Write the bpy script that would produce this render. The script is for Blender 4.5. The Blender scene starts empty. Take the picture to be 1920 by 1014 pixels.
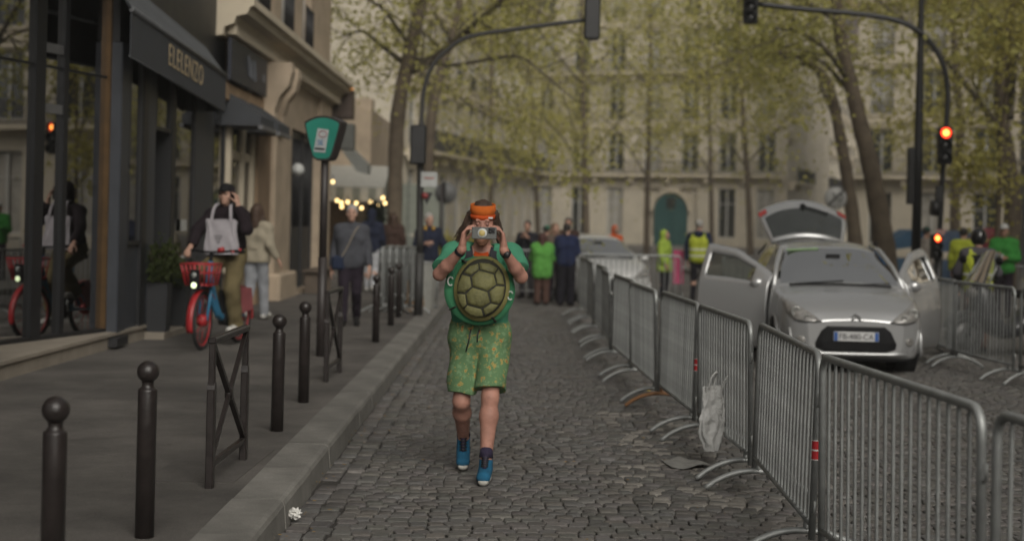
import bpy, bmesh, math, random
import numpy as np
from mathutils import Vector, Matrix, noise
from mathutils.bvhtree import BVHTree

# ------------------------------------------------------------------ camera, sky, sun, exposure
SC = bpy.context.scene
COL = SC.collection
RAD = math.radians
EYE, FPX, HOR, ROLL = 1.70, 2800.0, 412.0, RAD(1.3)     # eye height, focal length and horizon in photo pixels
cd = bpy.data.cameras.new('camera')
cam = bpy.data.objects.new('camera', cd)
COL.objects.link(cam)
cd.sensor_width = 36.0
cd.lens = FPX / 1920 * 36
cd.shift_y = -(507 - HOR) / 1920
cd.clip_start, cd.clip_end = 0.1, 2000
cd.dof.use_dof = True
cd.dof.focus_distance = 8.6
cd.dof.aperture_fstop = 1.6
cam.matrix_world = Matrix.Translation((0, 0, EYE)) @ Matrix.Rotation(RAD(90), 4, 'X') @ Matrix.Rotation(ROLL, 4, 'Z')
SC.camera = cam

SUN_EL, SUN_AZ = RAD(35), RAD(162)      # soft light from behind the camera
w = bpy.data.worlds.new('World')
SC.world = w
w.use_nodes = True
nt = w.node_tree
bg = nt.nodes['Background']
sky = nt.nodes.new('ShaderNodeTexSky')
sky.sky_type = 'NISHITA'
sky.sun_disc = False
sky.sun_elevation = SUN_EL
sky.sun_rotation = SUN_AZ
sky.air_density, sky.dust_density = 1.0, 4.0
hs = nt.nodes.new('ShaderNodeHueSaturation')
hs.inputs['Saturation'].default_value = 0.12
nt.links.new(sky.outputs[0], hs.inputs['Color'])
wt = nt.nodes.new('ShaderNodeMix')          # overcast, seen with a warm white balance
wt.data_type, wt.blend_type = 'RGBA', 'MULTIPLY'
wt.inputs[0].default_value = 1.0
wt.inputs[7].default_value = (1.0, .985, .935, 1)
nt.links.new(hs.outputs[0], wt.inputs[6])
nt.links.new(wt.outputs[2], bg.inputs[0])
bg.inputs[1].default_value = 0.11
sl = bpy.data.lights.new('sun', 'SUN')
sl.energy, sl.angle, sl.color = 2.5, RAD(40), (1.0, 0.95, 0.87)
so = bpy.data.objects.new('sun', sl)
COL.objects.link(so)
sdir = Vector((math.sin(SUN_AZ) * math.cos(SUN_EL), math.cos(SUN_AZ) * math.cos(SUN_EL), math.sin(SUN_EL)))
so.rotation_euler = sdir.to_track_quat('Z', 'Y').to_euler()
SC.view_settings.view_transform = 'Standard'
SC.view_settings.look = 'None'
SC.view_settings.exposure = -0.44
SC.view_settings.gamma = 1.0
SC.render.engine = 'CYCLES'
SC.cycles.max_bounces = 6
SC.cycles.diffuse_bounces = 3
SC.cycles.glossy_bounces = 3
SC.cycles.transmission_bounces = 4
SC.cycles.transparent_max_bounces = 8
SC.cycles.caustics_reflective = SC.cycles.caustics_refractive = False
SC.cycles.use_denoising = True

rng = random.Random(7)
nrg = np.random.default_rng(7)
CR, SR = math.cos(ROLL), math.sin(ROLL)

def P(px, py, d):
    "world point at depth d that the photograph shows at pixel (px, py)"
    u, v = (px - 960) / FPX, (HOR - py) / FPX
    return Vector((d * (u * CR - v * SR), d, EYE + d * (u * SR + v * CR)))

def G(px, py, z=0.0):
    "world point on the level z that the photograph shows at pixel (px, py)"
    u, v = (px - 960) / FPX, (HOR - py) / FPX
    return P(px, py, (z - EYE) / (u * SR + v * CR))

# ------------------------------------------------------------------ materials
MATS = {}
def M(name, col=(.5, .5, .5), rough=.6, metal=0., var=.2, scale=6., bump=0., bscale=40., spec=.5, col2=None, attr=None,
      emit=None, estr=0., coat=0., detail=5., coords='Object', rv=.08, ov=0.):
    if name in MATS:
        return MATS[name]
    m = bpy.data.materials.new(name)
    m.use_nodes = True
    MATS[name] = m
    t = m.node_tree
    b = t.nodes['Principled BSDF']
    b.inputs['Roughness'].default_value = rough
    b.inputs['Metallic'].default_value = metal
    b.inputs['Specular IOR Level'].default_value = spec
    b.inputs['Coat Weight'].default_value = coat
    c = (*col, 1)
    tc = t.nodes.new('ShaderNodeTexCoord')
    nz = t.nodes.new('ShaderNodeTexNoise')
    nz.inputs['Scale'].default_value = scale
    nz.inputs['Detail'].default_value = detail
    nz.inputs['Roughness'].default_value = .62
    t.links.new(tc.outputs[coords], nz.inputs['Vector'])
    rp = t.nodes.new('ShaderNodeValToRGB')
    lo = col2 if col2 else tuple(x * (1 - var) for x in col)
    hi = col if col2 else tuple(min(1, x * (1 + var)) for x in col)
    rp.color_ramp.elements[0].color = (*lo, 1)
    rp.color_ramp.elements[1].color = (*hi, 1)
    rp.color_ramp.elements[0].position, rp.color_ramp.elements[1].position = .3, .7
    t.links.new(nz.outputs[0], rp.inputs[0])
    out = rp.outputs[0]
    if attr:
        at = t.nodes.new('ShaderNodeAttribute')
        at.attribute_name = attr
        mx = t.nodes.new('ShaderNodeMix')
        mx.data_type, mx.blend_type = 'RGBA', 'MULTIPLY'
        mx.inputs[0].default_value = 1
        t.links.new(out, mx.inputs[6])
        t.links.new(at.outputs['Color'], mx.inputs[7])
        out = mx.outputs[2]
    if ov:
        oi = t.nodes.new('ShaderNodeObjectInfo'); m2 = t.nodes.new('ShaderNodeMapRange'); m2.inputs[3].default_value = 1 - ov; m2.inputs[4].default_value = 1 + ov
        t.links.new(oi.outputs['Random'], m2.inputs[0]); mx = t.nodes.new('ShaderNodeMix'); mx.data_type, mx.blend_type = 'RGBA', 'MULTIPLY'; mx.inputs[0].default_value = 1
        t.links.new(out, mx.inputs[6]); t.links.new(m2.outputs[0], mx.inputs[7]); out = mx.outputs[2]
    t.links.new(out, b.inputs['Base Color'])
    if bump:
        n2 = t.nodes.new('ShaderNodeTexNoise')
        n2.inputs['Scale'].default_value = bscale
        n2.inputs['Detail'].default_value = 6
        t.links.new(tc.outputs[coords], n2.inputs['Vector'])
        bp = t.nodes.new('ShaderNodeBump')
        bp.inputs['Strength'].default_value = bump
        bp.inputs['Distance'].default_value = .02
        t.links.new(n2.outputs[0], bp.inputs['Height'])
        t.links.new(bp.outputs[0], b.inputs['Normal'])
    # slight gloss variation
    mr = t.nodes.new('ShaderNodeMapRange')
    mr.inputs[3].default_value = max(0, rough - rv)
    mr.inputs[4].default_value = min(1, rough + rv)
    t.links.new(nz.outputs[0], mr.inputs[0])
    t.links.new(mr.outputs[0], b.inputs['Roughness'])
    if emit:
        b.inputs['Emission Color'].default_value = (*emit, 1)
        b.inputs['Emission Strength'].default_value = estr
    return m

def glass(name, tint=(.6, .62, .6), ior=1.7, rough=.0, wav=0.0, ws=1.0):
    if name in MATS:
        return MATS[name]
    m = bpy.data.materials.new(name)
    m.use_nodes = True
    MATS[name] = m
    t = m.node_tree
    t.nodes.remove(t.nodes['Principled BSDF'])
    o = t.nodes['Material Output']
    tr = t.nodes.new('ShaderNodeBsdfTransparent')
    tr.inputs[0].default_value = (*tint, 1)
    gl = t.nodes.new('ShaderNodeBsdfGlossy')
    gl.inputs['Roughness'].default_value = rough
    fr = t.nodes.new('ShaderNodeFresnel')
    fr.inputs[0].default_value = ior
    mx = t.nodes.new('ShaderNodeMixShader')
    t.links.new(fr.outputs[0], mx.inputs[0])
    t.links.new(tr.outputs[0], mx.inputs[1])
    t.links.new(gl.outputs[0], mx.inputs[2])
    t.links.new(mx.outputs[0], o.inputs[0])
    if wav:
        n2 = t.nodes.new('ShaderNodeTexNoise')
        n2.inputs['Scale'].default_value = ws
        tc = t.nodes.new('ShaderNodeTexCoord')
        t.links.new(tc.outputs['Object'], n2.inputs['Vector'])
        bp = t.nodes.new('ShaderNodeBump')
        bp.inputs['Strength'].default_value = wav
        bp.inputs['Distance'].default_value = .02
        t.links.new(n2.outputs[0], bp.inputs['Height'])
        t.links.new(bp.outputs[0], gl.inputs['Normal'])
    return m

# ------------------------------------------------------------------ object helpers
def tag(o, label=None, cat=None, group=None, kind=None):
    if label: o['label'] = label
    if cat: o['category'] = cat
    if group: o['group'] = group
    if kind: o['kind'] = kind
    return o

def empty(name, loc=(0, 0, 0), rz=0., label=None, cat=None, group=None, kind=None):
    o = bpy.data.objects.new(name, None)
    o.empty_display_size = .1
    COL.objects.link(o)
    o.location = loc
    o.rotation_euler = (0, 0, rz)
    return tag(o, label, cat, group, kind)

def link(name, me, mat=None, parent=None, loc=None, rot=None):
    o = bpy.data.objects.new(name, me)
    COL.objects.link(o)
    if mat is not None and not me.materials:
        me.materials.append(mat)
    if parent is not None: o.parent = parent
    if loc is not None: o.location = loc
    if rot is not None: o.rotation_euler = rot
    return o

def copy_tree(o, parent=None):
    c = o.copy()
    COL.objects.link(c)
    c.parent = parent
    for ch in list(KIDS.get(o.name, [])) or [x for x in o.children]:
        copy_tree(ch, c)
    return c
KIDS = {}

class MB:
    "collects shapes into one mesh"
    def __init__(s):
        s.v, s.f, s.sm = [], [], []
    def add(s, vs, fs, smooth=False):
        n = len(s.v)
        s.v += [tuple(x) for x in vs]
        s.f += [tuple(i + n for i in q) for q in fs]
        s.sm += [smooth] * len(fs)
        return s
    def box(s, x0, x1, y0, y1, z0, z1):
        vs = [(x, y, z) for z in (z0, z1) for y in (y0, y1) for x in (x0, x1)]
        return s.add(vs, [(0, 2, 3, 1), (4, 5, 7, 6), (0, 1, 5, 4), (2, 6, 7, 3), (0, 4, 6, 2), (1, 3, 7, 5)])
    def bbox(s, x0, x1, y0, y1, z0, z1, b=.01):
        "box with chamfered edges"
        vs, idx = [], {}
        X, Y, Z = (x0, x1), (y0, y1), (z0, z1)
        for i in (0, 1):
            for j in (0, 1):
                for k in (0, 1):
                    for a in range(3):
                        p = [X[i], Y[j], Z[k]]
                        sg = (1 - 2 * i, 1 - 2 * j, 1 - 2 * k)
                        for q in range(3):
                            if q != a: p[q] += sg[q] * b
                        idx[i, j, k, a] = len(vs)
                        vs.append(p)
        fs = []
        for a in range(3):
            o = [q for q in range(3) if q != a]
            for e in (0, 1):
                def key(u, v):
                    t = [0, 0, 0]; t[a] = e; t[o[0]] = u; t[o[1]] = v
                    return idx[t[0], t[1], t[2], a]
                q = [key(0, 0), key(1, 0), key(1, 1), key(0, 1)]
                fs.append(q if (e == 1) == (a != 1) else q[::-1])
        for a in range(3):            # edges along axis a
            o = [q for q in range(3) if q != a]
            for u in (0, 1):
                for v in (0, 1):
                    def key(e, f):
                        t = [0, 0, 0]; t[a] = e; t[o[0]] = u; t[o[1]] = v
                        return idx[t[0], t[1], t[2], f]
                    fs.append([key(0, o[0]), key(1, o[0]), key(1, o[1]), key(0, o[1])])
        for i in (0, 1):
            for j in (0, 1):
                for k in (0, 1):
                    fs.append([idx[i, j, k, 0], idx[i, j, k, 1], idx[i, j, k, 2]])
        return s.add(vs, fs)
    def tube(s, pts, r, n=8, cap=True, closed=False):
        pts = [Vector(p) for p in pts]
        m = len(pts)
        rs = r if isinstance(r, (list, tuple)) else [r] * m
        up = None
        rings = []
        for i, p in enumerate(pts):
            a = pts[(i - 1) % m] if (closed or i) else p
            b = pts[(i + 1) % m] if (closed or i < m - 1) else p
            t = (b - a)
            t = t.normalized() if t.length > 1e-9 else Vector((0, 0, 1))
            if up is None:
                up = t.orthogonal().normalized()
            up = (up - t * up.dot(t))
            up = up.normalized() if up.length > 1e-6 else t.orthogonal().normalized()
            e = t.cross(up)
            rings.append([p + (up * math.cos(k * 2 * math.pi / n) + e * math.sin(k * 2 * math.pi / n)) * rs[i] for k in range(n)])
        vs = [q for ring in rings for q in ring]
        fs = []
        for i in range(m if closed else m - 1):
            j = (i + 1) % m
            for k in range(n):
                fs.append((i * n + k, i * n + (k + 1) % n, j * n + (k + 1) % n, j * n + k))
        s.add(vs, fs, True)
        if cap and not closed:
            s.f.append(tuple(len(s.v) - m * n + k for k in range(n))[::-1]); s.sm.append(False)
            s.f.append(tuple(len(s.v) - n + k for k in range(n))); s.sm.append(False)
        return s
    def lathe(s, prof, c=(0, 0, 0), n=20, axis='z', smooth=True, sx=1., sy=1.):
        vs = []
        for r, z in prof:
            for k in range(n):
                a = 2 * math.pi * k / n
                x, y = r * math.cos(a) * sx, r * math.sin(a) * sy
                q = (x, y, z) if axis == 'z' else ((z, x, y) if axis == 'x' else (x, z, y))
                vs.append((q[0] + c[0], q[1] + c[1], q[2] + c[2]))
        fs = []
        for i in range(len(prof) - 1):
            for k in range(n):
                fs.append((i * n + k, i * n + (k + 1) % n, (i + 1) * n + (k + 1) % n, (i + 1) * n + k))
        return s.add(vs, fs, smooth)
    def ball(s, c, r, n=14, m=8):
        rx, ry, rz = r if isinstance(r, (list, tuple)) else (r, r, r)
        prof = [(math.sin(math.pi * i / m), -math.cos(math.pi * i / m)) for i in range(m + 1)]
        vs = [(c[0] + rx * q * math.cos(2 * math.pi * k / n), c[1] + ry * q * math.sin(2 * math.pi * k / n), c[2] + rz * z) for q, z in prof for k in range(n)]
        fs = [(i * n + k, i * n + (k + 1) % n, (i + 1) * n + (k + 1) % n, (i + 1) * n + k) for i in range(m) for k in range(n)]
        return s.add(vs, fs, True)
    def prism(s, pts, ext):
        "polygon pts (3d) extruded by vector ext"
        n = len(pts)
        e = Vector(ext)
        vs = [Vector(p) for p in pts] + [Vector(p) + e for p in pts]
        fs = [tuple(range(n))[::-1], tuple(range(n, 2 * n))] + [(i, (i + 1) % n, n + (i + 1) % n, n + i) for i in range(n)]
        return s.add(vs, fs)
    def beam(s, a, b, w, h, up=(0, 0, 1)):
        "rectangular bar from a to b, w wide and h high"
        a, b = Vector(a), Vector(b)
        t = (b - a).normalized()
        x = t.cross(Vector(up))
        x = x.normalized() if x.length > 1e-6 else t.orthogonal().normalized()
        z = x.cross(t)
        vs = [p + x * (i * w / 2) + z * (j * h / 2) for p in (a, b) for (i, j) in ((-1, -1), (1, -1), (1, 1), (-1, 1))]
        return s.add(vs, [(0, 1, 2, 3)[::-1], (4, 5, 6, 7), (0, 1, 5, 4), (1, 2, 6, 5), (2, 3, 7, 6), (3, 0, 4, 7)])
    def quad(s, a, b, c, d):
        return s.add([a, b, c, d], [(0, 1, 2, 3)])
    def sheet(s, fn, nu, nv, smooth=True):
        vs = [fn(i / nu, j / nv) for j in range(nv + 1) for i in range(nu + 1)]
        k = nu + 1
        fs = [(j * k + i, j * k + i + 1, (j + 1) * k + i + 1, (j + 1) * k + i) for j in range(nv) for i in range(nu)]
        return s.add(vs, fs, smooth)
    def mesh(s, name):
        me = bpy.data.meshes.new(name)
        me.from_pydata(s.v, [], s.f)
        me.polygons.foreach_set('use_smooth', s.sm)
        return me
    def build(s, name, mat, parent=None, loc=None, rot=None, fix=True):
        me = s.mesh(name)
        if fix:
            bm = bmesh.new(); bm.from_mesh(me)
            bmesh.ops.recalc_face_normals(bm, faces=bm.faces)
            bm.to_mesh(me); bm.free()
        return link(name, me, mat, parent, loc, rot)

def arr_mesh(name, verts, faces, smooth=True):
    "mesh from numpy arrays, faces all of one size"
    me = bpy.data.meshes.new(name)
    k = faces.shape[1]
    me.vertices.add(len(verts)); me.vertices.foreach_set('co', np.ascontiguousarray(verts, np.float32).ravel())
    me.loops.add(faces.size); me.loops.foreach_set('vertex_index', np.ascontiguousarray(faces, np.int32).ravel())
    me.polygons.add(len(faces))
    me.polygons.foreach_set('loop_start', np.arange(0, faces.size, k, dtype=np.int32))
    me.polygons.foreach_set('use_smooth', np.full(len(faces), smooth))
    me.update(calc_edges=True)
    return me

def arc(cx, cz, r, a0, a1, n):
    return [(cx + r * math.cos(RAD(a0 + (a1 - a0) * i / n)), cz + r * math.sin(RAD(a0 + (a1 - a0) * i / n))) for i in range(n + 1)]

def spline(pts, n=6):
    "Catmull-Rom through pts"
    p = [Vector(q) for q in pts]
    p = [p[0] * 2 - p[1]] + p + [p[-1] * 2 - p[-2]]
    out = []
    for i in range(1, len(p) - 2):
        for j in range(n):
            t = j / n
            a, b, c, d = p[i - 1], p[i], p[i + 1], p[i + 2]
            out.append(.5 * ((2 * b) + (c - a) * t + (2 * a - 5 * b + 4 * c - d) * t * t + (3 * b - a - 3 * c + d) * t ** 3))
    out.append(p[-2])
    return out

def text_mesh(txt, size, depth=.002, name='lettering', space=1.):
    "lettering as a mesh in the XZ plane, centred, reading along +X, facing -Y"
    cu = bpy.data.curves.new(name, 'FONT')
    cu.body, cu.size, cu.extrude = txt, size, depth
    cu.space_character = space
    cu.align_x, cu.align_y = 'CENTER', 'CENTER'
    o = bpy.data.objects.new(name, cu)
    COL.objects.link(o)
    dg = bpy.context.evaluated_depsgraph_get()
    me = bpy.data.meshes.new_from_object(o.evaluated_get(dg))
    bpy.data.objects.remove(o)
    me.transform(Matrix.Rotation(RAD(90), 4, 'X'))
    me.name = name
    return me
# ------------------------------------------------------------------ ground, road, kerb, pavement
KX = -1.21            # road face of the kerb
PAVE = .14
m_joint = M('joint_sand', (.034, .030, .026), .95, var=.4, scale=20, bump=.4)
m_far = M('far_cobbles', (.125, .115, .105), .85, var=.35, scale=7, bump=.8, bscale=9)
g = MB(); g.quad((-600, -30, -.06), (600, -30, -.06), (600, 900, -.06), (-600, 900, -.06))
tag(g.build('ground', m_joint), kind='structure')
road = empty('road', (0, 0, 0), kind='structure')
g = MB(); g.quad((KX - .05, 3, -.022), (60, 3, -.022), (60, 40, -.022), (KX - .05, 40, -.022)); g.build('joint_bed', m_joint, road)
g = MB(); g.quad((-80, 40, -.012), (90, 40, -.012), (90, 140, -.012), (-80, 140, -.012)); g.build('far_surface', m_far, road)
g = MB(); g.quad((10.5, 3, -.008), (60, 3, -.008), (60, 40, -.008), (10.5, 40, -.008)); g.build('side_surface', m_far, road)

m_stone = M('cobble_granite', (.118, .113, .107), .75, var=.22, scale=30, bump=.5, bscale=120, attr='tint', spec=.35)
def stone_geo(cx, cy, a, b, rot, z, r):
    "one worn block: irregular rounded top, chamfer and sides"
    top, mid, low = [], [], []
    ca, sa = math.cos(rot), math.sin(rot)
    jit = [(r.uniform(-.11, .11), r.uniform(-.14, .14)) for _ in range(4)]
    base = [(-1, -1), (1, -1), (1, 1), (-1, 1)]
    tx, ty = r.uniform(-.03, .03), r.uniform(-.03, .03)
    for i, (u, v) in enumerate(base):
        nu, nv = base[(i + 1) % 4]
        for t in (.10, .90):
            x = (u + jit[i][0]) * (1 - t) + (nu + jit[(i + 1) % 4][0]) * t
            y = (v + jit[i][1]) * (1 - t) + (nv + jit[(i + 1) % 4][1]) * t
            for lst, k, dz in ((top, .86, 0.), (mid, .98, -.005), (low, 1.0, -.030)):
                px, py = x * a * k, y * b * k
                lst.append((cx + px * ca - py * sa, cy + px * sa + py * ca, z + dz + (tx * px + ty * py if dz > -.02 else 0)))
    vs = top + mid + low
    fs = [tuple(range(8))]
    for o in (0, 8):
        fs += [(o + 8 + i, o + 8 + (i + 1) % 8, o + (i + 1) % 8, o + i) for i in range(8)]
    return vs, fs

def tint_of(x, y, r):
    v = r.gauss(1.0, .13)
    v = max(.6, min(1.5, v))
    c = [v * (1 + r.uniform(-.03, .05)), v, v * (1 + r.uniform(-.06, .03))]
    if r.random() < .05: c = [k * 1.3 for k in c]
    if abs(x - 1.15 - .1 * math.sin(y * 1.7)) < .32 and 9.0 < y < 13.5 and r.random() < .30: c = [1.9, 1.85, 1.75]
    return c

def set_tint(me, cols_per_vert):
    at = me.color_attributes.new('tint', 'FLOAT_COLOR', 'POINT')
    at.data.foreach_set('color', np.asarray(cols_per_vert, np.float32).ravel())

r = random.Random(3)
stones = []
row, y = 0, 6.4
while y < 40:
    far = y > 24
    pitch = (.098 if not far else .15) * r.uniform(.93, 1.07)
    x = KX + .265 + r.uniform(-.02, .02)
    xmax = 10.6
    while x < xmax:
        wd = r.uniform(.082, .130) * (1 if not far else 1.5)
        cx = x + wd / 2
        arcs = .085 * math.sin(cx * 1.9 + .35 * math.sin(y * .8)) + .03 * math.sin(cx * 4.7 + y)
        slope = .085 * 1.9 * math.cos(cx * 1.9 + .35 * math.sin(y * .8)) + .03 * 4.7 * math.cos(cx * 4.7 + y)
        edge = min(1, (cx - KX - .2) / .8); arcs *= edge; slope *= edge
        gap = r.uniform(.003, .010)
        if not (y > 26 and cx > 8):
            stones.append((cx, y + arcs + r.uniform(-.012, .012), wd / 2 - gap / 2, pitch / 2 - gap / 2 * .8, math.atan(slope) + r.uniform(-.06, .06), r.gauss(0, .0025)))
        x += wd
    y += pitch
# gutter courses along the kerb
for k in range(2):
    y = 6.0
    while y < 40:
        ln = r.uniform(.10, .19)
        stones.append((KX + .072 + k * .125 + r.gauss(0, .006), y + ln / 2, .058, ln / 2 - .004, r.uniform(-.06, .06), -.012 + .006 * k + r.gauss(0, .004)))
        y += ln
def in_view(s):
    u = s[0] / s[1]
    return abs(u) < .35 and s[1] > 7.75
order = sorted(range(len(stones)), key=lambda i: (0 if in_view(stones[i]) else 1, stones[i][1] - 8 * min(.012, stones[i][2] * stones[i][3])))
near = set(order[:300])
V, F4, F8, T = [], [], [], []
for i, s_ in enumerate(stones):
    vs, fs = stone_geo(*s_, r)
    t = tint_of(s_[0], s_[1], r)
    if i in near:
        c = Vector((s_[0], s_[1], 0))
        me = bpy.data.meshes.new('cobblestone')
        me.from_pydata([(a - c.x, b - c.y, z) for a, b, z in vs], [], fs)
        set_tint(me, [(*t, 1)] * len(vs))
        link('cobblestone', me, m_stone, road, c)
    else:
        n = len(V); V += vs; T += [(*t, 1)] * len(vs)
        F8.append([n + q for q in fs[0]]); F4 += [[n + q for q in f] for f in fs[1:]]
me = bpy.data.meshes.new('cobblestones')
nv, n4, n8 = len(V), len(F4), len(F8)
me.vertices.add(nv); me.vertices.foreach_set('co', np.array(V, np.float32).ravel())
me.loops.add(n4 * 4 + n8 * 8)
me.loops.foreach_set('vertex_index', np.concatenate([np.array(F4, np.int32).ravel(), np.array(F8, np.int32).ravel()]))
me.polygons.add(n4 + n8)
me.polygons.foreach_set('loop_start', np.concatenate([np.arange(n4) * 4, n4 * 4 + np.arange(n8) * 8]).astype(np.int32))
me.update(calc_edges=True)
set_tint(me, T)
tag(link('cobblestones', me, m_stone, road), kind='stuff')

m_kerb = M('kerb_granite', (.178, .170, .156), .8, var=.22, scale=3.5, bump=.35, bscale=90, attr='tint')
kerb = empty('kerb', (KX, 0, 0), kind='structure')
y = 4.2; i = 0
while y < 62:
    ln = r.uniform(.85, 1.1)
    prof = [(-.285, -.05), (-.285, PAVE + .003), (-.035, PAVE + .003), (-.012, PAVE - .008), (0., PAVE - .03), (.012, -.05)]
    b = MB(); dz = r.gauss(0, .002); dx = r.gauss(0, .003)
    b.prism([(x + dx, .003, z + dz) for x, z in prof], (0, ln - .006, 0))
    o = b.build('kerb_stone', m_kerb, kerb, (0, y, 0))
    v = r.gauss(1, .07); set_tint(o.data, [(v, v, v * .99, 1)] * len(o.data.vertices))
    y += ln
m_asph = M('pavement_asphalt', (.112, .102, .092), .92, var=.24, scale=1.1, bump=.7, bscale=260, detail=9)
def weather(m, fine=240., amt=.35, spots=True):
    "aggregate speckle, gum spots and broad stains over a base colour"
    t = m.node_tree; b = t.nodes['Principled BSDF']; src = b.inputs['Base Color'].links[0].from_socket
    tc = t.nodes.new('ShaderNodeTexCoord')
    def mul(src, tex_out, lo, hi, p0, p1):
        r_ = t.nodes.new('ShaderNodeMapRange'); r_.inputs[1].default_value, r_.inputs[2].default_value, r_.inputs[3].default_value, r_.inputs[4].default_value = p0, p1, lo, hi
        t.links.new(tex_out, r_.inputs[0]); mx = t.nodes.new('ShaderNodeMix'); mx.data_type, mx.blend_type = 'RGBA', 'MULTIPLY'; mx.inputs[0].default_value = 1
        t.links.new(src, mx.inputs[6]); t.links.new(r_.outputs[0], mx.inputs[7]); return mx.outputs[2]
    n1 = t.nodes.new('ShaderNodeTexNoise'); n1.inputs['Scale'].default_value = fine; n1.inputs['Detail'].default_value = 2; t.links.new(tc.outputs['Object'], n1.inputs[0])
    src = mul(src, n1.outputs[0], 1 - amt, 1 + amt, .3, .7)
    n2 = t.nodes.new('ShaderNodeTexNoise'); n2.inputs['Scale'].default_value = .55; n2.inputs['Detail'].default_value = 7; n2.inputs['Roughness'].default_value = .7; t.links.new(tc.outputs['Object'], n2.inputs[0])
    src = mul(src, n2.outputs[0], .74, 1.24, .35, .65)
    if spots:
        v = t.nodes.new('ShaderNodeTexVoronoi'); v.inputs['Scale'].default_value = 2.6; v.inputs['Randomness'].default_value = 1; t.links.new(tc.outputs['Object'], v.inputs[0]); src = mul(src, v.outputs['Distance'], .62, 1., .035, .05)
        v = t.nodes.new('ShaderNodeTexVoronoi'); v.inputs['Scale'].default_value = 3.7; t.links.new(tc.outputs['Object'], v.inputs[0]); src = mul(src, v.outputs['Distance'], 1.35, 1., .025, .04)
    t.links.new(src, b.inputs['Base Color'])
weather(m_asph); weather(m_kerb, 160., .22, False)
pave = empty('pavement', (0, 0, 0), kind='structure')
g = MB(); g.quad((-14, -10, PAVE), (KX - .284, -10, PAVE), (KX - .284, 37.6, PAVE), (-14, 37.6, PAVE)); g.build('asphalt', m_asph, pave)
m_asph2 = M('asphalt_patch', (.098, .089, .081), .92, var=.22, scale=2.3, bump=.7, bscale=260, detail=9); weather(m_asph2)
m_seam = M('asphalt_seam', (.070, .062, .055), .95, var=.4, scale=30)
def ribbon(pts, wd, z):
    b = MB(); p = spline(pts, 6)
    for a, c in zip(p[:-1], p[1:]):
        t = (c - a).normalized(); nn = Vector((-t.y, t.x, 0)) * wd / 2
        b.quad((a + nn).to_tuple()[:2] + (z,), (a - nn).to_tuple()[:2] + (z,), (c - nn).to_tuple()[:2] + (z,), (c + nn).to_tuple()[:2] + (z,))
    return b
for x0, x1, y0, y1 in ((-3.6, -2.3, 12.3, 13.6), (-2.1, -1.58, 8.6, 9.9), (-4.1, -3.1, 20.2, 22.0), (-2.6, -1.58, 17.0, 17.5)):
    b = MB(); b.prism([(x0, y0, PAVE - .01), (x1, y0 + .05, PAVE - .01), (x1 + .04, y1, PAVE - .01), (x0 + .02, y1 - .04, PAVE - .01)], (0, 0, .014))
    b.build('asphalt_patch', m_asph2, pave)
for pts in ([(-3.9, 9.6, 0), (-2.6, 10.3, 0), (-1.56, 10.7, 0)], [(-4.4, 13.9, 0), (-3.3, 14.2, 0), (-2.2, 14.9, 0), (-1.56, 15.0, 0)], 
            [(-4.4, 17.8, 0), (-3.2, 18.1, 0), (-1.56, 18.0, 0)]):
    ribbon(pts, .007, PAVE + .005).build('seam', m_seam, pave, fix=False)
# crossing and far pavements
side = MB(); side.box(6.05, 30, 23.5, 60, -.05, .13); tag(side.build('far_pavement', M('far_paving', (.155, .145, .13), .85, var=.2, scale=2.0, bump=.3)), kind='structure')
side = MB(); side.box(-30, KX - .1, 41.5, 70, -.05, .13); tag(side.build('corner_pavement', MATS['far_paving']), kind='structure')
side = MB(); side.box(-60, 80, 100, 140, -.05, .12); tag(side.build('square_pavement', MATS['far_paving']), kind='structure')
# fallen bits in the gutter
lb = MB()
for k in range(260):
    yy = r.uniform(7.5, 24); xx = KX + abs(r.gauss(.05, .09)) if r.random() < .7 else r.uniform(KX, 1.7)
    sz = r.uniform(.008, .02); a = r.uniform(0, 6.28)
    c, s_ = math.cos(a) * sz, math.sin(a) * sz
    zz = .010
    lb.add([(xx + c, yy + s_, zz), (xx - s_ * .5, yy + c * .5, zz + .004), (xx - c, yy - s_, zz + .002), (xx + s_ * .5, yy - c * .5, zz)], [(0, 1, 2, 3)])
tag(lb.build('leaf_litter', M('dry_litter', (.20, .13, .05), .9, var=.6, scale=9, coords='Object'), fix=False), 'small dry brown leaf bits scattered along the kerb gutter', 'leaf litter', kind='stuff')
# ------------------------------------------------------------------ trees
m_bark = M('plane_bark', (.135, .105, .072), .9, var=.35, scale=3.2, bump=.6, bscale=18, col2=(.062, .046, .032))
m_bark2 = M('branch_bark', (.085, .070, .048), .9, var=.3, scale=4, bump=.4, bscale=20)
def leaf_mat(nm, c, c2):
    m = M(nm, c, .6, col2=c2, scale=.9, spec=.25)
    b = m.node_tree.nodes['Principled BSDF']
    # light passes through young leaves
    t = m.node_tree
    tl_ = t.nodes.new('ShaderNodeBsdfTranslucent'); mx = t.nodes.new('ShaderNodeMixShader'); mx.inputs[0].default_value = .5
    src = b.inputs['Base Color'].links[0].from_socket
    t.links.new(src, tl_.inputs[0]); t.links.new(b.outputs[0], mx.inputs[1]); t.links.new(tl_.outputs[0], mx.inputs[2])
    t.links.new(mx.outputs[0], t.nodes['Material Output'].inputs[0])
    return m
LEAF = [leaf_mat('young_leaf', (.54, .49, .16), (.40, .37, .115)), leaf_mat('fresh_leaf', (.47, .44, .14), (.33, .32, .10)), leaf_mat('pale_leaf', (.55, .50, .21), (.43, .39, .155))]
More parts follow.
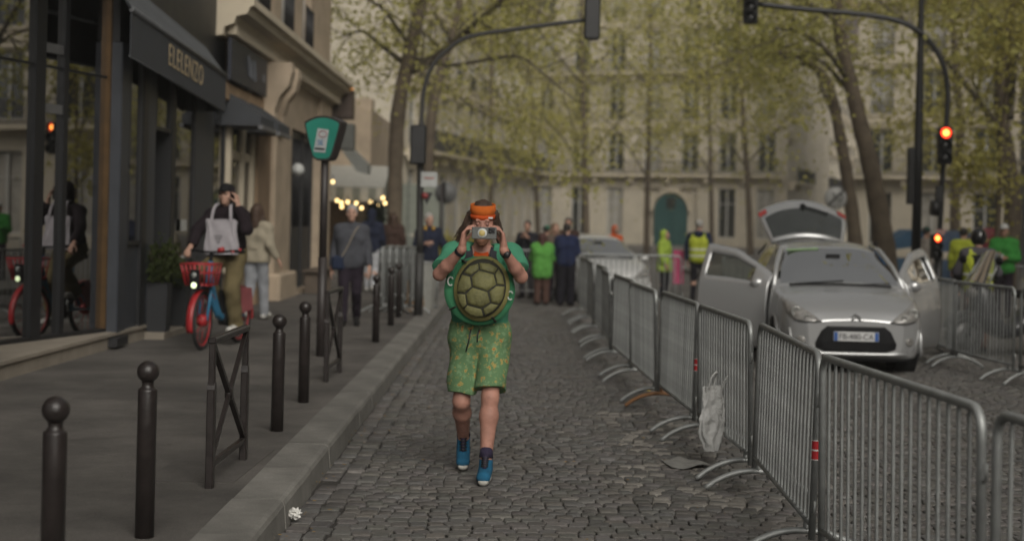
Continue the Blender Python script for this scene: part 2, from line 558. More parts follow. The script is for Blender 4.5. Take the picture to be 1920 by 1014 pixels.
def leaves_mesh(centres, n, sz, spread, seed):
    g_ = np.random.default_rng(seed)
    wt_ = np.exp(g_.normal(0, 1.0, len(centres))); ci = g_.choice(len(centres), n, p=wt_ / wt_.sum())
    c = centres[ci] + g_.normal(0, spread, (n, 3)) * [1, 1, .75]
    s = sz * g_.uniform(.6, 1.35, (n, 1))
    a = g_.normal(size=(n, 3)); a /= np.linalg.norm(a, axis=1, keepdims=True)
    b = np.cross(a, g_.normal(size=(n, 3))); b /= np.linalg.norm(b, axis=1, keepdims=True)
    nn = np.cross(a, b)
    v = np.stack([c - a * s * .6, c + b * s * .42 + nn * s * .12, c + a * s * .6, c - b * s * .42 + nn * s * .12], 1).reshape(-1, 3)
    return arr_mesh('crown', v, np.arange(n * 4).reshape(-1, 4), False)

def grow(start, dirn, length, r0, rr, depth, out, tips, droop=.0):
    p = Vector(start); d = Vector(dirn).normalized(); pts = [p.copy()]; n = 5
    for i in range(n):
        d = (d + Vector((rr.gauss(0, .16), rr.gauss(0, .16), rr.gauss(0, .13) - droop))).normalized()
        p = p + d * length / n; pts.append(p.copy())
        if depth > 0 and i >= 1:
            for _ in range(rr.choice((0, 1, 1)) + (1 if depth > 1 else 0)):
                q = d.cross(Vector((rr.gauss(0, 1), rr.gauss(0, 1), rr.gauss(0, 1)))).normalized()
                grow(p, d * .55 + q * .8, length * rr.uniform(.4, .65), r0 * .5 * (1 - i * .1), rr, depth - 1, out, tips, droop)
        if depth == 0: tips.append(p.copy())
    tips.append(p.copy())
    rs = [r0 * (1 - .75 * i / n) for i in range(n + 1)]
    out.append((pts, rs))

def tree(label, base, trunk, rads, limbs, nleaf, sz, seed, spread=.35, mat=0, depth=2, blobs=(), tkids=None, group='street trees in fresh leaf'):
    "trunk: world points; limbs: list of (points, r0) world; blobs: extra leaf volumes (centre, radii, n tips)"
    rr = random.Random(seed)
    root = empty('street_tree', base, 0, label, 'tree', group)
    o = Vector(base)
    q = MB(); tp = spline(trunk, 5)
    m = len(tp); rl = [np.interp(i / (m - 1), np.linspace(0, 1, len(rads)), rads) * (1 + .05 * math.sin(i * 1.9)) for i in range(m)]
    q.tube([p - o for p in tp], rl, 14); q.build('trunk', m_bark, root)
    out, tips = [], []
    for pts, r0 in limbs:
        sp = spline(pts, 5); k = len(sp)
        out.append((sp, [r0 * (1 - .7 * i / (k - 1)) for i in range(k)]))
        for i in range(2, k, 2):
            d = (sp[min(i + 1, k - 1)] - sp[i - 1]).normalized()
            side = d.cross(Vector((rr.gauss(0, 1), rr.gauss(0, 1), rr.gauss(0, 1)))).normalized()
            grow(sp[i], d * .5 + side, (sp[-1] - sp[0]).length * rr.uniform(.28, .5), r0 * .32, rr, depth - 1, out, tips, .03)
    for c, rad, n in blobs:
        for _ in range(n):
            v = Vector((rr.gauss(0, .5), rr.gauss(0, .5), rr.gauss(0, .5)))
            tips.append(Vector(c) + Vector((v.x * rad[0], v.y * rad[1], v.z * rad[2])))
    q = MB()
    for pts, rs in out: q.tube([p - o for p in pts], rs, 6 if rs[0] > .03 else 4, cap=False)
    q.build('branches', m_bark2, root, fix=False)
    c = np.array([tuple(p - o) for p in tips])
    tag(link('crown', leaves_mesh(c, nleaf, sz, spread, seed), LEAF[mat], root), kind='stuff')
    return root

D = 38.
tree('large plane tree with a leaning trunk left of centre, above the cafe', (P(748, 520, D).x, D, .1), [P(748, 530, D), P(740, 430, D), P(742, 300, D), P(748, 200, D), P(768, 100, D), P(792, -10, D + .3), P(800, -120, D + .5)], [.27, .205, .195, .19, .18, .17, .15],
     [([P(764, 135, D), P(820, 105, D - .5), P(870, 62, D - 1), P(940, 0, D - 2), P(980, -60, D - 2)], .13), ([P(790, 0, D), P(740, -60, D), P(690, -120, D + 1)], .13), ([P(760, 120, D), P(720, 90, D + 1), P(680, 60, D + 2), P(640, 70, D + 3)], .08),
      ([P(775, 110, D), P(850, 122, D - 1), P(965, 106, D - 2), P(1020, 140, D - 3), P(1080, 190, D - 3)], .055), ([P(800, -60, D), P(880, -80, D - 1), P(1000, -60, D - 3)], .10), ([P(770, 90, D), P(720, 20, D - 1), P(670, -10, D - 2)], .06)], 5600, .100, 21, .42, 1,
     blobs=[((P(670, 60, D + 1)), (2.0, 2.5, 1.6), 60), (P(960, 110, D), (2.6, 2.5, 1.3), 60), (P(1040, 20, D - 1), (2.6, 2.5, 1.2), 70)])
D = 47.
tree('second plane tree behind the left traffic light pole', (P(800, 510, D).x, D, .1), [P(798, 520, D), P(800, 400, D), P(806, 250, D), P(822, 150, D), P(850, 60, D), P(868, -30, D)], [.22, .19, .17, .15, .13, .1],
     [([P(815, 170, D), P(770, 110, D), P(720, 40, D + 1)], .07), ([P(845, 70, D), P(900, 20, D), P(980, -10, D + 1)], .07), ([P(822, 150, D), P(900, 210, D + 1), P(960, 230, D + 2)], .05), ([P(860, 0, D), P(840, -60, D), P(800, -90, D)], .06)], 3800, .105, 22, .5, 0,
     blobs=[(P(640, 150, D), (2.4, 2, 2.4), 50), (P(880, 300, D + 2), (2.4, 2.4, 2.0), 45), (P(980, 190, D + 3), (2.6, 2.5, 2.0), 60)])
D = 34.
tree('thick plane tree with a leaning bare trunk behind the silver car', (P(1662, 545, D).x, D, .1), [P(1668, 560, D), P(1655, 440, D), P(1634, 320, D), P(1612, 230, D), P(1596, 160, D), P(1578, 80, D), P(1566, -20, D), P(1560, -120, D)], [.30, .235, .205, .18, .165, .15, .14, .12],
     [([P(1590, 150, D), P(1550, 95, D - 1), P(1500, 60, D - 1), P(1460, 55, D - 2)], .07), ([P(1600, 180, D), P(1530, 110, D + 1), P(1440, 115, D + 1)], .05), ([P(1568, 0, D), P(1640, -50, D), P(1750, -60, D - 1)], .09), ([P(1570, 40, D), P(1500, 0, D - 1), P(1400, -20, D - 2)], .07)], 4300, .095, 23, .42, 1,
     blobs=[(P(1400, 60, D), (2.3, 2, 1.2), 60), (P(1700, 120, D + 2), (1.6, 2, 1.8), 45), (P(1480, 140, D), (2.2, 2, 1.2), 50)])
D = 41.
tree('slimmer plane tree whose trunk bends left, beside the thick one', (P(1606, 530, D).x, D, .1), [P(1606, 545, D), P(1602, 440, D), P(1588, 330, D), P(1572, 240, D), P(1556, 165, D), P(1530, 128, D), P(1495, 105, D - .5), P(1440, 95, D - 1)], [.24, .20, .17, .15, .13, .10, .08, .05],
     [([P(1570, 230, D), P(1540, 160, D), P(1520, 60, D), P(1530, -40, D)], .06), ([P(1540, 135, D), P(1440, 100, D), P(1350, 120, D), P(1290, 160, D)], .06), ([P(1530, 60, D), P(1450, 20, D), P(1380, 0, D)], .05)], 4200, .105, 24, .5, 0,
     blobs=[(P(1330, 130, D + 1), (2.4, 2, 1.8), 60), (P(1290, 40, D + 1), (2.4, 2, 1.4), 50), (P(1420, 200, D), (2.4, 2, 1.6), 45)])
D = 30.
tree('young tree with yellow green leaves near the right edge', (P(1868, 520, D).x, D, .1), [P(1866, 540, D), P(1872, 400, D), P(1880, 250, D), P(1892, 120, D), P(1898, -20, D)], [.07, .055, .05, .04, .03],
     [([P(1878, 280, D), P(1850, 220, D), P(1820, 130, D), P(1810, 40, D)], .03), ([P(1886, 180, D), P(1910, 100, D), P(1930, 20, D)], .03), ([P(1872, 390, D), P(1840, 340, D), P(1830, 300, D)], .02), ([P(1895, 80, D), P(1850, 20, D), P(1800, -30, D)], .03)], 3800, .085, 25, .28, 0,
     blobs=[(P(1850, 120, D), (.8, .8, 1.6), 40), (P(1880, 380, D), (.7, .8, .7), 16)])
D = 52.
tree('plane tree in pale leaf behind the lamp post', (P(1800, 500, D).x, D, .1), [P(1800, 510, D), P(1790, 400, D), P(1800, 250, D), P(1790, 100, D), P(1780, -20, D)], [.2, .17, .15, .12, .1],
     [([P(1798, 240, D), P(1850, 170, D), P(1900, 60, D)], .06), ([P(1795, 180, D), P(1740, 100, D), P(1700, 20, D)], .06), ([P(1792, 120, D), P(1810, 40, D), P(1850, -40, D)], .06), ([P(1800, 290, D), P(1740, 250, D), P(1690, 240, D)], .04)], 4200, .115, 26, .55, 2,
     blobs=[(P(1730, 200, D), (2.0, 2, 3.0), 60), (P(1840, 260, D), (2.0, 2, 3), 50)])
centre = [(1100, 62., 27, 'slender plane tree in front of the facade, left of the green door', 0), (1010, 78., 28, 'distant plane tree behind the group of people', 2), (1212, 72., 29, 'slender plane tree just left of the teal arched door', 0), (1408, 66., 30, 'slender plane tree behind the open tailgate', 1), (920, 70., 31, 'distant plane tree left of the group of people', 2), (1335, 84., 32, 'distant plane tree right of the teal arched door', 2)]
for px, D, sd, lb_, mt in centre:
    dx = rng.uniform(-25, 25)
    tree(lb_, (P(px, 480, D).x, D, .05), [P(px, 500, D), P(px + dx * .2, 380, D), P(px + dx * .6, 240, D), P(px + dx, 100, D), P(px + dx, -40, D)], [.16, .13, .11, .09, .06],
         [([P(px, 330, D), P(px - 60, 240, D), P(px - 120, 200, D)], .05), ([P(px, 300, D), P(px + 70, 220, D), P(px + 130, 190, D)], .05), ([P(px + dx, 160, D), P(px - 80, 70, D), P(px - 130, 0, D)], .05), ([P(px + dx, 140, D), P(px + 90, 60, D), P(px + 140, 0, D)], .05)], 4300, .13, sd, .75, mt,
         blobs=[(P(px + dx, 170, D), (4.2, 3, 4.4), 70), (P(px, 60, D), (4.0, 3, 2.6), 45), (P(px, 300, D), (3.0, 2.5, 1.6), 26)])

# ------------------------------------------------------------------ buildings
m_lime = M('limestone', (.50, .445, .35), .85, var=.14, scale=.7, bump=.2, bscale=8)
m_lime2 = M('limestone_grey', (.50, .45, .36), .85, var=.15, scale=.6, bump=.2, bscale=8)
m_trim = M('limestone_trim', (.55, .48, .365), .8, var=.12, scale=1.2)
m_slate = M('slate_zinc', (.19, .17, .185), .5, var=.15, scale=.8)
m_pane = M('far_pane', (.030, .032, .028), .12, var=.35, scale=.5, spec=.7)
m_wframe = M('window_paint', (.46, .45, .42), .6, var=.1)
m_iron = M('ironwork', (.016, .016, .018), .5, var=.2)
m_curt = M('curtain', (.33, .31, .27), .9, var=.25, scale=1.5)
def win_meshes(w_, h):
    f = MB(); t = .07
    f.box(-w_ / 2, -w_ / 2 + t, -.03, .05, 0, h); f.box(w_ / 2 - t, w_ / 2, -.03, .05, 0, h); f.box(-w_ / 2 + t, w_ / 2 - t, -.03, .05, h - t, h); f.box(-w_ / 2 + t, w_ / 2 - t, -.03, .05, 0, t)
    f.box(-.05, .05, -.035, .045, t, h - t); f.box(-w_ / 2 + t, -.05, -.02, .03, h * .68, h * .68 + .05); f.box(.05, w_ / 2 - t, -.02, .03, h * .68, h * .68 + .05)
    p_ = MB(); p_.box(-w_ / 2 + .02, w_ / 2 - .02, .051, .07, .02, h - .02)
    return f.mesh('window'), (p_.mesh('pane'), p_.mesh('pane'))
def rail_mesh(w_, h=.95):
    q = MB(); q.box(-w_ / 2, w_ / 2, -.02, .02, h - .05, h); q.box(-w_ / 2, w_ / 2, -.02, .02, .06, .10)
    n = max(4, int(w_ / .13))
    for i in range(n + 1): x = -w_ / 2 + w_ * i / n; q.box(x - .012, x + .012, -.012, .012, 0, h - .05)
    return q.mesh('balcony')
def building(name, label, a, b, depth, floors, bay, wall, ground_h=4.6, fh=3.5, roof=True, door=None, arches=True, balcony=(1, 4), wfrac=.46, dorm=True, base=0.):
    "facade from a to b (seen with a on the left); windows are openings with recessed frames"
    a, b = Vector((*a, base)), Vector((*b, base)); d = b - a; L = d.length
    root = empty(name, a, math.atan2(d.y, d.x), label, 'building')
    nb = max(1, round(L / bay)); bw = L / nb; ww = bw * wfrac
    H = ground_h + fh * floors
    wl, tr_ = MB(), MB()
    wl.box(0, L, .32, depth, 0, H)
    levels = [(0., ground_h, .55, ground_h - 1.0)] + [(ground_h + fh * i, fh, .42, fh - .95) for i in range(floors)]
    cache = {}
    for li, (z0, hh, sill, wh) in enumerate(levels):
        if li == 0: wh, sill = ground_h - 1.5, .75
        wl.box(0, L, 0, .318, z0, z0 + sill)
        wl.box(0, L, 0, .318, z0 + sill + wh, z0 + hh)
        for i in range(nb + 1):
            x = i * bw; x0, x1 = max(0, x - (bw - ww) / 2), min(L, x + (bw - ww) / 2)
            wl.box(x0, x1, .0, .318, z0 + sill, z0 + sill + wh)
        key = (round(ww, 3), round(wh, 3))
        if key not in cache: cache[key] = win_meshes(ww, wh)
        fm, pm = cache[key]
        for i in range(nb):
            if li == 0 and door is not None and abs((i + .5) * bw - door) < bw * .6: continue
            wd_ = link('window', fm, m_wframe, root, ((i + .5) * bw, .20, z0 + sill))
            kk = rng.random() < .22; link('pane', pm[kk], m_curt if kk else m_pane, wd_)
            if li > 0 and li not in balcony:
                k = ('r', round(ww, 3))
                if k not in cache: cache[k] = rail_mesh(ww, .8)
                link('railing', cache[k], m_iron, wd_, (0, -.16, 0))
                tr_.box((i + .5) * bw - ww / 2 - .12, (i + .5) * bw + ww / 2 + .12, -.10, -.003, z0 + sill - .14, z0 + sill)
            if li > 0: tr_.box((i + .5) * bw - ww / 2 - .15, (i + .5) * bw + ww / 2 + .15, -.14, -.003, z0 + sill + wh + .12, z0 + sill + wh + .30)
        tr_.box(-.05, L + .05, -.18, -.002, z0 + hh - .16, z0 + hh + .02)
        if li in balcony:
            tr_.box(0, L, -.75, -.18, z0 + .02, z0 + .20)
            bo = link('balcony', rail_mesh(L - .1), m_iron, root, (L / 2, -.70, z0 + .20))
            for i in range(nb + 1): tr_.box(max(0, i * bw - .12), min(L, i * bw + .12), -.55, -.19, z0 - .38, z0 + .02)
        if li == 0:
            for k in range(1, 6): tr_.box(0, L, -.035, -.002, z0 + .15 + k * .55, z0 + .15 + k * .55 + .48) if k < 1 else None
    tr_.box(-.1, L + .1, -.42, -.003, H - .10, H + .18)
    wl.build('wall', wall, root); tr_.build('mouldings', m_trim, root)
    if door is not None:
        q = MB(); dw, dh = 1.25, 2.6
        out = [(door - dw, -.03, 0), (door + dw, -.03, 0)] + [(door + dw * math.cos(t), -.03, dh + dw * math.sin(t)) for t in np.linspace(0, math.pi, 12)]
        q.prism(out, (0, .028, 0)); dr = q.build('door', M('teal_door', (.020, .075, .072), .5, var=.15, scale=2), root)
        q = MB(); q.box(door - .04, door + .04, -.05, -.031, 0, dh); q.box(door - dw, door + dw, -.06, -.031, dh - .1, dh + .05); q.build('door_frame', M('teal_trim', (.026, .085, .08), .5), dr)
        for sx in (-1, 1):
            for z0, z1 in ((.25, .95), (1.10, 2.35)):
                q = MB(); q.box(door + sx * .62 - .40, door + sx * .62 + .40, -.052, -.031, z0, z1); q.build('door_panel', MATS['teal_trim'], dr)
        q = MB(); q.box(door - .35, door + .35, -.045, -.033, dh + .15, dh + .95); q.build('fanlight', m_pane, dr)
        q = MB(); pts = [(door + (dw + .16) * math.cos(t), -.08, dh + (dw + .16) * math.sin(t)) for t in np.linspace(0, math.pi, 14)]
        for u, v in zip(pts[:-1], pts[1:]): q.beam(u, v, .14, .30, up=(0, 1, 0))
        q.build('door_arch', m_trim, root)
    if roof:
        q = MB(); rh = 3.2
        q.prism([(0, .1, H + .18), (0, depth, H + .18), (0, depth - 1.5, H + rh), (0, 1.5, H + rh)], (L, 0, 0)); rf = q.build('roof', m_slate, root)
        if dorm:
            fm, pm = win_meshes(ww * .85, 1.7)
            for i in range(nb):
                x = (i + .5) * bw
                q = MB(); q.box(x - ww * .62, x + ww * .62, .25, 1.6, H + .4, H + 2.75); q.prism([(x - ww * .72, .16, H + 2.75), (x + ww * .72, .16, H + 2.75), (x, .16, H + 3.15)], (0, 1.4, 0)); dm = q.build('dormer', m_trim, rf)
                wn = link('window', fm, m_wframe, dm, (x, .19, H + .75))
            for i in range(0, nb + 1, 3):
                q = MB(); x = i * bw; q.box(x - .9, x + .9, 2.2, 3.0, H + rh - .2, H + rh + 1.5); q.build('chimney', M('chimney_brick', (.26, .13, .085), .9, var=.25, scale=3), rf)
    return root
pa, pb = P(985, 470, 112), P(1470, 470, 104)
bd = (P(1283, 470, 107).x - pa.x)
building('apartment_building', 'long pale stone apartment block with a teal arched door closing the street', (pa.x, pa.y), (pb.x, pb.y), 14, 4, 2.75, m_lime, 5.0, 3.7, door=bd, balcony=(1, 3))
pa2, pb2 = P(1473, 470, 104), P(1612, 470, 150)
building('apartment_building', 'side wing of pale stone receding to the right of the open tailgate', (pa2.x, pa2.y), (pb2.x, pb2.y), .8, 4, 3.2, m_lime2, 4.6, 3.4, balcony=(1,), dorm=False)
pa3, pb3 = P(1600, 480, 90), P(2000, 480, 84)
building('apartment_building', 'stone apartment block behind the traffic light at the right', (pa3.x, pa3.y), (pb3.x, pb3.y), 12, 4, 2.9, m_lime, 4.6, 3.5, balcony=(1, 4))
pa4, pb4 = P(752, 480, 66), P(1006, 475, 98)
building('apartment_building', 'pale stone apartment block receding along the left side of the far street', (pa4.x, pa4.y), (pb4.x, pb4.y), 12, 4, 3.0, m_lime2, 4.6, 3.4, balcony=(1, 4))
pa5, pb5 = P(300, 480, 70), P(742, 480, 70)
building('apartment_building', 'tall pale stone block with slate roof above the cafe', (pa5.x, pa5.y), (pb5.x, pb5.y), 10, 4, 2.8, m_lime, 4.6, 3.5, balcony=(1, 4))
pa6, pb6 = P(1908, 480, 60), P(2040, 480, 59)
building('apartment_building', 'grey stone corner of a near building at the right edge', (pa6.x, pa6.y), (pb6.x, pb6.y), 10, 4, 2.6, M('stone_cool', (.21, .215, .22), .85, var=.12, scale=1), 4.4, 3.4, balcony=(2,), base=.1)
# the other side of the street, seen in the shop glass and the car windows
building('apartment_building', 'stone apartment block across the square on the right, seen mirrored in the shop glass', (17.5, 46.0), (52.0, 36.0), 10, 4, 2.9, m_lime, 4.6, 3.5, balcony=(1, 4))
building('apartment_building', 'second stone block lining the right side of the street, behind the camera', (22.0, 26.6), (22.0, -28.0), 10, 4, 3.2, m_lime2, 4.6, 3.5, balcony=(1, 4))
for k_, (x, y, sd) in enumerate(((10.2, 20.0, 41), (13.2, 29.5, 42), (12.8, 38.5, 43), (11.0, -3.0, 44), (-1.5, -16.0, 45))):
    rr_ = random.Random(sd); V_ = Vector
    tree('plane tree of the right-hand row, number %s counting from the far end' % ('three', 'two', 'one', 'four', 'five')[k_] if 0 else ('plane tree across the street mirrored in the shop glass, %s' % ('nearest one', 'middle one', 'farthest one', 'one beside the camera', 'one behind the camera')[k_]), (x, y, .05), [V_((x, y, 0)), V_((x + .1, y, 2.5)), V_((x - .2, y + .2, 5)), V_((x, y, 8)), V_((x + .3, y, 11))], [.26, .22, .19, .14, .07],
         [([V_((x, y, 4)), V_((x - 2.2, y - .4, 6.4)), V_((x - 4.4, y - .6, 8))], .09), ([V_((x, y, 4.6)), V_((x + .6, y + 1.6, 6)), V_((x + .9, y + 3.2, 6.6))], .08), ([V_((x, y, 5)), V_((x - .5, y - 1.7, 6.2)), V_((x - .8, y - 3.2, 7))], .08), ([V_((x, y, 6.5)), V_((x + 1.4, y, 8)), V_((x + 2.4, y + .5, 9))], .06)], 3600, .13, sd, .5, k_ % 2, blobs=[(V_((x, y, 7.5)), (3.4, 3.4, 3.4), 60)])
q = empty('brick_tower', (P(1660, 0, 150).x, 150, 0), 0, 'plain reddish brick block rising above the far roofs', 'building')
b = MB(); b.box(-4.2, 4.2, 0, 8, 0, 32); b.box(-4.5, 4.5, -.3, 8.3, 32, 32.8); b.build('wall', M('brick_far', (.30, .17, .12), .9, var=.15, scale=1.5), q)
for i in range(3):
    for j in range(4):
        link('window', win_meshes(1.0, 1.7)[0], m_wframe, q, (-2.8 + 2.8 * i, -.05, 16 + 3.6 * j))
# ------------------------------------------------------------------ bollards, cross rails, barriers, signs and signals
m_brown = M('bollard_paint', (.022, .0175, .0165), .33, var=.3, scale=14, bump=.12, bscale=120, spec=.45)
def spot(px, py, z): return G(px, py, z)
def bollard(loc, label):
    root = empty('bollard', loc, rng.uniform(0, 6), label, 'bollard', 'ball-topped bollards along the kerb')
    b = MB(); b.lathe([(.0, -.05), (.0458, -.05), (.0455, .70), (.043, .712), (.0, .712)], n=24); b.build('post', m_brown, root)
    b = MB(); b.lathe([(.040, .709), (.030, .72), (.027, .735), (.030, .745)], n=20); b.build('collar', m_brown, root)
    b = MB(); b.ball((0, 0, .792), .053, 24, 16); b.build('ball', m_brown, root)
    root.rotation_euler[0] = rng.gauss(0, .008)
    return root
bl = [(105, 742, 'nearest ball-topped bollard, at the lower left corner of the picture'), (278, 676, 'second ball-topped bollard from the lower left corner'),
      (524, 588, 'ball-topped bollard just past the nearer cross rail, first of a close pair'), (573, 564, 'ball-topped bollard farther of the close pair past the nearer cross rail'),
      (707, 514, 'first ball-topped bollard past the farther cross rail, in front of the stacked barriers'), (735, 500, 'second ball-topped bollard past the farther cross rail, beside the stacked barriers'),
      (749, 493, 'third ball-topped bollard past the farther cross rail'), (763, 487, 'fourth ball-topped bollard past the farther cross rail'), (772, 482, 'farthest visible ball-topped bollard, by the paper sack')]
for px, py, lb_ in bl:
    p = G(px, py, PAVE + .845)
    bollard((p.x, p.y, PAVE), lb_)

def cross_rail(pa, pb, label):
    a, b = Vector((pa.x, pa.y, PAVE)), Vector((pb.x, pb.y, PAVE))
    d = b - a; L = d.length
    root = empty('cross_rail', a, math.atan2(d.y, d.x), label, 'guard rail', 'cross-braced guard rails along the kerb')
    h = .82
    for x, s in ((0, -1), (L, 1)):
        q = MB(); q.bbox(x - .035, x + .035, -.022, .022, -.05, .56, .006)
        q.prism([(x - .035 * 1 if s > 0 else x - .035, -.022, .56), (x + .035, -.022, .56), (x + (.012 if s > 0 else .035) - (.0 if s > 0 else .047 - .024), -.022, .60), (x - .024 if s > 0 else x - .035 + .023, -.022, .60)], (0, .044, 0))
        q.bbox(x - .022, x + .022, -.018, .018, .58, h, .005)
        q.build('post', m_brown, root)
    q = MB(); q.bbox(-.022, L + .022, -.024, .024, h - .002, h + .036, .008); q.build('top_bar', m_brown, root)
    q = MB(); q.beam((.03, 0, .13), (L - .03, 0, .13), .03, .032); q.build('bottom_bar', m_brown, root)
    q = MB(); q.beam((.0, 0, h), (L, .001, .14), .03, .028); q.build('brace', m_brown, root)
    q = MB(); q.beam((.0, 0, .14), (L, -.001, h), .024, .026); q.build('brace', m_brown, root)
    q = MB(); q.lathe([(0, -.02), (.035, -.02), (.035, .02), (0, .02)], c=(L / 2, 0, (h + .14) / 2), axis='y', n=16); q.build('boss', m_brown, root)
    return root
cross_rail(G(393, 914, PAVE), G(456, 862, PAVE), 'nearer brown metal guard rail with a diagonal cross, between the bollards')
cross_rail(G(611, 716, PAVE), G(636, 698, PAVE), 'farther brown metal guard rail with a diagonal cross, beside the signpost')

m_galv = M('galvanised_steel', (.30, .31, .305), .52, .55, var=.26, scale=5, bump=.12, bscale=90, spec=.5, ov=.16)
m_galv2 = M('galvanised_bright', (.42, .43, .42), .5, .45, var=.2, scale=9, bump=.1, bscale=90)
m_rust = M('rusted_steel', (.20, .10, .045), .85, .1, var=.4, scale=14, bump=.3)
BL, BH, BT = 2.04, 1.06, .0185
def barrier_proto():
    root = empty('crowd_barrier', (0, 0, 0))
    fr = MB(); rr = .085
    pts = [(0, 0, .13)] + [(x, 0, z) for x, z in arc(rr, BH - rr, rr, 180, 90, 5)] + [(x, 0, z) for x, z in arc(BL - rr, BH - rr, rr, 90, 0, 5)] + [(BL, 0, .13)]
    fr.tube(pts, BT, 10)
    fr.tube([(0, 0, .20), (BL, 0, .20)], .0155, 8)
    fr.tube([(BT, 0, BH - .075), (BL - BT, 0, BH - .075)], .012, 8) if 0 else None
    parts = [fr.build('frame', m_galv, root)]
    bar = MB(); bar.tube([(0, 0, .20), (0, 0, BH - .005)], .0088, 7, cap=False)
    bm_ = bar.mesh('bar'); nb = 18
    for i in range(nb):
        parts.append(link('bar', bm_, m_galv, root, (.115 + (BL - .23) * i / (nb - 1), 0, 0)))
    ft = MB()
    ft.tube(spline([(0, -.33, .016), (0, -.25, .075), (0, -.13, .125), (0, 0, .14), (0, .13, .125), (0, .25, .075), (0, .33, .016)], 4), .0175, 8)
    ft.tube([(0, 0, .13), (0, 0, .20)], .0165, 8)
    fm = ft.mesh('foot')
    for x in (.16, BL - .16): parts.append(link('foot', fm, m_galv, root, (x, 0, 0)))
    hk = MB(); hk.tube([(0, 0, 0), (.028, 0, .01), (.032, 0, .07)], .007, 6)
    hm = hk.mesh('hook')
    for z in (.26, .80): parts.append(link('hook', hm, m_galv2, root, (BL + .014, 0, z)))
    KIDS[root.name] = parts
    return root
b0 = barrier_proto(); used_b = [False]
def barrier(a, b, label, group, lean=0.):
    a, b = Vector(a), Vector(b)
    d = b - a
    if used_b[0]:
        o = copy_tree(b0)
    else:
        o = b0; used_b[0] = True
    o.location = (a.x, a.y, a.z if abs(a.z) < .5 else 0)
    o.rotation_mode = 'XYZ'
    o.rotation_euler = (lean, 0, math.atan2(d.y, d.x))
    k = d.length / (BL + .05)
    o.scale = (k, 1, 1)
    return tag(o, label, 'barrier', group)
jo = [(1.74, 5.28), (1.55, 7.42), (1.62, 9.70), (1.50, 11.82), (1.415, 13.9), (1.30, 16.05), (1.265, 18.2), (1.27, 20.35), (1.285, 22.5), (1.28, 24.65), (1.26, 26.8)]
names = ['grey metal crowd barrier nearest the camera, cut by the right edge', 'second crowd barrier from the camera in the row beside the cobbled lane', 'crowd barrier with the red sticker on its near post, third from the camera',
         'crowd barrier with the white plastic bag hanging on it', 'fifth crowd barrier in the long row, left of the silver car', 'sixth crowd barrier in the long row', 'seventh crowd barrier in the long row',
         'eighth crowd barrier in the long row', 'ninth crowd barrier in the long row', 'tenth crowd barrier in the long row', 'farthest crowd barrier in the long row, by the person in the navy jacket']
GB = 'crowd barriers in the long row beside the lane'
jo = [(1.95, 3.2)] + jo
NB = []
lean = [.0, .015, -.02, .02, -.015, .03, -.02, .035, -.03, .02, 0]
for i in range(len(jo) - 1):
    e = .018 if i % 2 else -.018
    NB.append(barrier((jo[i + 1][0] + e, jo[i + 1][1] - .035, 0), (jo[i][0] - e - (.030 if i in (2, 4) else 0), jo[i][1] + .035, 0), names[i], GB, lean[i]))
# red and white stickers, one rusty foot
def sticker(o, x, z):
    s = MB(); s.lathe([(.0192, -.05), (.0192, .05)], c=(x, 0, z), n=14); st = s.build('sticker', M('sticker_red', (.40, .015, .02), .5, var=.1), o)
    s = MB(); s.lathe([(.0196, -.004), (.0196, .004)], c=(x, 0, z), n=14); s.lathe([(.0196, -.05), (.0196, -.046)], c=(x, 0, z), n=14); s.lathe([(.0196, .046), (.0196, .05)], c=(x, 0, z), n=14)
    s.build('stripe', M('sticker_white', (.6, .6, .58), .5, var=.1), st)
for i, xx in ((2, BL), (4, BL)): sticker(NB[i], xx, .58)
for ch in [c for c in COL.objects if c.parent == NB[4] and c.name.startswith('foot')][:1]:
    ch.data = ch.data.copy(); ch.data.materials.clear(); ch.data.materials.append(m_rust); ch['label'] = 'rusty brown foot'
GR = 'crowd barriers around the silver car and the motorbike'
barrier((5.62, 20.6, 0), (5.56, 18.55, 0), 'crowd barrier just right of the silver car, with open bars', GR)
barrier((5.50, 18.5, 0), (5.66, 16.7, 0), 'crowd barrier in front of the motorbike wheel', GR)
barrier((5.70, 16.65, 0), (6.35, 14.7, 0), 'crowd barrier at the right edge beside the motorbike', GR)
GF = 'crowd barriers closing the street behind the car'
barrier((1.32, 29.3, 0), (3.40, 29.4, 0), 'crowd barrier across the street in front of the pale parked car', GF)
barrier((4.15, 29.2, 0), (5.05, 31.0, 0), 'crowd barrier in front of the grey-haired person in the yellow vest', GF)
barrier((-.1, 31.6, 0), (1.0, 31.7, 0), 'crowd barrier behind the person in the bright green jacket', GF)
barrier((8.2, 27.0, 0), (10.2, 27.4, 0), 'crowd barrier behind the motorbike rider, by the traffic light', GF)
barrier((8.35, 23.5, .13), (10.4, 23.9, .13), 'crowd barrier at the right edge behind the rider', GF)
GS = 'crowd barriers stacked on the pavement'
ords = ['leftmost', 'second', 'third', 'fourth', 'rightmost']
for i in range(5):
    x = -2.06 + i * .115
    barrier((x, 26.0, PAVE), (x - .02, 24.0 + .06 * (i % 2), PAVE), ords[i] + ' of the five upright barriers stacked on the pavement by the traffic light pole', GS)

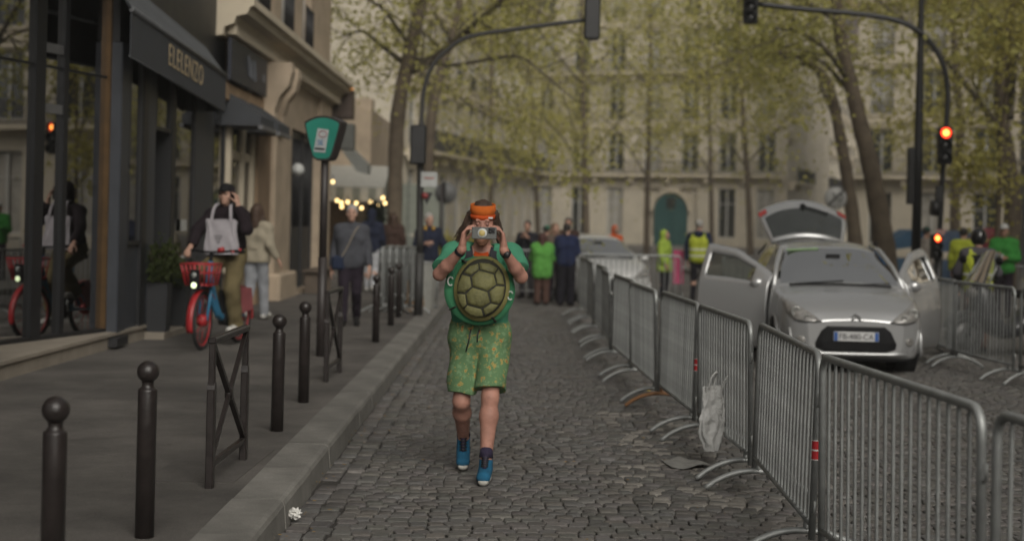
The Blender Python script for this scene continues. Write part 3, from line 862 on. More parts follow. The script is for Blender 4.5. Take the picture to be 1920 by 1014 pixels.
# white carrier bag on the fourth barrier
m_bag = M('bag_film', (.44, .44, .43), .45, var=.08, scale=9, bump=.6, bscale=26)
pb = NB[3]
bagc = Vector((1.47, 10.55, 0))
bag = empty('plastic_bag', (bagc.x, bagc.y, .10), RAD(35), 'white crumpled plastic bag hanging on a crowd barrier beside the lane', 'bag')
def bagfn(u, v):
    a = u * 2 * math.pi
    z = .46 * v
    wd = (.105 + .02 * math.sin(3 * v + 1)) * (.55 + .45 * min(1, v / .35))
    dp = .022 * (1.1 - .6 * v)
    n_ = .030 * noise.noise(Vector((2.2 * math.cos(a), 2.2 * math.sin(a), 5 * v))) + .016 * noise.noise(Vector((5 * math.cos(a), 5 * math.sin(a), 11 * v)))
    return ((wd + n_) * math.cos(a), (dp + n_) * math.sin(a) + .03, z)
q = MB(); q.sheet(bagfn, 40, 22); q.build('sack', m_bag, bag, fix=False)
q = MB(); q.tube(spline([(-.06, .02, .44), (-.05, .0, .52), (-.02, -.02, .56), (.01, .02, .53), (.0, .03, .44)], 4), .009, 6); q.build('handle', m_bag, bag)
q = MB(); q.tube(spline([(.06, .02, .43), (.08, 0, .50), (.11, -.02, .54), (.10, .03, .47), (.07, .03, .40)], 4), .007, 6); q.build('handle', m_bag, bag)
bg2 = empty('paper_sheet', (1.25, 10.55, .004), .3, 'torn pale plastic sheet lying on the cobbles below the hanging bag', 'litter')
q = MB(); q.sheet(lambda u, v: ((u - .5) * .34 * (1 - .4 * v), (v - .5) * .36, .012 + .014 * math.sin(7 * u + 3) * math.cos(6 * v)), 14, 14); q.build('sheet', M('bag_grey', (.22, .215, .20), .6, var=.2, scale=12), bg2, fix=False)
pp = G(552, 975, 0)
paper = empty('paper_ball', (pp.x, pp.y, .0), 0, 'crumpled white paper tissue lying in the gutter at the kerb', 'litter')
q = MB(); rr_ = random.Random(4)
bm = bmesh.new(); bmesh.ops.create_icosphere(bm, subdivisions=3, radius=.042)
for v in bm.verts: v.co *= .62 + .6 * rr_.random() ** 1.4; v.co.z = max(v.co.z * .75, -.036)
me = bpy.data.meshes.new('crumple'); bm.to_mesh(me); bm.free(); link('crumple', me, M('tissue', (.62, .61, .58), .9, var=.08), paper, (0, 0, .04))
for nm_, (px, py), c, lb_ in (('cup_lid', (838, 618), (.35, .34, .33), 'small pale scrap of packaging lying in the gutter beyond the man'), ('wrapper', (1205, 735), (.35, .25, .04), 'small yellow wrapper lying under the barrier row')):
    p = G(px, py, 0); o = empty(nm_, (p.x, p.y, .005), .4, lb_, 'litter')
    q = MB(); q.sheet(lambda u, v: ((u - .5) * .13, (v - .5) * .09, .02 + .02 * math.sin(5 * u) * math.cos(4 * v + 1)), 8, 8); q.build('scrap', M('scrap_' + nm_, c, .6), o, fix=False)

# paper sack and clutter behind the bollards
p = G(800, 575, PAVE)
sk = empty('paper_sack', (-1.62, 25.0, PAVE), .2, 'brown paper sack slumped beside the stacked barriers', 'sack')
q = MB(); q.sheet(lambda u, v: ((.17 + .02 * math.sin(6 * v)) * math.cos(6.283 * u) * (1 - .35 * v * v), .13 * math.sin(6.283 * u) * (1 - .4 * v * v) + .015 * math.sin(9 * v), .52 * v), 24, 12)
q.build('sack', M('kraft_paper', (.30, .19, .10), .85, var=.2, scale=7, bump=.5, bscale=14), sk, fix=False)
sk = empty('refuse_bag', (-1.50, 25.6, PAVE), .2, 'translucent white refuse sack in a hoop behind the brown paper sack', 'bag')
q = MB(); q.sheet(lambda u, v: (.24 * math.cos(6.283 * u) * (.75 + .5 * v - .25 * v * v) + .02 * math.sin(11 * u * 6.28), .22 * math.sin(6.283 * u) * (.75 + .5 * v - .25 * v * v), .8 * v), 36, 14)
q.build('sack', M('cloudy_film', (.24, .24, .22), .5, var=.12, bump=.6, bscale=12), sk, fix=False)
q = MB(); q.tube([(.25 * math.cos(k * .3142), .23 * math.sin(k * .3142), .8) for k in range(20)], .012, 6, closed=True); q.tube([(.25, 0, .8), (.25, 0, 0)], .012); q.tube([(-.25, 0, .8), (-.25, 0, 0)], .012); q.build('hoop', m_galv, sk)

# sign with teal face on a brown post
m_pole = M('pole_paint', (.030, .024, .023), .5, var=.25, scale=8)
p = G(601, 668, PAVE)
sg = empty('panel_sign', (p.x, p.y, PAVE), RAD(-22), 'brown post with a teal shield-shaped panel at the pavement edge', 'sign')
q = MB(); q.tube([(0, 0, -.05), (0, 0, 1.1)], .052, 14); q.tube([(0, 0, 1.1), (0, 0, 2.30)], .042, 14); q.build('post', m_pole, sg)
out = spline([(-.115, 0, 2.20), (-.16, 0, 2.33), (-.225, 0, 2.56), (-.20, 0, 2.605), (-.10, 0, 2.645), (0, 0, 2.658), (.10, 0, 2.645), (.20, 0, 2.605), (.225, 0, 2.56), (.16, 0, 2.33), (.115, 0, 2.20), (.06, 0, 2.165), (-.06, 0, 2.165)], 3)
out = [(v.x, -.075, v.z) for v in out]
q = MB(); q.prism(out, (0, .15, 0)); cas = q.build('casing', m_pole, sg)
inn = [(x * .91, -.079, 2.41 + (z - 2.41) * .91) for x, _, z in out]
q = MB(); q.prism(inn, (0, .006, 0)); q.build('face', M('teal_enamel', (.028, .22, .165), .35, var=.10, scale=3), cas)
tk = M('sticker_paper', (.40, .42, .42), .6, var=.1)
q = MB(); q.prism([(-.10, -.083, 2.26), (.045, -.083, 2.25), (.085, -.083, 2.50), (-.055, -.083, 2.52)], (0, .003, 0)); stk = q.build('sticker', tk, sg)
q = MB(); q.tube([(.015 + .05 * math.cos(k * .3927), -.0845, 2.455 + .035 * math.sin(k * .3927)) for k in range(16)], .006, 4, closed=True); q.build('ring', M('sticker_pinkish', (.33, .17, .18), .6), stk)
q = MB(); q.prism([(-.085, -.0855, 2.285), (.035, -.0855, 2.275), (.04, -.0855, 2.30), (-.08, -.0855, 2.31)], (0, .003, 0)); q.build('bar', M('ink_dark', (.04, .05, .05), .6), stk)
me = text_mesh('SE', .085); link('lettering', me, M('ink_blue', (.05, .16, .30), .6), stk, (-.015, -.086, 2.36))

m_black = M('black_metal', (.012, .012, .013), .45, var=.3, scale=8)
def lens(parent, x, z, r, lit, nm='lamp'):
    q = MB(); q.lathe([(r * 1.1, .0), (r * 1.1, -.12), (r * 1.16, -.12), (r * 1.16, .0)], c=(x, 0, z), axis='y', n=18)
    # open hood below
    h = q.build('visor', m_black, parent)
    q = MB(); q.lathe([(0, -.035), (r * .6, -.028), (r, -.008), (r, .01), (0, .01)], c=(x, 0, z), axis='y', n=18)
    if lit: m = M('signal_red_lit', (.5, .03, .02), .4, emit=(1.0, .045, .015), estr=4.)
    else: m = M('signal_dark', (.02, .02, .02), .25, var=.2)
    q.build(nm, m, parent)
    if lit:
        q = MB(); q.lathe([(0, -.048), (r * .35, -.046), (r * .6, -.036), (0, -.03)], c=(x, 0, z), axis='y', n=18)
        q.build('core', M('signal_core_lit', (.6, .2, .05), .4, emit=(1.0, .33, .06), estr=7.), parent)
def head(parent, c, sx, h, front=True, lit=0, rz=0.):
    "three-lamp signal head; front faces -Y when front"
    e = empty('signal_head', c, rz if front else rz + math.pi); e.parent = parent
    q = MB(); q.bbox(-sx / 2, sx / 2, 0, .16, -h / 2, h / 2, .025); q.build('housing', m_black, e)
    for k in range(3):
        lens(e, 0, h / 2 - h * (k + .5) / 3, sx * .36, lit and k == 0)
    return e
# left signal: pole on the pavement, arm over the lane
p = G(784, 592, PAVE); D = p.y
tl = empty('traffic_light', (p.x, p.y, PAVE), 0, 'traffic light pole on the left pavement with an arm reaching over the lane', 'traffic light')
def rel(px, py, d, root): return P(px, py, d) - root.location
q = MB(); q.tube([(0, 0, -.05), (0, 0, 1.0)], .075, 12); q.tube(spline([(0, 0, 1.0), rel(788, 330, D, tl), rel(790, 240, D, tl), rel(795, 170, D, tl), rel(812, 122, D, tl), rel(850, 85, D, tl), rel(890, 67, D, tl), rel(990, 52, D, tl), rel(1100, 38, D, tl)], 5), [.055] * 11 + [.034] * 30, 10); q.build('pole', M('mast_haze_grey', (.030, .029, .028), .6, var=.2), tl)  # mast colour lifted towards grey to imitate haze in front of it
e = head(tl, rel(785, 272, D - .06, tl), .25, .62, front=False)
e2 = head(tl, rel(1110, 36, D, tl), .25, .68, front=False)
q = MB(); c = rel(792, 338, D, tl); q.bbox(c.x - .02, c.x + .24, -.09, -.075, c.z - .11, c.z + .13, .004); q.build('plate', M('plate_pale', (.36, .37, .36), .6), tl)
q = MB(); q.bbox(c.x + .03, c.x + .19, -.094, -.091, c.z + .02, c.z + .045, .001); q.build('stripe', M('plate_stripe', (.30, .10, .08), .6), tl)
q = MB(); c = rel(795, 372, D, tl); q.prism([(c.x - .05, -.1, c.z + .10), (c.x + .14, -.1, c.z + .09), (c.x + .05, -.1, c.z - .10)], (0, .08, 0)); q.build('bracket', m_black, tl)
q = MB(); q.lathe([(0, -.02), (.05, -.02), (.05, 0), (0, 0)], c=(c.x + .02, -.105, c.z + .04), axis='y', n=14); q.build('repeater', M('repeater_red', (.22, .03, .03), .4), tl)
# right signal with the lit red lamp
p = G(1757, 588, .13); D = p.y
tr_ = empty('traffic_light', (p.x, p.y, .13), 0, 'traffic light with a lit red lamp and a curved arm over the street', 'traffic light')
q = MB(); q.tube([(0, 0, -.1), (0, 0, 1.1)], .075, 12); q.tube(spline([(0, 0, 1.1), rel(1764, 400, D, tr_), rel(1768, 320, D, tr_), rel(1774, 240, D, tr_), rel(1777, 170, D, tr_), rel(1766, 115, D, tr_), rel(1735, 70, D, tr_), rel(1690, 42, D, tr_), rel(1620, 28, D, tr_), rel(1500, 17, D, tr_), rel(1420, 8, D, tr_)], 5), .050, 10); q.build('pole', m_black, tr_)
head(tr_, rel(1773, 273, D - .20, tr_), .27, .70, True, 1, RAD(-8))
head(tr_, rel(1407, 14, D - .10, tr_), .28, .60, True, 0, RAD(-12))
e = head(tr_, rel(1757, 462, D - .18, tr_), .20, .46, True, 1)
q = MB(); c = rel(1757, 365, D, tr_); q.bbox(c.x - .06, c.x + .05, -.16, -.06, c.z - .16, c.z + .16, .01); q.build('control_box', m_black, tr_)
c = rel(1743, 390, D, tr_)
q = MB(); q.lathe([(.0, 0), (.14, 0), (.16, .12), (.0, .12)], c=(c.x, -.1, c.z), axis='x', n=14); q.build('siren_horn', m_black, tr_)
c = rel(1757, 440, D, tr_)
q = MB(); q.prism([(c.x - .11, -.27, c.z + .10), (c.x + .11, -.27, c.z + .10), (c.x, -.27, c.z - .08)], (0, .01, 0)); q.build('yield_plate', M('plate_red_white', (.34, .20, .18), .6), tr_)
# tall lamp post
p = P(1716, 540, 29.0)
lp = empty('lamp_post', (p.x, 29.0, .13), 0, 'tall slim black lamp post beside the right traffic light', 'lamp post')
b_ = P(1727, -40, 29.0) - lp.location
q = MB(); q.lathe([(.17, -.1), (.17, .15), (.12, .25), (.11, 1.0), (.085, 1.1)], n=16); q.build('base', m_black, lp)
q = MB(); q.tube([(0, 0, 1.1), (0, 0, 3.0), (b_.x * .2, 0, b_.z), (b_.x * .2, 0, b_.z + 2.5)], [.095, .085, .05, .04], 12); q.build('shaft', m_black, lp)
q = MB(); c = rel(1711, 330, 29, lp); q.bbox(c.x - .11, c.x + .03, -.10, .05, c.z - .55, c.z + .55, .02); q.build('junction_box', m_black, lp)
q = MB(); q.tube([(b_.x * .2, 0, b_.z + 2.5), (b_.x * .2 - .6, -.2, b_.z + 2.7)], .03); q.ball((b_.x * .2 - .7, -.24, b_.z + 2.66), (.28, .12, .07)); q.build('lantern', m_black, lp)
# round 30 sign
D = 40.0; c = P(1567, 371, D)
rs = empty('round_sign', (c.x, D, 0), RAD(4), 'round grey road sign reading 30 with a diagonal bar, above the open tailgate', 'sign')
q = MB(); q.tube([(0, .04, 0), (0, .04, c.z + .2)], .035, 10); q.build('post', m_galv, rs)
q = MB(); q.lathe([(0, -.02), (.30, -.02), (.305, -.01), (.305, .01), (0, .01)], c=(0, 0, c.z), axis='y', n=32); q.build('disc', M('sign_grey', (.33, .33, .32), .5), rs)
q = MB(); q.tube([(.285 * math.cos(k * .19635), -.022, c.z + .285 * math.sin(k * .19635)) for k in range(32)], .008, 4, closed=True); q.build('rim', M('sign_rim', (.2, .2, .2), .5), rs)
link('lettering', text_mesh('30', .34), M('sign_ink', (.03, .03, .03), .5), rs, (.02, -.024, c.z))
q = MB(); q.prism([(-.24, -.029, c.z - .19), (-.20, -.029, c.z - .23), (.24, -.029, c.z + .19), (.20, -.029, c.z + .23)], (0, .004, 0)); q.build('diagonal_bar', MATS['sign_ink'], rs)
# dark round sign seen from behind, and slim post
D = 46.0; c = P(836, 362, D)
rs = empty('round_sign', (c.x, D, 0), 0, 'back of a round grey road sign on a post behind the left traffic light', 'sign')
q = MB(); q.tube([(-.12, -.03, 0), (-.12, -.03, c.z + .3)], .05, 10); q.build('post', m_pole, rs)
q = MB(); q.lathe([(0, -.02), (.34, -.02), (.34, .02), (0, .02)], c=(0, 0, c.z), axis='y', n=28); q.build('disc', M('sign_back', (.11, .11, .11), .6), rs)
# ------------------------------------------------------------------ left shop building
FX = -4.50                      # street face of the building
m_front = M('shopfront_paint', (.009, .0095, .011), .5, var=.2, scale=3)
m_slateb = M('slate_blue_paint', (.036, .040, .049), .5, var=.18, scale=3)
m_warm = M('warm_stone', (.42, .335, .245), .85, var=.2, scale=1.6, bump=.3, bscale=14)
m_dirty = M('weathered_stone', (.34, .262, .185), .9, var=.3, scale=2.2, bump=.4, bscale=14)
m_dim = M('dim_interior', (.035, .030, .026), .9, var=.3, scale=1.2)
m_shopglass = glass('shop_glass', (.30, .31, .30), 7.0, 0, .012, 1.2)
m_plinth = M('plinth_stone', (.27, .235, .19), .85, var=.2, scale=2.2, bump=.3, bscale=30)
sb = empty('shop_building', (FX, 24., PAVE), 0, 'stone building with dark shopfronts along the left pavement', 'building')
def L(x, y, z): return (x - FX, y - 24., z - PAVE)
def part(nm, mat, par=sb, *boxes, bev=None):
    q = MB()
    for (x0, x1, y0, y1, z0, z1) in boxes:
        a, b = L(x0, y0, z0), L(x1, y1, z1)
        if bev: q.bbox(a[0], b[0], a[1], b[1], a[2], b[2], bev)
        else: q.box(a[0], b[0], a[1], b[1], a[2], b[2])
    return q.build(nm, mat, par)
# shell: back, ceiling, upper wall, floor of the shop
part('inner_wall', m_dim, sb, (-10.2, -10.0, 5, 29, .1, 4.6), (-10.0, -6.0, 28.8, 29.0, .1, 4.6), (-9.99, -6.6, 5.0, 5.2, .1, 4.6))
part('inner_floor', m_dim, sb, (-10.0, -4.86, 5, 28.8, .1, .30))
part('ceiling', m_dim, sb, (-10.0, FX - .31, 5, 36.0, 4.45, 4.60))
m_upper = m_warm
# upper storeys with openings
levels = [(5.0, 3.5), (8.5, 3.4), (11.9, 3.3)]
bays = [(6.0 + 2.9 * i) for i in range(10)]
for zi, (z0, hh) in enumerate(levels):
    bx = [(FX - .30, FX, 5.0, 36.0, z0, z0 + .25), (FX - .30, FX, 5.0, 36.0, z0 + 2.75, z0 + hh)]
    prev = 5.0
    for yc in bays + [36.8]:
        bx.append((FX - .30, FX, prev, min(36.0, yc - .62), z0 + .25, z0 + 2.75)); prev = yc + .62
        if yc > 36: break
    bx = [k for k in bx if k[3] > k[2] + .01]
    part('wall', m_upper, sb, *bx)
    for yc in bays:
        if yc + .62 > 36: continue
        w_ = part('window', m_wframe, sb, (FX - .20, FX - .14, yc - .62, yc - .55, z0 + .25, z0 + 2.75), (FX - .20, FX - .14, yc + .55, yc + .62, z0 + .25, z0 + 2.75), (FX - .20, FX - .14, yc - .04, yc + .04, z0 + .25, z0 + 2.75), (FX - .195, FX - .145, yc - .55, yc + .55, z0 + 1.9, z0 + 1.96))
        part('pane', m_pane, w_, (FX - .24, FX - .21, yc - .6, yc + .6, z0 + .27, z0 + 2.73))
        r_ = MB()
        for k in range(12): y_ = yc - .6 + 1.2 * k / 11; a = L(FX + .06, y_, z0 + .25); r_.tube([a, (a[0], a[1], a[2] + .85)], .011, 5)
        a, b = L(FX + .06, yc - .62, z0 + 1.1), L(FX + .06, yc + .62, z0 + 1.1); r_.tube([a, b], .02, 6); a, b = L(FX + .06, yc - .62, z0 + .32), L(FX + .06, yc + .62, z0 + .32); r_.tube([a, b], .014, 6)
        r_.build('railing', m_iron, w_)
part('inner_core', m_dim, sb, (-12, FX - .32, 5.0, 36.0, 4.61, 15.2))
part('end_wall', m_warm, sb, (-12, FX - .001, 36.001, 36.3, .0, 15.2), bev=.02)
# moulded cornice and balcony shelf over the ground floor
prof = [(0, 4.36), (.10, 4.38), (.12, 4.50), (.26, 4.55), (.30, 4.66), (.46, 4.70), (.50, 4.80), (.56, 4.82), (.56, 4.93), (.50, 4.96), (.0, 4.99)]
q = MB(); q.prism([L(FX + x, 22.4, z) for x, z in prof], (0, 14.1, 0)); q.build('cornice', m_trim, sb)
q = MB(); q.box(0, .13, 0, .10, 0, .135); dn = q.mesh('dentil')
for k in range(70): link('dentil', dn, m_trim, sb, L(FX + .14, 22.6 + k * .198, 4.41))
prof2 = [(0, 8.3), (.2, 8.34), (.3, 8.5), (.62, 8.55), (.62, 8.68), (0, 8.7)]
q = MB(); q.prism([L(FX + x, 5.0, z) for x, z in prof2], (0, 31.4, 0)); q.build('cornice', m_trim, sb)

# ground floor of the dark shop (5 - 23 m): fascia over glass
part('fascia', m_front, sb, (FX - .30, FX - .002, 16.98, 23.2, 3.62, 4.99), (FX - .30, FX - .002, 5.0, 16.979, 4.45, 4.99))
part('pilaster', m_front, sb, (FX - .28, FX + .03, 5.0, 12.6, .1, 3.62))
part('pilaster', m_slateb, sb, (FX - .22, FX + .035, 16.98, 17.35, .30, 3.62), bev=.012)
part('pilaster', m_front, sb, (FX - .30, FX + .05, 17.95, 18.2, .30, 3.62), bev=.012)
part('pilaster', m_slateb, sb, (FX - .22, FX + .04, 18.2, 18.62, .30, 3.62), bev=.012)
part('pilaster', m_slateb, sb, (FX - .22, FX + .04, 20.95, 22.2, .16, 3.62), bev=.012)
part('pilaster', m_front, sb, (FX - .30, FX + .05, 19.45, 19.68, .16, 3.62), bev=.012)
part('panel', m_slateb, sb, (FX - .16, FX + .01, 17.35, 17.95, .30, 1.30), bev=.01)
part('panel', m_front, sb, (FX - .14, FX + .01, 19.68, 20.95, .16, .62), bev=.01)
def pane(y0, y1, z0, z1, x=FX + .01):
    w_ = part('window', m_front, sb, (x - .03, x + .03, y0, y0 + .05, z0, z1), (x - .03, x + .03, y1 - .05, y1, z0, z1), (x - .03, x + .03, y0 + .05, y1 - .05, z1 - .05, z1), (x - .03, x + .03, y0 + .05, y1 - .05, z0, z0 + .05))
    q = MB(); q.quad(L(x, y0 + .04, z0 + .04), L(x, y1 - .04, z0 + .04), L(x, y1 - .04, z1 - .04), L(x, y0 + .04, z1 - .04)); q.build('pane', m_shopglass, w_, fix=False)
    return w_
pane(17.35, 17.95, 1.30, 3.62); pane(19.68, 20.95, .62, 3.62); pane(22.2, 23.1, .5, 3.62)
pane(18.62, 19.45, 2.72, 3.62)
dr = part('door', m_front, sb, (FX - .34, FX - .29, 18.62, 18.70, .30, 2.72), (FX - .34, FX - .29, 19.37, 19.45, .30, 2.72), (FX - .34, FX - .29, 18.70, 19.37, 2.64, 2.72), (FX - .34, FX - .29, 18.70, 19.37, .30, .55))
q = MB(); q.tube([L(FX - .26, 18.76, .95), L(FX - .26, 18.76, 1.75)], .015, 8); q.build('door_handle', m_galv2, dr)
for y0, y1, z0, z1 in ((20.1, 20.45, 1.45, 1.60), (20.15, 20.35, 1.0, 1.12)): part('notice', M('notice_paper', (.42, .42, .40), .7, var=.2, scale=12), sb, (FX + .045, FX + .05, y0, y1, z0, z1))
# angled entrance glass
A_, B_ = Vector((-6.02, 12.0, 0)), Vector((-4.64, 17.02, 0))
dv = (B_ - A_).normalized(); nn_ = Vector((dv.y, -dv.x, 0))
def onrun(t, off, z):  # t metres back from the right end
    p = B_ - dv * t + nn_ * off; return Vector(L(p.x, p.y, z))
q = MB(); q.quad(onrun(5.1, 0, .34), onrun(.0, 0, .34), onrun(.0, 0, 4.4), onrun(5.1, 0, 4.4)); sw = q.build('shop_window', m_shopglass, sb, fix=False)
def post(t0, t1, z0, z1, mat, nm='mullion', o0=-.05, o1=.05):
    q = MB(); q.prism([onrun(t1, o0, z0), onrun(t0, o0, z0), onrun(t0, o1, z0), onrun(t1, o1, z0)], (0, 0, z1 - z0)); return q.build(nm, mat, sw)
m_bronze = M('bronze_trim', (.12, .070, .030), .45, .4, var=.3, scale=5)
post(-.02, .05, .34, 4.4, m_bronze, 'edge_trim', -.03, .06)
post(-.10, -.02, .30, 4.4, m_front)
post(1.32, 1.50, .34, 4.4, m_front); post(.88, .96, .34, 4.4, m_front)
post(.96, 1.32, 3.36, 3.46, M('rail_grey', (.10, .10, .10), .5), 'rail', -.02, .03); post(.96, 1.32, 2.72, 2.82, MATS['rail_grey'], 'rail', -.02, .03)
post(0.05, 5.1, 3.20, 3.225, m_front, 'rail', -.01, .02)
post(3.2, 3.3, .34, 4.4, m_front)
post(-.05, 5.1, .30, .36, m_front, 'sill', -.05, .06)
# plinth blocks
pb_ = [(-4.64, 12.0), (-4.62, 13.4), (-4.58, 15.2), (-4.53, 17.0), (-4.49, 18.25)]
for (x0, y0), (x1, y1) in zip(pb_[:-1], pb_[1:]):
    q = MB(); q.prism([L(x0 + .03, y0 + .004, 0.1), L(x1 + .03, y1 - .004, 0.1), L(x1 - .9, y1 - .004, 0.1), L(x0 - 1.6, y0 + .004, 0.1)], (0, 0, .185)); q.prism([L(x0 + .06, y0 + .002, .286), L(x1 + .06, y1 - .002, .286), L(x1 - .9, y1 - .002, .286), L(x0 - 1.6, y0 + .002, .286)], (0, 0, .035))
    q.build('plinth_stone', m_plinth, sb)
q = MB(); a, b = L(-4.498, 16.75, .17), L(-4.40, 17.25, .27); q.box(a[0], b[0], a[1], b[1], a[2], b[2]); q.build('vent_grille', m_iron, sb)
part('step', m_plinth, sb, (FX - .4, FX + .28, 18.255, 21.0, .1, .225), (FX - .4, FX + .14, 21.0, 23.2, .1, .205), bev=.012)
# stone section 23.2 - 29.4
part('wall', m_dirty, sb, (FX - .3, FX - .001, 23.2, 23.5, .1, 4.36), (FX - .3, FX - .001, 25.3, 25.6, .1, 4.36), (FX - .3, FX - .001, 23.5, 25.3, 3.9, 4.36), (FX - .3, FX - .001, 23.5, 25.3, .1, .75))
for y0 in (23.2, 24.35, 25.25): part('window_jamb', m_trim, sb, (FX - .001, FX + .10, y0, y0 + .22, .75, 3.5), bev=.03)
pane(23.5, 25.3, .75, 3.9, FX - .05)
part('transom', m_trim, sb, (FX - .03, FX + .06, 23.43, 25.24, 2.55, 2.70), bev=.02)
part('pilaster', M('brown_stone', (.27, .185, .115), .85, var=.2, scale=2, bump=.3), sb, (FX - .3, FX + .12, 25.62, 27.0, .1, 3.95), bev=.03)
part('pilaster', m_warm, sb, (FX - .3, FX + .20, 27.02, 29.0, .1, 4.34), bev=.04)
part('pilaster_base', m_warm, sb, (FX - .3, FX + .34, 26.96, 29.05, .1, .62), bev=.04)
q = MB(); pr = [(0, 3.1), (.16, 3.14), (.2, 3.3), (.18, 3.5), (.26, 3.75), (.42, 3.95), (.48, 4.2), (.46, 4.36), (0, 4.36)]
q.prism([L(FX + .12 + x, 26.1, z) for x, z in pr], (0, .42, 0)); q.build('corbel', m_warm, sb)
q = MB(); q.prism([L(FX + .12 + x * .9, 27.2, z) for x, z in pr], (0, .42, 0)); q.build('corbel', m_warm, sb)
# gate bay and end pier
part('wall', m_warm, sb, (FX - .3, FX + .02, 29.05, 34.0, 3.45, 4.36), (FX - .3, FX + .10, 34.0, 36.0, .1, 4.36), (FX - .3, FX + .02, 29.0, 29.25, .1, 3.45))
part('gate_back', m_front, sb, (FX - .36, FX - .31, 29.2, 34.05, .1, 3.45))
gt = part('iron_gate', m_iron, sb, (FX - .16, FX - .10, 29.25, 33.99, 1.35, 1.45), (FX - .16, FX - .10, 29.25, 33.99, 3.30, 3.44), (FX - .18, FX - .10, 29.25, 33.99, .14, 1.35))
gb = MB(); gb.tube([(0, 0, 0), (0, 0, 1.86)], .014, 6); gm = gb.mesh('bar')
for k in range(30): link('bar', gm, m_iron, gt, L(FX - .12, 29.4 + k * .155, 1.45))
for yy in (29.3, 30.85, 32.4, 33.92): part('gate_post', m_iron, gt, (FX - .17, FX - .06, yy, yy + .08, .14, 3.44))
q = MB(); c = L(FX + .12, 30.4, 2.62); q.ball(c, .13, 16, 10); gl = q.build('globe_lamp', M('opal_glass', (.55, .56, .54), .35, var=.05), sb)
q = MB(); q.tube([L(FX - .1, 30.4, 2.85), L(FX + .12, 30.4, 2.85), L(FX + .12, 30.4, 2.74)], .014, 6); q.build('bracket', m_iron, gl)
part('stall_riser', m_dirty, sb, (FX - .02, FX + .32, 29.3, 33.8, .1, .16), bev=.01)
# main awning with its lettering
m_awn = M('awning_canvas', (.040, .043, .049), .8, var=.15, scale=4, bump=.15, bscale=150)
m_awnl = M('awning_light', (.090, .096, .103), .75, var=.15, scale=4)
aw = empty('shop_awning', (FX, 19.0, 0), 0, 'dark shop awning with gold lettering over the left pavement', 'awning')
a0, a1 = P(243, 105, 16.4), P(421, 210, 21.6)
t0, t1 = Vector((FX + .01, 16.4, 4.36)), Vector((FX + .01, 21.6, 4.08))
o_ = aw.location
vh = Vector((0, 0, .52)); n_out = Vector((.012, 0, 0))
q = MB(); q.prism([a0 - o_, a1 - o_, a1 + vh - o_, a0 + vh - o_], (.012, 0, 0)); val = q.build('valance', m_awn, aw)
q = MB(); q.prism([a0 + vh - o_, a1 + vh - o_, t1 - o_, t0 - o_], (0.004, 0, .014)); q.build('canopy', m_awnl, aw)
q = MB(); q.tube([a0 + vh - o_ + Vector((.01, 0, .0)), a1 + vh - o_ + Vector((.01, 0, .0))], .034, 8); q.build('front_bar', M('awning_bar', (.13, .135, .14), .5, .3), aw)
q = MB(); q.tube([a0 - o_, a1 - o_], .013, 6); q.build('hem', m_awnl, aw)
for a, t in ((a0, t0), (a1, t1)):
    q = MB(); q.prism([a - o_, a + vh - o_, t - o_, Vector((t.x, t.y, a.z)) - o_], (0, .01, 0)) if a is a1 else q.tube([a + vh - o_, t - o_], .02, 6); q.build('side' if a is a1 else 'arm', m_awn, aw)
q = MB(); mid = (a0 + a1) / 2; q.tube([mid + vh - o_, Vector((FX, 19.0, 3.5)) - o_], .018, 6); q.build('arm', m_front, aw)
dirw = (a1 - a0).normalized()
me = text_mesh('ELELENZO', .38, space=1.18)
xa = [v.co.x for v in me.vertices]; sc_ = 1.92 / (max(xa) - min(xa))
me.transform(Matrix.Diagonal((sc_, 1, 1, 1)))
ex, ey, ez = dirw, Vector((-dirw.y, dirw.x, 0)).normalized(), Vector((0, 0, 1))
ez = (ez - ex * ez.dot(ex)).normalized(); ey = ez.cross(ex)
cpos = a0.lerp(a1, .515) + Vector((.018, 0, .275)) - o_
tx = link('lettering', me, M('gold_letters', (.42, .33, .20), .6, var=.1), val)
tx.matrix_local = Matrix(((ex.x, ey.x, ez.x, cpos.x), (ex.y, ey.y, ez.y, cpos.y), (ex.z, ey.z, ez.z, cpos.z), (0, 0, 0, 1)))
# sign band and small awnings of the next shop
fb = empty('sign_board', (FX, 23.5, 0), 0, 'navy fascia board with pale lettering above the second shop', 'sign')
q = MB(); q.bbox(.14, .20, -.9, 2.4, 3.72, 4.36, .01); q.build('board', M('navy_board', (.018, .021, .033), .5), fb)
for y0, z0, y1, z1 in ((.45, 4.22, .62, 3.92), (.66, 4.18, .80, 3.90), (1.0, 4.20, 1.12, 3.88)):
    q = MB(); q.beam((.204, y0, z0), (.204, y1, z1), .012, .07, up=(1, 0, 0)); q.build('faded_letter', M('pale_letters', (.20, .21, .23), .6), fb)
q = MB(); q.bbox(.201, .208, 1.95, 2.15, 3.95, 4.08, .002); q.build('faded_letter', M('pale_letters', (.20, .21, .23), .6), fb)
q = MB(); q.bbox(.0, .13, -1.0, 2.5, 3.42, 3.70, .02); q.build('stone_band', M('ochre_stone', (.31, .21, .125), .9, var=.3, scale=3, bump=.3), fb)
for y0, lb_ in ((22.9, 'nearer of the two small folded black awnings on the stone front'), (24.6, 'farther of the two small folded black awnings on the stone front')):
    sa = empty('small_awning', (FX, y0, 0), 0, lb_, 'awning', 'small black awnings')
    q = MB(); q.prism([(0, 0, 3.62), (.62, 0, 3.20), (.62, 0, 3.05), (0, 0, 3.05)], (0, 1.25, 0)); q.build('canopy', m_awn, sa)
    q = MB(); q.box(.58, .65, -.02, 1.27, 3.0, 3.06); q.build('front_bar', M('awning_bar_grey', (.12, .12, .125), .5), sa)
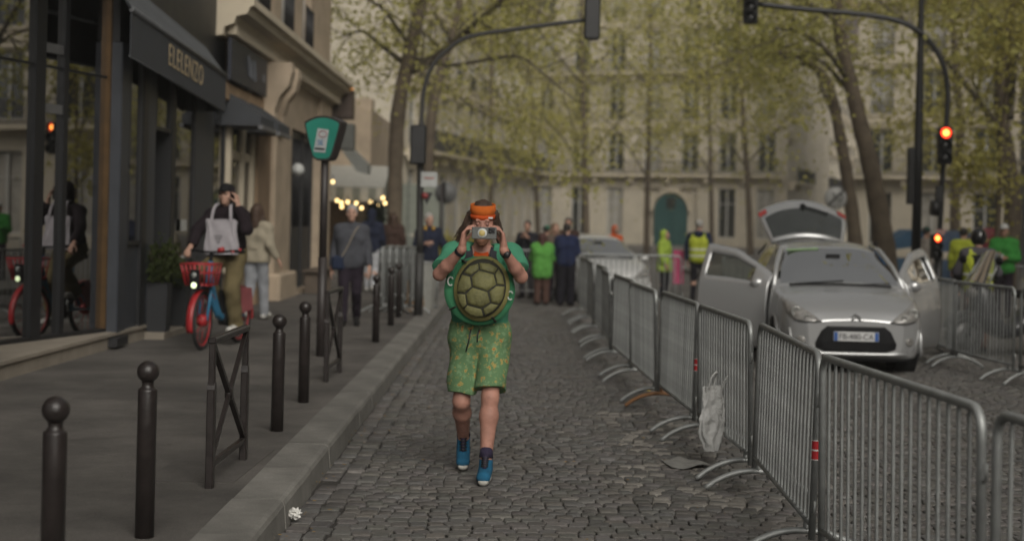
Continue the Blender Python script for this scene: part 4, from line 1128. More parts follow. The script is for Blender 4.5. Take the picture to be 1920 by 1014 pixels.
# hanging lantern sign at the corner
ls = empty('corner_sign', (FX, 36.0, 0), 0, 'brown box sign with a lit orange strip on the building corner', 'sign')
c0, c1 = P(612, 222, 36.6) - ls.location, P(662, 168, 36.6) - ls.location
q = MB(); q.bbox(c0.x - .5, c1.x, .5, 1.1, c0.z, c1.z, .02); q.build('box', M('brown_box', (.060, .040, .030), .6), ls)
q = MB(); q.bbox(c0.x + .1, c1.x + .02, .42, .5, c1.z - .02, c1.z + .09, .01); q.build('light_strip', M('orange_tube', (.5, .22, .05), .5, emit=(1., .38, .08), estr=1.1), ls)
c0, c1 = P(615, 280, 36.6) - ls.location, P(664, 232, 36.6) - ls.location
q = MB(); q.bbox(c0.x - .4, c1.x, .55, 1.0, c0.z, c1.z, .02); q.build('lower_box', M('grey_box', (.085, .088, .08), .6), ls)

# planters and shrubs by the shop
def planter(px, py, w_, h, fol_r, fol_h, label, seed, mat):
    p = Vector((px, py, .226))
    root = empty('planter', (p.x, p.y, p.z), 0, label, 'planter', 'planters outside the dark shop')
    q = MB(); t = w_ / 2
    q.prism([(-t * .85, -t * .85, 0), (t * .85, -t * .85, 0), (t * .85, t * .85, 0), (-t * .85, t * .85, 0)], (0, 0, .01))
    q.add([(s * t * k, u * t * k, z) for z, k in ((0.011, .86), (h, 1.), (h, .9), (h - .06, .88)) for s, u in ((-1, -1), (1, -1), (1, 1), (-1, 1))], [(r_ * 4 + i, r_ * 4 + (i + 1) % 4, r_ * 4 + 4 + (i + 1) % 4, r_ * 4 + 4 + i) for r_ in range(3) for i in range(4)] + [(12, 13, 14, 15)])
    q.build('pot', M('planter_grey', (.022, .023, .026), .7, var=.2, scale=4), root)
    rr = random.Random(seed); st = MB(); tips = []
    for k in range(26):
        a = rr.uniform(0, 6.28); rd = rr.uniform(0, fol_r); hz = h + fol_h * rr.uniform(.3, 1)
        e = (rd * math.cos(a), rd * math.sin(a), hz); st.tube([(0, 0, h - .06), (e[0] * .5, e[1] * .5, (h + hz) / 2), e], .006, 4); tips += [e, (e[0] * .75, e[1] * .75, h + (hz - h) * .6)]
    st.build('stems', m_bark2, root)
    tag(link('foliage', leaves_mesh(np.array(tips), 1500, .045, .07, seed), mat, root), kind='stuff')
planter(-4.34, 18.45, .27, .60, .20, .46, 'grey planter with a light green shrub by the shop door', 5, leaf_mat('shrub_leaf', (.075, .095, .022), (.035, .05, .014)))
planter(-4.33, 19.45, .29, .50, .26, .28, 'grey planter with a dark sprawling shrub behind the bicycle', 6, leaf_mat('dark_leaf', (.036, .052, .028), (.016, .026, .014)))
# bench by the stone pier
p = G(540, 556, PAVE)
bn = empty('bench', (FX + .55, 30.6, PAVE), RAD(90), 'low dark bench against the stone pier', 'bench')
q = MB(); q.bbox(-.9, .9, -.2, .2, .42, .47, .01); q.build('seat', M('bench_wood', (.10, .075, .055), .7, var=.3, scale=4), bn)
for x in (-.75, .75):
    q = MB(); q.bbox(x - .05, x + .05, -.17, .17, 0, .42, .01); q.build('leg', MATS['bench_wood'], bn)

# ------------------------------------------------------------------ corner cafe beyond the side street
cf = empty('corner_cafe', (-4.6, 45., .13), 0, 'corner cafe with glass front and striped awning beyond the side street', 'cafe')
def cb(nm, mat, *bx):
    q = MB()
    for k in bx: q.box(*k)
    return q.build(nm, mat, cf)
cb('wall', m_warm, (-9, -.2, 2, 14, 0, 5.2), (-9, .2, .9, 2.0, 3.0, 5.2), (-9, -8.6, 0.9, 2, 0, 3), (-.15, .2, .9, 2, 0, 3))
cb('inner_wall', M('cafe_inner', (.24, .15, .075), .8, var=.3), (-8.6, -.15, 1.85, 1.99, 0, 3.0))
for k in range(4): cb('door_frame', m_front, (-6.6 + k * 1.6, -6.5 + k * 1.6, .95, 1.05, 0, 3.0))
m_aw_a, m_aw_b = M('awning_cream', (.42, .41, .37), .8, var=.1), M('awning_green', (.20, .215, .19), .8, var=.1)
aw2 = empty('cafe_awning', (-4.6, 45., .13), 0, 'striped cream and grey cafe awning hung with warm bulbs', 'awning')
xa, xb = P(610, 370, 44.2).x + 4.6, P(722, 370, 44.2).x + 4.6
n = 10
for k in range(n):
    x0, x1 = xa - .6 + (xb - xa + .6) * k / n, xa - .6 + (xb - xa + .6) * (k + 1) / n
    q = MB(); q.prism([(x0, -1.1, 2.42), (x1, -1.1, 2.42), (x1, .9, 3.1), (x0, .9, 3.1)], (0, 0, .02)); q.build('canopy_strip', m_aw_a, aw2)
    q = MB(); q.prism([(x0, -1.11, 2.0), (x1, -1.11, 2.0), (x1, -1.11, 2.415), (x0, -1.11, 2.415)], (0, .012, 0)); q.build('valance_strip', m_aw_a if k % 2 else m_aw_b, aw2)
q = MB(); q.prism([(xb, -1.1, 2.0), (xb, .9, 2.0), (xb, .9, 3.1), (xb, -1.1, 2.42)], (.012, 0, 0)); q.build('side_flap', m_aw_b, aw2)
q = MB(); q.beam((xb - .03, -1.08, 0), (xb - .03, -1.08, 2.42), .06, .06); q.build('post', m_front, aw2)
c = P(655, 292, 41.0) - aw2.location
ww_ = empty('canvas_blind', tuple(P(655, 292, 41.0)), 0, 'pale tilted canvas blind above the cafe awning', 'awning')
q = MB(); q.prism([(-.32, 0, .30), (-.10, 0, .36), (.52, 0, -.22), (.50, 0, -.50), (.20, 0, -.42)], (0, .9, 0)); q.build('canvas', M('blind_pale', (.33, .34, .32), .8, var=.08), ww_)
m_bulb = M('warm_bulb', (.9, .6, .3), .4, emit=(1.0, .70, .30), estr=5.)
bulbs = [(632, 376), (640, 380), (641, 388), (668, 381), (678, 390), (695, 379), (718, 371), (722, 381), (605, 336), (624, 341), (652, 379), (707, 386)]
ORD = ['leftmost', 'second', 'third', 'fourth', 'fifth', 'sixth', 'seventh', 'eighth', 'ninth', 'tenth', 'eleventh', 'rightmost']
for i, (px, py) in enumerate(sorted(bulbs)):
    c = P(px, py, 43.5)
    o = empty('string_bulb', tuple(c), 0, 'small warm glowing bulb under the cafe awning, %s from the left' % ORD[i] if 0 < i < 11 else '%s small warm glowing bulb under the cafe awning' % ORD[i], 'bulb', 'bulbs strung under the cafe awning')
    q = MB(); q.ball((0, 0, 0), .050, 10, 8); q.build('globe', m_bulb, o)
    q = MB(); q.tube([(0, 0, .045), (0, 0, .20)], .014, 6); q.build('socket', m_front, o)
# glazed terrace screen, fir tree, hedge
sc2 = empty('terrace_screen', (P(745, 480, 46).x, 46, .13), 0, 'pale glazed terrace screen right of the cafe, behind the leaning tree', 'screen')
q = MB(); q.box(-.8, 1.4, 0, .05, 0, 1.0); q.build('panel', M('screen_panel', (.20, .215, .19), .7), sc2)
q = MB(); q.box(-.8, 1.4, 0, .03, 1.06, 2.6); q.build('pane', M('cloudy_pane', (.25, .27, .23), .3, var=.15), sc2)
for x in (-.8, .3, 1.4):
    q = MB(); q.box(x - .04, x + .04, -.02, .07, 0, 2.7); q.build('post', M('screen_post', (.16, .17, .15), .6), sc2)
hd = empty('hedge', (P(865, 490, 42).x, 42., .05), 0, 'clipped yellow green hedge behind the man in the headphones', 'hedge')
g_ = np.random.default_rng(2); pts_ = np.stack([g_.uniform(-.75, .75, 500), g_.uniform(-.4, .4, 500), g_.uniform(.1, 1.15, 500)], 1)
q = MB(); q.bbox(-.7, .7, -.32, .32, 0, .45, .03); q.build('box', M('planter_dark', (.05, .045, .04), .8), hd)
tag(link('foliage', leaves_mesh(pts_, 3200, .07, .08, 3), LEAF[0], hd), kind='stuff')
ft = empty('potted_fir', (P(700, 500, 42.5).x, 42.5, .13), 0, 'dark potted fir tree under the cafe awning lights', 'plant')
q = MB(); q.lathe([(0, 0), (.2, 0), (.26, .4), (.0, .4)], n=14); q.build('pot', M('planter_dark', (.05, .045, .04), .8), ft)
pts_ = []
for k in range(260): z = g_.uniform(.45, 2.0); rd = .62 * (1 - (z - .45) / 1.7) * math.sqrt(g_.uniform(.2, 1)); a = g_.uniform(0, 6.28); pts_.append((rd * math.cos(a), rd * math.sin(a), z))
q = MB(); q.tube([(0, 0, .35), (0, 0, 2.0)], [.04, .01], 6); q.build('trunk', m_bark2, ft)
tag(link('foliage', leaves_mesh(np.array(pts_), 2400, .06, .07, 9), leaf_mat('fir_leaf', (.020, .034, .018), (.010, .018, .010)), ft), kind='stuff')
# market tents far right
for px, py, D, c, lb_, w_ in ((1690, 452, 44, (.045, .11, .19), 'blue sloping tent roof right of the tree trunks', 1.7), (1862, 452, 40, (.24, .03, .045), 'dark red tent roof behind the motorbike rider', 1.5), (1790, 455, 43, (.06, .10, .17), 'blue market stall cloth behind the traffic light', 1.5)):
    p = P(px, py, D); z = p.z
    tn = empty('market_tent', (p.x, D, 0), 0, lb_, 'tent', 'market tents')
    q = MB(); q.prism([(-w_ / 2, 0, z - .35), (w_ / 2, 0, z - .1), (w_ / 2 - .25, 0, z + .35), (w_ / 2 - .5, 0, z + .35)], (0, 1.6, 0)); q.build('roof', M('canvas_' + tn.name.replace('.', '_'), c, .8, var=.15), tn)
    for x in (-w_ / 2 + .03, w_ / 2 - .03):
        q = MB(); q.tube([(x, .05, 0), (x, .05, z - .2)], .025, 6); q.build('leg', m_galv, tn)
    q = MB(); q.sheet(lambda u, v: (-w_ / 2 + w_ * u, .04 + .02 * math.sin(20 * u), .1 + (z - .6) * v), 20, 4); q.build('side_cloth', MATS['canvas_' + tn.name.replace('.', '_')], tn, fix=False)
# pink banner on far barrier
p = P(1272, 500, 33.5)
bn2 = empty('pink_banner', (p.x, 33.5, 0), 0, 'narrow pink event banner standing between the two hi-vis people', 'banner')
q = MB(); q.sheet(lambda u, v: (-.12 + .24 * u, .02 * math.sin(5 * v), .35 + .75 * v), 4, 8); q.build('cloth', M('pink_cloth', (.42, .06, .14), .8, var=.1), bn2, fix=False)
q = MB(); q.tube([(-.12, .01, 0), (-.12, .01, 1.12)], .014, 6); q.tube([(-.3, .01, .01), (.2, .01, .01)], .014, 6); q.build('stand', m_galv, bn2)
# ------------------------------------------------------------------ cars
m_tyre = M('tyre_rubber', (.018, .018, .018), .85, var=.2, scale=9)
m_rim = M('alloy', (.34, .34, .34), .35, .8, var=.1)
m_blackp = M('black_plastic', (.010, .010, .011), .7, var=.2, spec=.2)
m_cglass = glass('car_glass', (.62, .65, .62), 1.32)
m_lampg = M('headlamp_clear', (.26, .25, .235), .12, .2, var=.45, scale=16, spec=.9)
m_seat = M('seat_cloth', (.05, .048, .045), .9, var=.2)
def car(name, label, loc, rz, paint, open_doors, plate=None, scale=(1, 1, 1), group=None, tail=True):
    root = empty(name, loc, rz, label, 'car', group); root.scale = scale
    ys = np.arange(0, 3.961, .02)
    cy = [0, .03, .08, .16, .30, .55, .85, 1.02, 1.30, 1.72, 2.10, 2.6, 3.1, 3.45, 3.75, 3.90, 3.96]
    cw = [.50, .63, .715, .775, .82, .850, .860, .862, .863, .863, .862, .860, .855, .835, .79, .74, .70]
    cb_ = [.24, .19, .175, .17, .17, .17, .17, .17, .17, .17, .17, .17, .18, .20, .23, .27, .30]
    c5 = [.56, .63, .675, .72, .77, .83, .885, .92, .945, .97, .985, 1.0, 1.02, 1.02, 1.0, .96, .9]
    ct = [.60, .675, .73, .785, .845, .915, .970, 1.0, 1.20, 1.445, 1.505, 1.525, 1.50, 1.44, 1.20, 1.02, .95]
    cwr = [.40, .50, .58, .64, .69, .72, .73, .735, .68, .60, .595, .59, .575, .555, .58, .58, .55]
    def ip(c):
        v = np.interp(ys, cy, c); k = np.array([1, 2, 3, 4, 3, 2, 1.]); k /= k.sum()
        return np.convolve(np.pad(v, 3, 'edge'), k, 'valid')
    W, B, Z5, ZT, WR = ip(cw), ip(cb_), ip(c5), ip(ct), ip(cwr)
    npar = 9; sub = 4
    secs = []
    for i in range(len(ys)):
        w_, zb, z5, zt, wr = W[i], B[i], Z5[i], ZT[i], WR[i]
        gr = np.clip((zt - z5 - .06) / .35, 0, 1)      # 1 where a cabin stands
        zr = zt - (.03 + .05 * gr)
        m_ = min(.48, z5 - .1)
        c = [(0, zb), (.80 * w_, zb), (.965 * w_, zb + .09), (w_, m_), (.995 * w_, (m_ + z5) / 2 + .02), (.955 * w_, z5), ((.955 * w_ + wr) / 2 + .012, (z5 + zr) / 2 + .01), (wr, zr), (wr * .62, zt - .012), (0, zt)]
        pts = [Vector((x, 0, z)) for x, z in c]
        p0 = [Vector((-pts[1].x, 0, pts[1].z))] + pts + [Vector((-pts[-2].x, 0, pts[-2].z))]
        row = []
        for k in range(1, len(p0) - 2):
            for j in range(sub):
                t = j / sub; a, b, c_, d = p0[k - 1], p0[k], p0[k + 1], p0[k + 2]
                row.append(.5 * ((2 * b) + (c_ - a) * t + (2 * a - 5 * b + 4 * c_ - d) * t * t + (3 * b - a - 3 * c_ + d) * t ** 3))
        row.append(pts[-1]); secs.append([(max(0, v.x), v.z) for v in row])
    nr = len(secs[0])
    wheels = [(.72, .30), (3.18, .30)]
    def region(s, p, y):   # p parameter 0..9, s side
        if 1.06 < y < 1.70 and p > 7.12: return 'windscreen'
        if open_doors and 1.16 < y < 2.16 and 1.6 < p < 6.9: return 'door%+d' % s
        if 1.40 < y < 2.08 and 5.15 < p < 6.85 and p < 5.0 + (y - 1.05) * 3.0: return 'window%+d' % s
        if 2.24 < y < 3.25 and 5.15 < p < 6.85: return 'rear_window%+d' % s
        if tail and y > 3.46 and p > 5.0: return None
        if not tail and 3.52 < y < 3.80 and p > 6.9: return 'back_window'
        return 'body'
    groups, PV = {}, {}
    for s in (-1, 1):
        for i in range(len(ys) - 1):
            for k in range(nr - 1):
                y = (ys[i] + ys[i + 1]) / 2; p = (k + .5) / sub
                x = (secs[i][k][0] + secs[i][k + 1][0]) / 2; z = (secs[i][k][1] + secs[i][k + 1][1]) / 2
                if any((y - a) ** 2 + (z - b) ** 2 < .335 ** 2 for a, b in wheels) and x > .5: continue
                g_ = region(s, p, y)
                if g_ is None: continue
                q = [(i, k), (i + 1, k), (i + 1, k + 1), (i, k + 1)]
                vs = [(s * secs[a][b][0], ys[a], secs[a][b][1]) for a, b in q]
                if s > 0: vs = vs[::-1]
                groups.setdefault(g_, []).append(vs); PV.setdefault(g_, []).append((p, y))
    def mk(nm, quads, mat, par, off=None, thick=0):
        bm = bmesh.new()
        for q in quads:
            bm.faces.new([bm.verts.new(Vector(v) - (off or Vector())) for v in q])
        bmesh.ops.remove_doubles(bm, verts=bm.verts, dist=.0006)
        bmesh.ops.dissolve_degenerate(bm, edges=bm.edges, dist=.0003)
        for f in bm.faces: f.smooth = True
        me = bpy.data.meshes.new(nm); bm.to_mesh(me); bm.free()
        o = link(nm, me, mat, par)
        if thick:
            md = o.modifiers.new('thick', 'SOLIDIFY'); md.thickness = thick; md.offset = -1
        return o
    # front cap
    cap = [(s * x, 0., z) for s, rng_ in ((1, range(nr)), (-1, range(nr - 2, 0, -1))) for x, z in [secs[0][k] for k in rng_]]
    body = mk('body', groups['body'], paint, root)
    bm = bmesh.new(); bm.from_mesh(body.data); bm.faces.new([bm.verts.new(v) for v in cap]); bmesh.ops.remove_doubles(bm, verts=bm.verts, dist=.0006); bmesh.ops.recalc_face_normals(bm, faces=bm.faces)
    bvh = BVHTree.FromBMesh(bm); bm.to_mesh(body.data); bm.free()
    def hit(x, z):
        h = bvh.ray_cast(Vector((x, -2, z)), Vector((0, 1, 0)))
        return h[0].y if h[0] else .3
    def patch(nm, outl, mat, par, off=.008, rings=5, dome=0.):
        cx = sum(p[0] for p in outl) / len(outl); cz = sum(p[1] for p in outl) / len(outl)
        vs, n = [], len(outl)
        for r_ in range(rings + 1):
            f = 1 - r_ / rings
            for x, z in outl:
                X, Z = cx + (x - cx) * f, cz + (z - cz) * f
                vs.append((X, hit(X, Z) - off - dome * (1 - f * f), Z))
        for x, z in outl: vs.append((x, hit(x, z) + .02, z))
        fs = [(r_ * n + i, r_ * n + (i + 1) % n, (r_ + 1) * n + (i + 1) % n, (r_ + 1) * n + i) for r_ in range(rings) for i in range(n)]
        o0 = (rings + 1) * n
        fs += [(o0 + i, o0 + (i + 1) % n, (i + 1) % n, i) for i in range(n)]
        q = MB(); q.add(vs, fs, True); return q.build(nm, mat, par)
    def dens(outl, n=4):
        o = []
        for a, b in zip(outl, outl[1:] + outl[:1]):
            for j in range(n): o.append((a[0] + (b[0] - a[0]) * j / n, a[1] + (b[1] - a[1]) * j / n))
        return o
    gr_ = patch('grille', dens([(-.33, .555), (.33, .555), (.40, .50), (.47, .36), (.46, .30), (.36, .262), (-.36, .262), (-.46, .30), (-.47, .36), (-.40, .50)]), m_blackp, root, .006)
    for k in range(3):
        z = .30 + k * .03
        q = MB(); q.tube([(x, hit(x, z) - .008, z) for x in np.linspace(-.42, .42, 12)], .006, 5); q.build('grille_slat', m_blackp, gr_)
    if True:
        lip = MB(); lip.tube([(x, hit(x, .235) - .004, .235 + .01 * abs(x)) for x in np.linspace(-.60, .60, 18)], .022, 8); lip.build('bumper_lip', paint, root)
        low = MB(); low.tube([(x, hit(x, .19) + .03, .175) for x in np.linspace(-.66, .66, 18)], .03, 8); low.build('air_dam', m_blackp, root)
    for s in (-1, 1):
        hl = patch('headlight', dens([(s * .40, .605), (s * .56, .585), (s * .70, .61), (s * .775, .69), (s * .80, .80), (s * .79, .865), (s * .72, .83), (s * .60, .75), (s * .48, .675)]), m_lampg, root, .012, 5, .01)
        for xx, zz, rr in ((.68, .71, .060), (.56, .65, .038)):
            q = MB(); q.lathe([(0, .004), (rr * .5, .002), (rr * .92, -.008), (rr, -.006), (rr, .03), (0, .03)], c=(s * xx, hit(s * xx, zz) - .020, zz), axis='y', n=16); q.build('reflector', M('reflector_chrome', (.40, .40, .38), .25, .7), hl)
        q = MB(); q.tube([(s * x, hit(s * x, z) - .012, z) for x, z in ((.395, .61), (.48, .598), (.56, .593), (.64, .603), (.70, .622))], .008, 5); q.build('headlight_trim', m_blackp, hl)
        fg = patch('fog_lamp', [(s * .63 + .05 * math.cos(t), .385 + .05 * math.sin(t)) for t in np.linspace(0, 6.283, 17)[:-1]], m_lampg, root, .008, 3, .012)
        q = MB(); q.tube([(s * .70, hit(s * .70, .30) - .006, .30), (s * .735, hit(s * .735, .42) - .006, .42), (s * .75, hit(s * .75, .52) - .006, .52)], .012, 6); q.build('corner_trim', M('trim_pale', (.42, .42, .42), .4, .3), root)
        q = MB(); q.ball((s * .965, 1.28, .985), (.095, .06, .068), 16, 10); mi = q.build('mirror', paint, root)
        q = MB(); q.tube([(s * .83, 1.27, .94), (s * .92, 1.28, .955)], .022, 8); q.build('mirror_arm', m_blackp, mi)
        q = MB(); q.lathe([(0, 0), (.075, 0), (.075, .008), (0, .008)], c=(s * .965, 1.335, .985), axis='y', n=16); q.build('mirror_glass', m_cglass, mi)
    em = MB()
    for z in (.625, .655):
        for s in (-1, 1):
            pts = [(0, hit(0, z + .035) - .006, z + .035), (s * .055, hit(s * .055, z) - .006, z)]
            em.beam(pts[0], pts[1], .016, .016)
    em.build('chevron_emblem', M('chrome', (.55, .55, .55), .2, .9), root)
    if plate:
        y_ = hit(0, .44) - .02
        q = MB(); q.bbox(-.26, .26, y_ - .006, y_ + .01, .385, .495, .004); pl = q.build('number_plate', M('plate_white', (.50, .50, .50), .5), root)
        for s in (-1, 1):
            q = MB(); x0 = -.255 if s < 0 else .213; q.box(x0, x0 + .042, y_ - .0085, y_ - .0062, .39, .49); q.build('plate_band', M('plate_blue', (.02, .085, .30), .5), pl)
        link('lettering', text_mesh(plate, .088), M('plate_ink', (.02, .02, .02), .5), pl, (0, y_ - .009, .437))
    # glazing
    ws = mk('windscreen', groups['windscreen'], m_cglass, root)
    q = MB()
    for a, b in (((-.55, 1.01, 1.00), (.05, 1.06, 1.045)), ((.10, 1.0, .995), (.62, 1.08, 1.02))): q.tube([a, b], .009, 5)
    q.build('wiper', m_blackp, ws)
    q = MB(); q.tube([(-.62, 1.0, .985), (-.3, .985, .995), (0, .98, 1.0), (.3, .985, .995), (.62, 1.0, .985)], .018, 6); q.build('cowl', m_blackp, root)
    for s in (-1, 1):
        for nm in ('window%+d' % s, 'rear_window%+d' % s):
            if nm in groups: mk('side_window', groups[nm], m_cglass, root)
        if 'door%+d' % s in groups:
            hinge = Vector((s * .86, 1.16, 0))
            d = empty('door', hinge, s * -RAD(52 if s < 0 else 36)); d.parent = root
            qs = groups['door%+d' % s]
            gl, fr = [], []
            for q, (p, y) in zip(qs, PV['door%+d' % s]):
                (gl if 5.25 < p < 6.62 and 1.40 < y < 2.08 else fr).append(q)
            mk('door_panel', fr, paint, d, hinge, .045)
            mk('door_glass', gl, m_cglass, d, hinge)
            q = MB(); q.bbox(s * .02 - .015, s * .02 + .015, .76, .95, .80, .83, .006); q.build('door_handle', paint, d)
            q = MB(); q.prism([(-s * .05, .02, .40), (-s * .05, .94, .40), (-s * .05, .94, .92), (-s * .05, .02, .90)], (-s * .02, 0, 0)); q.build('door_lining', m_seat, d)
            ap = MB(); ap.tube([(s * .80, 1.08, .93), (s * .725, 1.40, 1.20), (s * .62, 1.72, 1.41), (s * .60, 2.15, 1.455)], .035, 8); ap.build('pillar', paint, root)
    # cabin
    q = MB(); q.box(-.78, .78, 1.0, 3.5, .22, .30); q.box(-.80, .80, .96, 1.0, .22, .92); q.build('cabin_floor', m_seat, root)
    q = MB(); q.prism([(-.72, 1.02, .72), (-.72, 1.42, .72), (-.72, 1.40, .90), (-.72, 1.15, .97), (-.72, 1.03, .955)], (1.44, 0, 0)); q.build('dashboard', M('dash_grey', (.045, .045, .047), .7), root)
    for s in (-1, 1):
        q = MB(); q.bbox(s * .37 - .24, s * .37 + .24, 1.75, 2.25, .34, .54, .06); q.bbox(s * .37 - .23, s * .37 + .23, 2.22, 2.38, .50, 1.10, .06); st = q.build('seat', m_seat, root)
        q = MB(); q.bbox(s * .37 - .13, s * .37 + .13, 2.27, 2.37, 1.13, 1.31, .04); q.build('headrest', m_seat, st)
    q = MB(); q.bbox(-.66, .66, 2.85, 3.35, .34, .56, .06); q.bbox(-.64, .64, 3.3, 3.42, .5, 1.08, .05); q.build('rear_seat', m_seat, root)
    q = MB(); sw_ = .37; q.tube([(sw_ + .18 * math.cos(t), 1.50 + .06 * math.sin(t), .93 + .17 * math.sin(t)) for t in np.linspace(0, 6.283, 21)[:-1]], .014, 6, closed=True); q.build('steering_wheel', m_blackp, root)
    q = MB(); q.bbox(-.09, .09, 1.50, 1.53, 1.30, 1.36, .01); q.build('rear_view_mirror', m_blackp, root)
    for a, b in wheels:
        for s in (-1, 1):
            wh = empty('wheel', (s * .74, a, .30)); wh.parent = root
            q = MB(); q.lathe([(.19, -.09), (.27, -.095), (.295, -.07), (.30, 0), (.295, .07), (.27, .095), (.19, .09)], axis='x', n=28); q.build('tyre', m_tyre, wh)
            q = MB(); q.lathe([(.0, .05 * s), (.06, .055 * s), (.17, .04 * s), (.195, .085 * s), (.195, -.085 * s), (0, -.06 * s)], axis='x', n=28); q.build('rim', m_rim, wh)
        for s in (-1, 1):
            q = MB(); q.tube([(s * (.845), a + .335 * math.cos(t), b + .335 * math.sin(t)) for t in np.linspace(-.35, math.pi + .35, 16)], .022, 6); q.build('arch', paint, root)
            q = MB(); q.lathe([(.34, -.14), (.34, .12), (.0, -.14)], c=(s * .70, a, b), axis='x', n=20) if s > 0 else q.lathe([(.34, .14), (.34, -.12), (.0, .14)], c=(s * .70, a, b), axis='x', n=20); q.build('wheel_well', m_blackp, root)
    if tail:
        tg = empty('tailgate', (0, 3.44, 1.455)); tg.parent = root; tg.rotation_euler = (RAD(34), 0, 0)
        def prof(u, v, o=0.):      # u -1..1 across, v 0..1 from hinge to lower edge
            wd = (.50 + .13 * math.sin(min(1, v * 1.15) * math.pi / 2)) * (1 if v < .8 else 1 - 2.2 * (v - .8) ** 2)
            return (u * wd, .92 * v * (1 - .13 * u * u), .015 + .12 * (1 - u * u) + .05 * math.sin(v * 3.14) + o)
        q = MB(); q.sheet(lambda a, b: prof(a * 2 - 1, b), 20, 16); sk_ = q.build('skin', paint, tg, fix=False)
        md = sk_.modifiers.new('t', 'SOLIDIFY'); md.thickness = .05; md.offset = -1
        q = MB(); q.sheet(lambda a, b: prof((a * 2 - 1) * (.90 - .02 * b), .07 + .62 * b - .10 * abs(a * 2 - 1) ** 3 * b, .006), 20, 12); gl_ = q.build('rear_glass', M('dark_rear_glass', (.03, .033, .031), .06, .0, var=.2, spec=1.0, coat=.6), tg, fix=False)
        q = MB(); q.tube([Vector(prof(0, .70, .03)), Vector(prof(.3, .62, .03)), Vector(prof(.55, .58, .03))], .014, 6); q.ball(prof(0, .70, .03), .04); q.build('rear_wiper', m_blackp, tg)
        for s in (-1, 1):
            q = MB(); q.sheet(lambda a, b: prof(s * (.80 + .18 * a), .70 + .16 * b - .04 * a, .012), 6, 6); q.build('tail_lamp', M('tail_red', (.30, .035, .03), .25, var=.1), tg, fix=False)
            q = MB(); q.tube([(s * .56, .02, -.03), (s * .60, .34, -.42)], .012, 6); q.build('gas_strut', m_blackp, tg)
    elif 'back_window' in groups: mk('back_window', groups['back_window'], m_cglass, root)
    return root, hit
m_silver = M('silver_paint', (.42, .423, .425), .2, .5, var=.015, scale=2, coat=.5, spec=.5, rv=.005)
m_pearl = M('pale_silver_paint', (.62, .62, .61), .28, .30, var=.015, scale=2, coat=.5, rv=.005)
pc = G(1584, 692, 0)
car1, _ = car('parked_car', 'silver hatchback with both front doors open and tailgate raised', (pc.x - .02, pc.y - .62, 0), RAD(-1.5), m_silver, True, 'FB-480-CA')
q = MB(); q.prism([(-.56, 1.685, 1.397), (-.16, 1.685, 1.422), (-.16, 1.66, 1.405), (-.56, 1.655, 1.378)], (0, -.012, .012)); q.build('windscreen_strip', M('green_strip', (.20, .30, .15), .6), car1)
pc2 = P(1152, 500, 31.6)
car2, _ = car('parked_car', 'pale silver car standing behind the crowd barriers in mid street', (pc2.x, 31.2, 0), RAD(10), m_pearl, False, None, (1.02, 1.08, .93), tail=False)

# ------------------------------------------------------------------ hire bicycle (rolls towards -Y)
m_blue = M('bike_blue', (.035, .17, .30), .4, var=.1, coat=.2)
m_redp = M('bike_red', (.33, .020, .024), .4, var=.12)
fw, rw = G(378, 656, PAVE), Vector((-3.27, 18.05, PAVE))
fw = Vector((fw.x, fw.y, PAVE)); ax_ = (rw - fw)
bk = empty('hire_bicycle', fw, math.atan2(ax_.y, ax_.x) - RAD(90), 'blue and red hire bicycle with a front basket ridden on the pavement', 'bicycle')
def wheel(y, nm='wheel'):
    e = empty(nm, (0, y, .335)); e.parent = bk
    q = MB(); q.tube([(0, .315 * math.cos(t), .315 * math.sin(t)) for t in np.linspace(0, 6.2832, 37)[:-1]], .024, 8, closed=True); q.build('tyre', m_tyre, e)
    q = MB(); q.tube([(0, .285 * math.cos(t), .285 * math.sin(t)) for t in np.linspace(0, 6.2832, 37)[:-1]], .013, 6, closed=True); q.build('rim', m_redp, e)
    q = MB()
    for k in range(14):
        t = k * 2 * math.pi / 14; q.tube([(.03 * (-1) ** k, .03 * math.cos(t + .6), .03 * math.sin(t + .6)), (0, .28 * math.cos(t), .28 * math.sin(t))], .0035, 4)
    q.build('spokes', m_redp, e)
    q = MB(); q.lathe([(0, -.06), (.06, -.05), (.075, 0), (.06, .05), (0, .06)], axis='x', n=16); q.build('hub', m_redp, e)
    return e
wf, wrr = wheel(0), wheel(ax_.length)
WB = ax_.length
wf.rotation_euler = (0, 0, RAD(6))
def fender(y, a0, a1, mat):
    pts = [(y + .352 * math.cos(t), .335 + .352 * math.sin(t)) for t in np.linspace(a0, a1, 22)]
    q = MB()
    q.sheet(lambda u, v: ((u - .5) * .075, *pts[min(21, int(round(v * 21)))]), 2, 21); o = q.build('mudguard', mat, bk, fix=False)
    md = o.modifiers.new('t', 'SOLIDIFY'); md.thickness = .006
fender(0, RAD(40), RAD(200), m_redp); fender(WB, RAD(-10), RAD(150), m_redp)
q = MB()
for s in (-1, 1): q.tube([(s * .055, 0, .335), (s * .055, .10, .66), (s * .03, .14, .74)], [.018, .022, .024], 8)
q.build('fork', m_blue, bk)
q = MB(); q.tube([(0, .13, .72), (0, .20, 1.0)], .034, 10); q.build('head_tube', m_blue, bk)
q = MB(); q.tube(spline([(0, .17, .86), (0, .30, .58), (0, .46, .38), (0, .62, .34), (0, .80, .38)], 5), [.045] * 21, 10); q.tube([(0, .66, .35), (0, .80, .86)], .030, 10); q.build('frame', m_blue, bk)
q = MB(); q.tube(spline([(0, .16, .80), (0, .27, .54), (0, .42, .36)], 5), .030, 10); q.build('lower_tube', m_blue, bk)
q = MB()
for s in (-1, 1): q.tube([(s * .03, .66, .34), (s * .06, WB, .335)], .016, 8); q.tube([(s * .02, .76, .72), (s * .06, WB, .335)], .012, 8)
q.build('rear_stays', m_blue, bk)
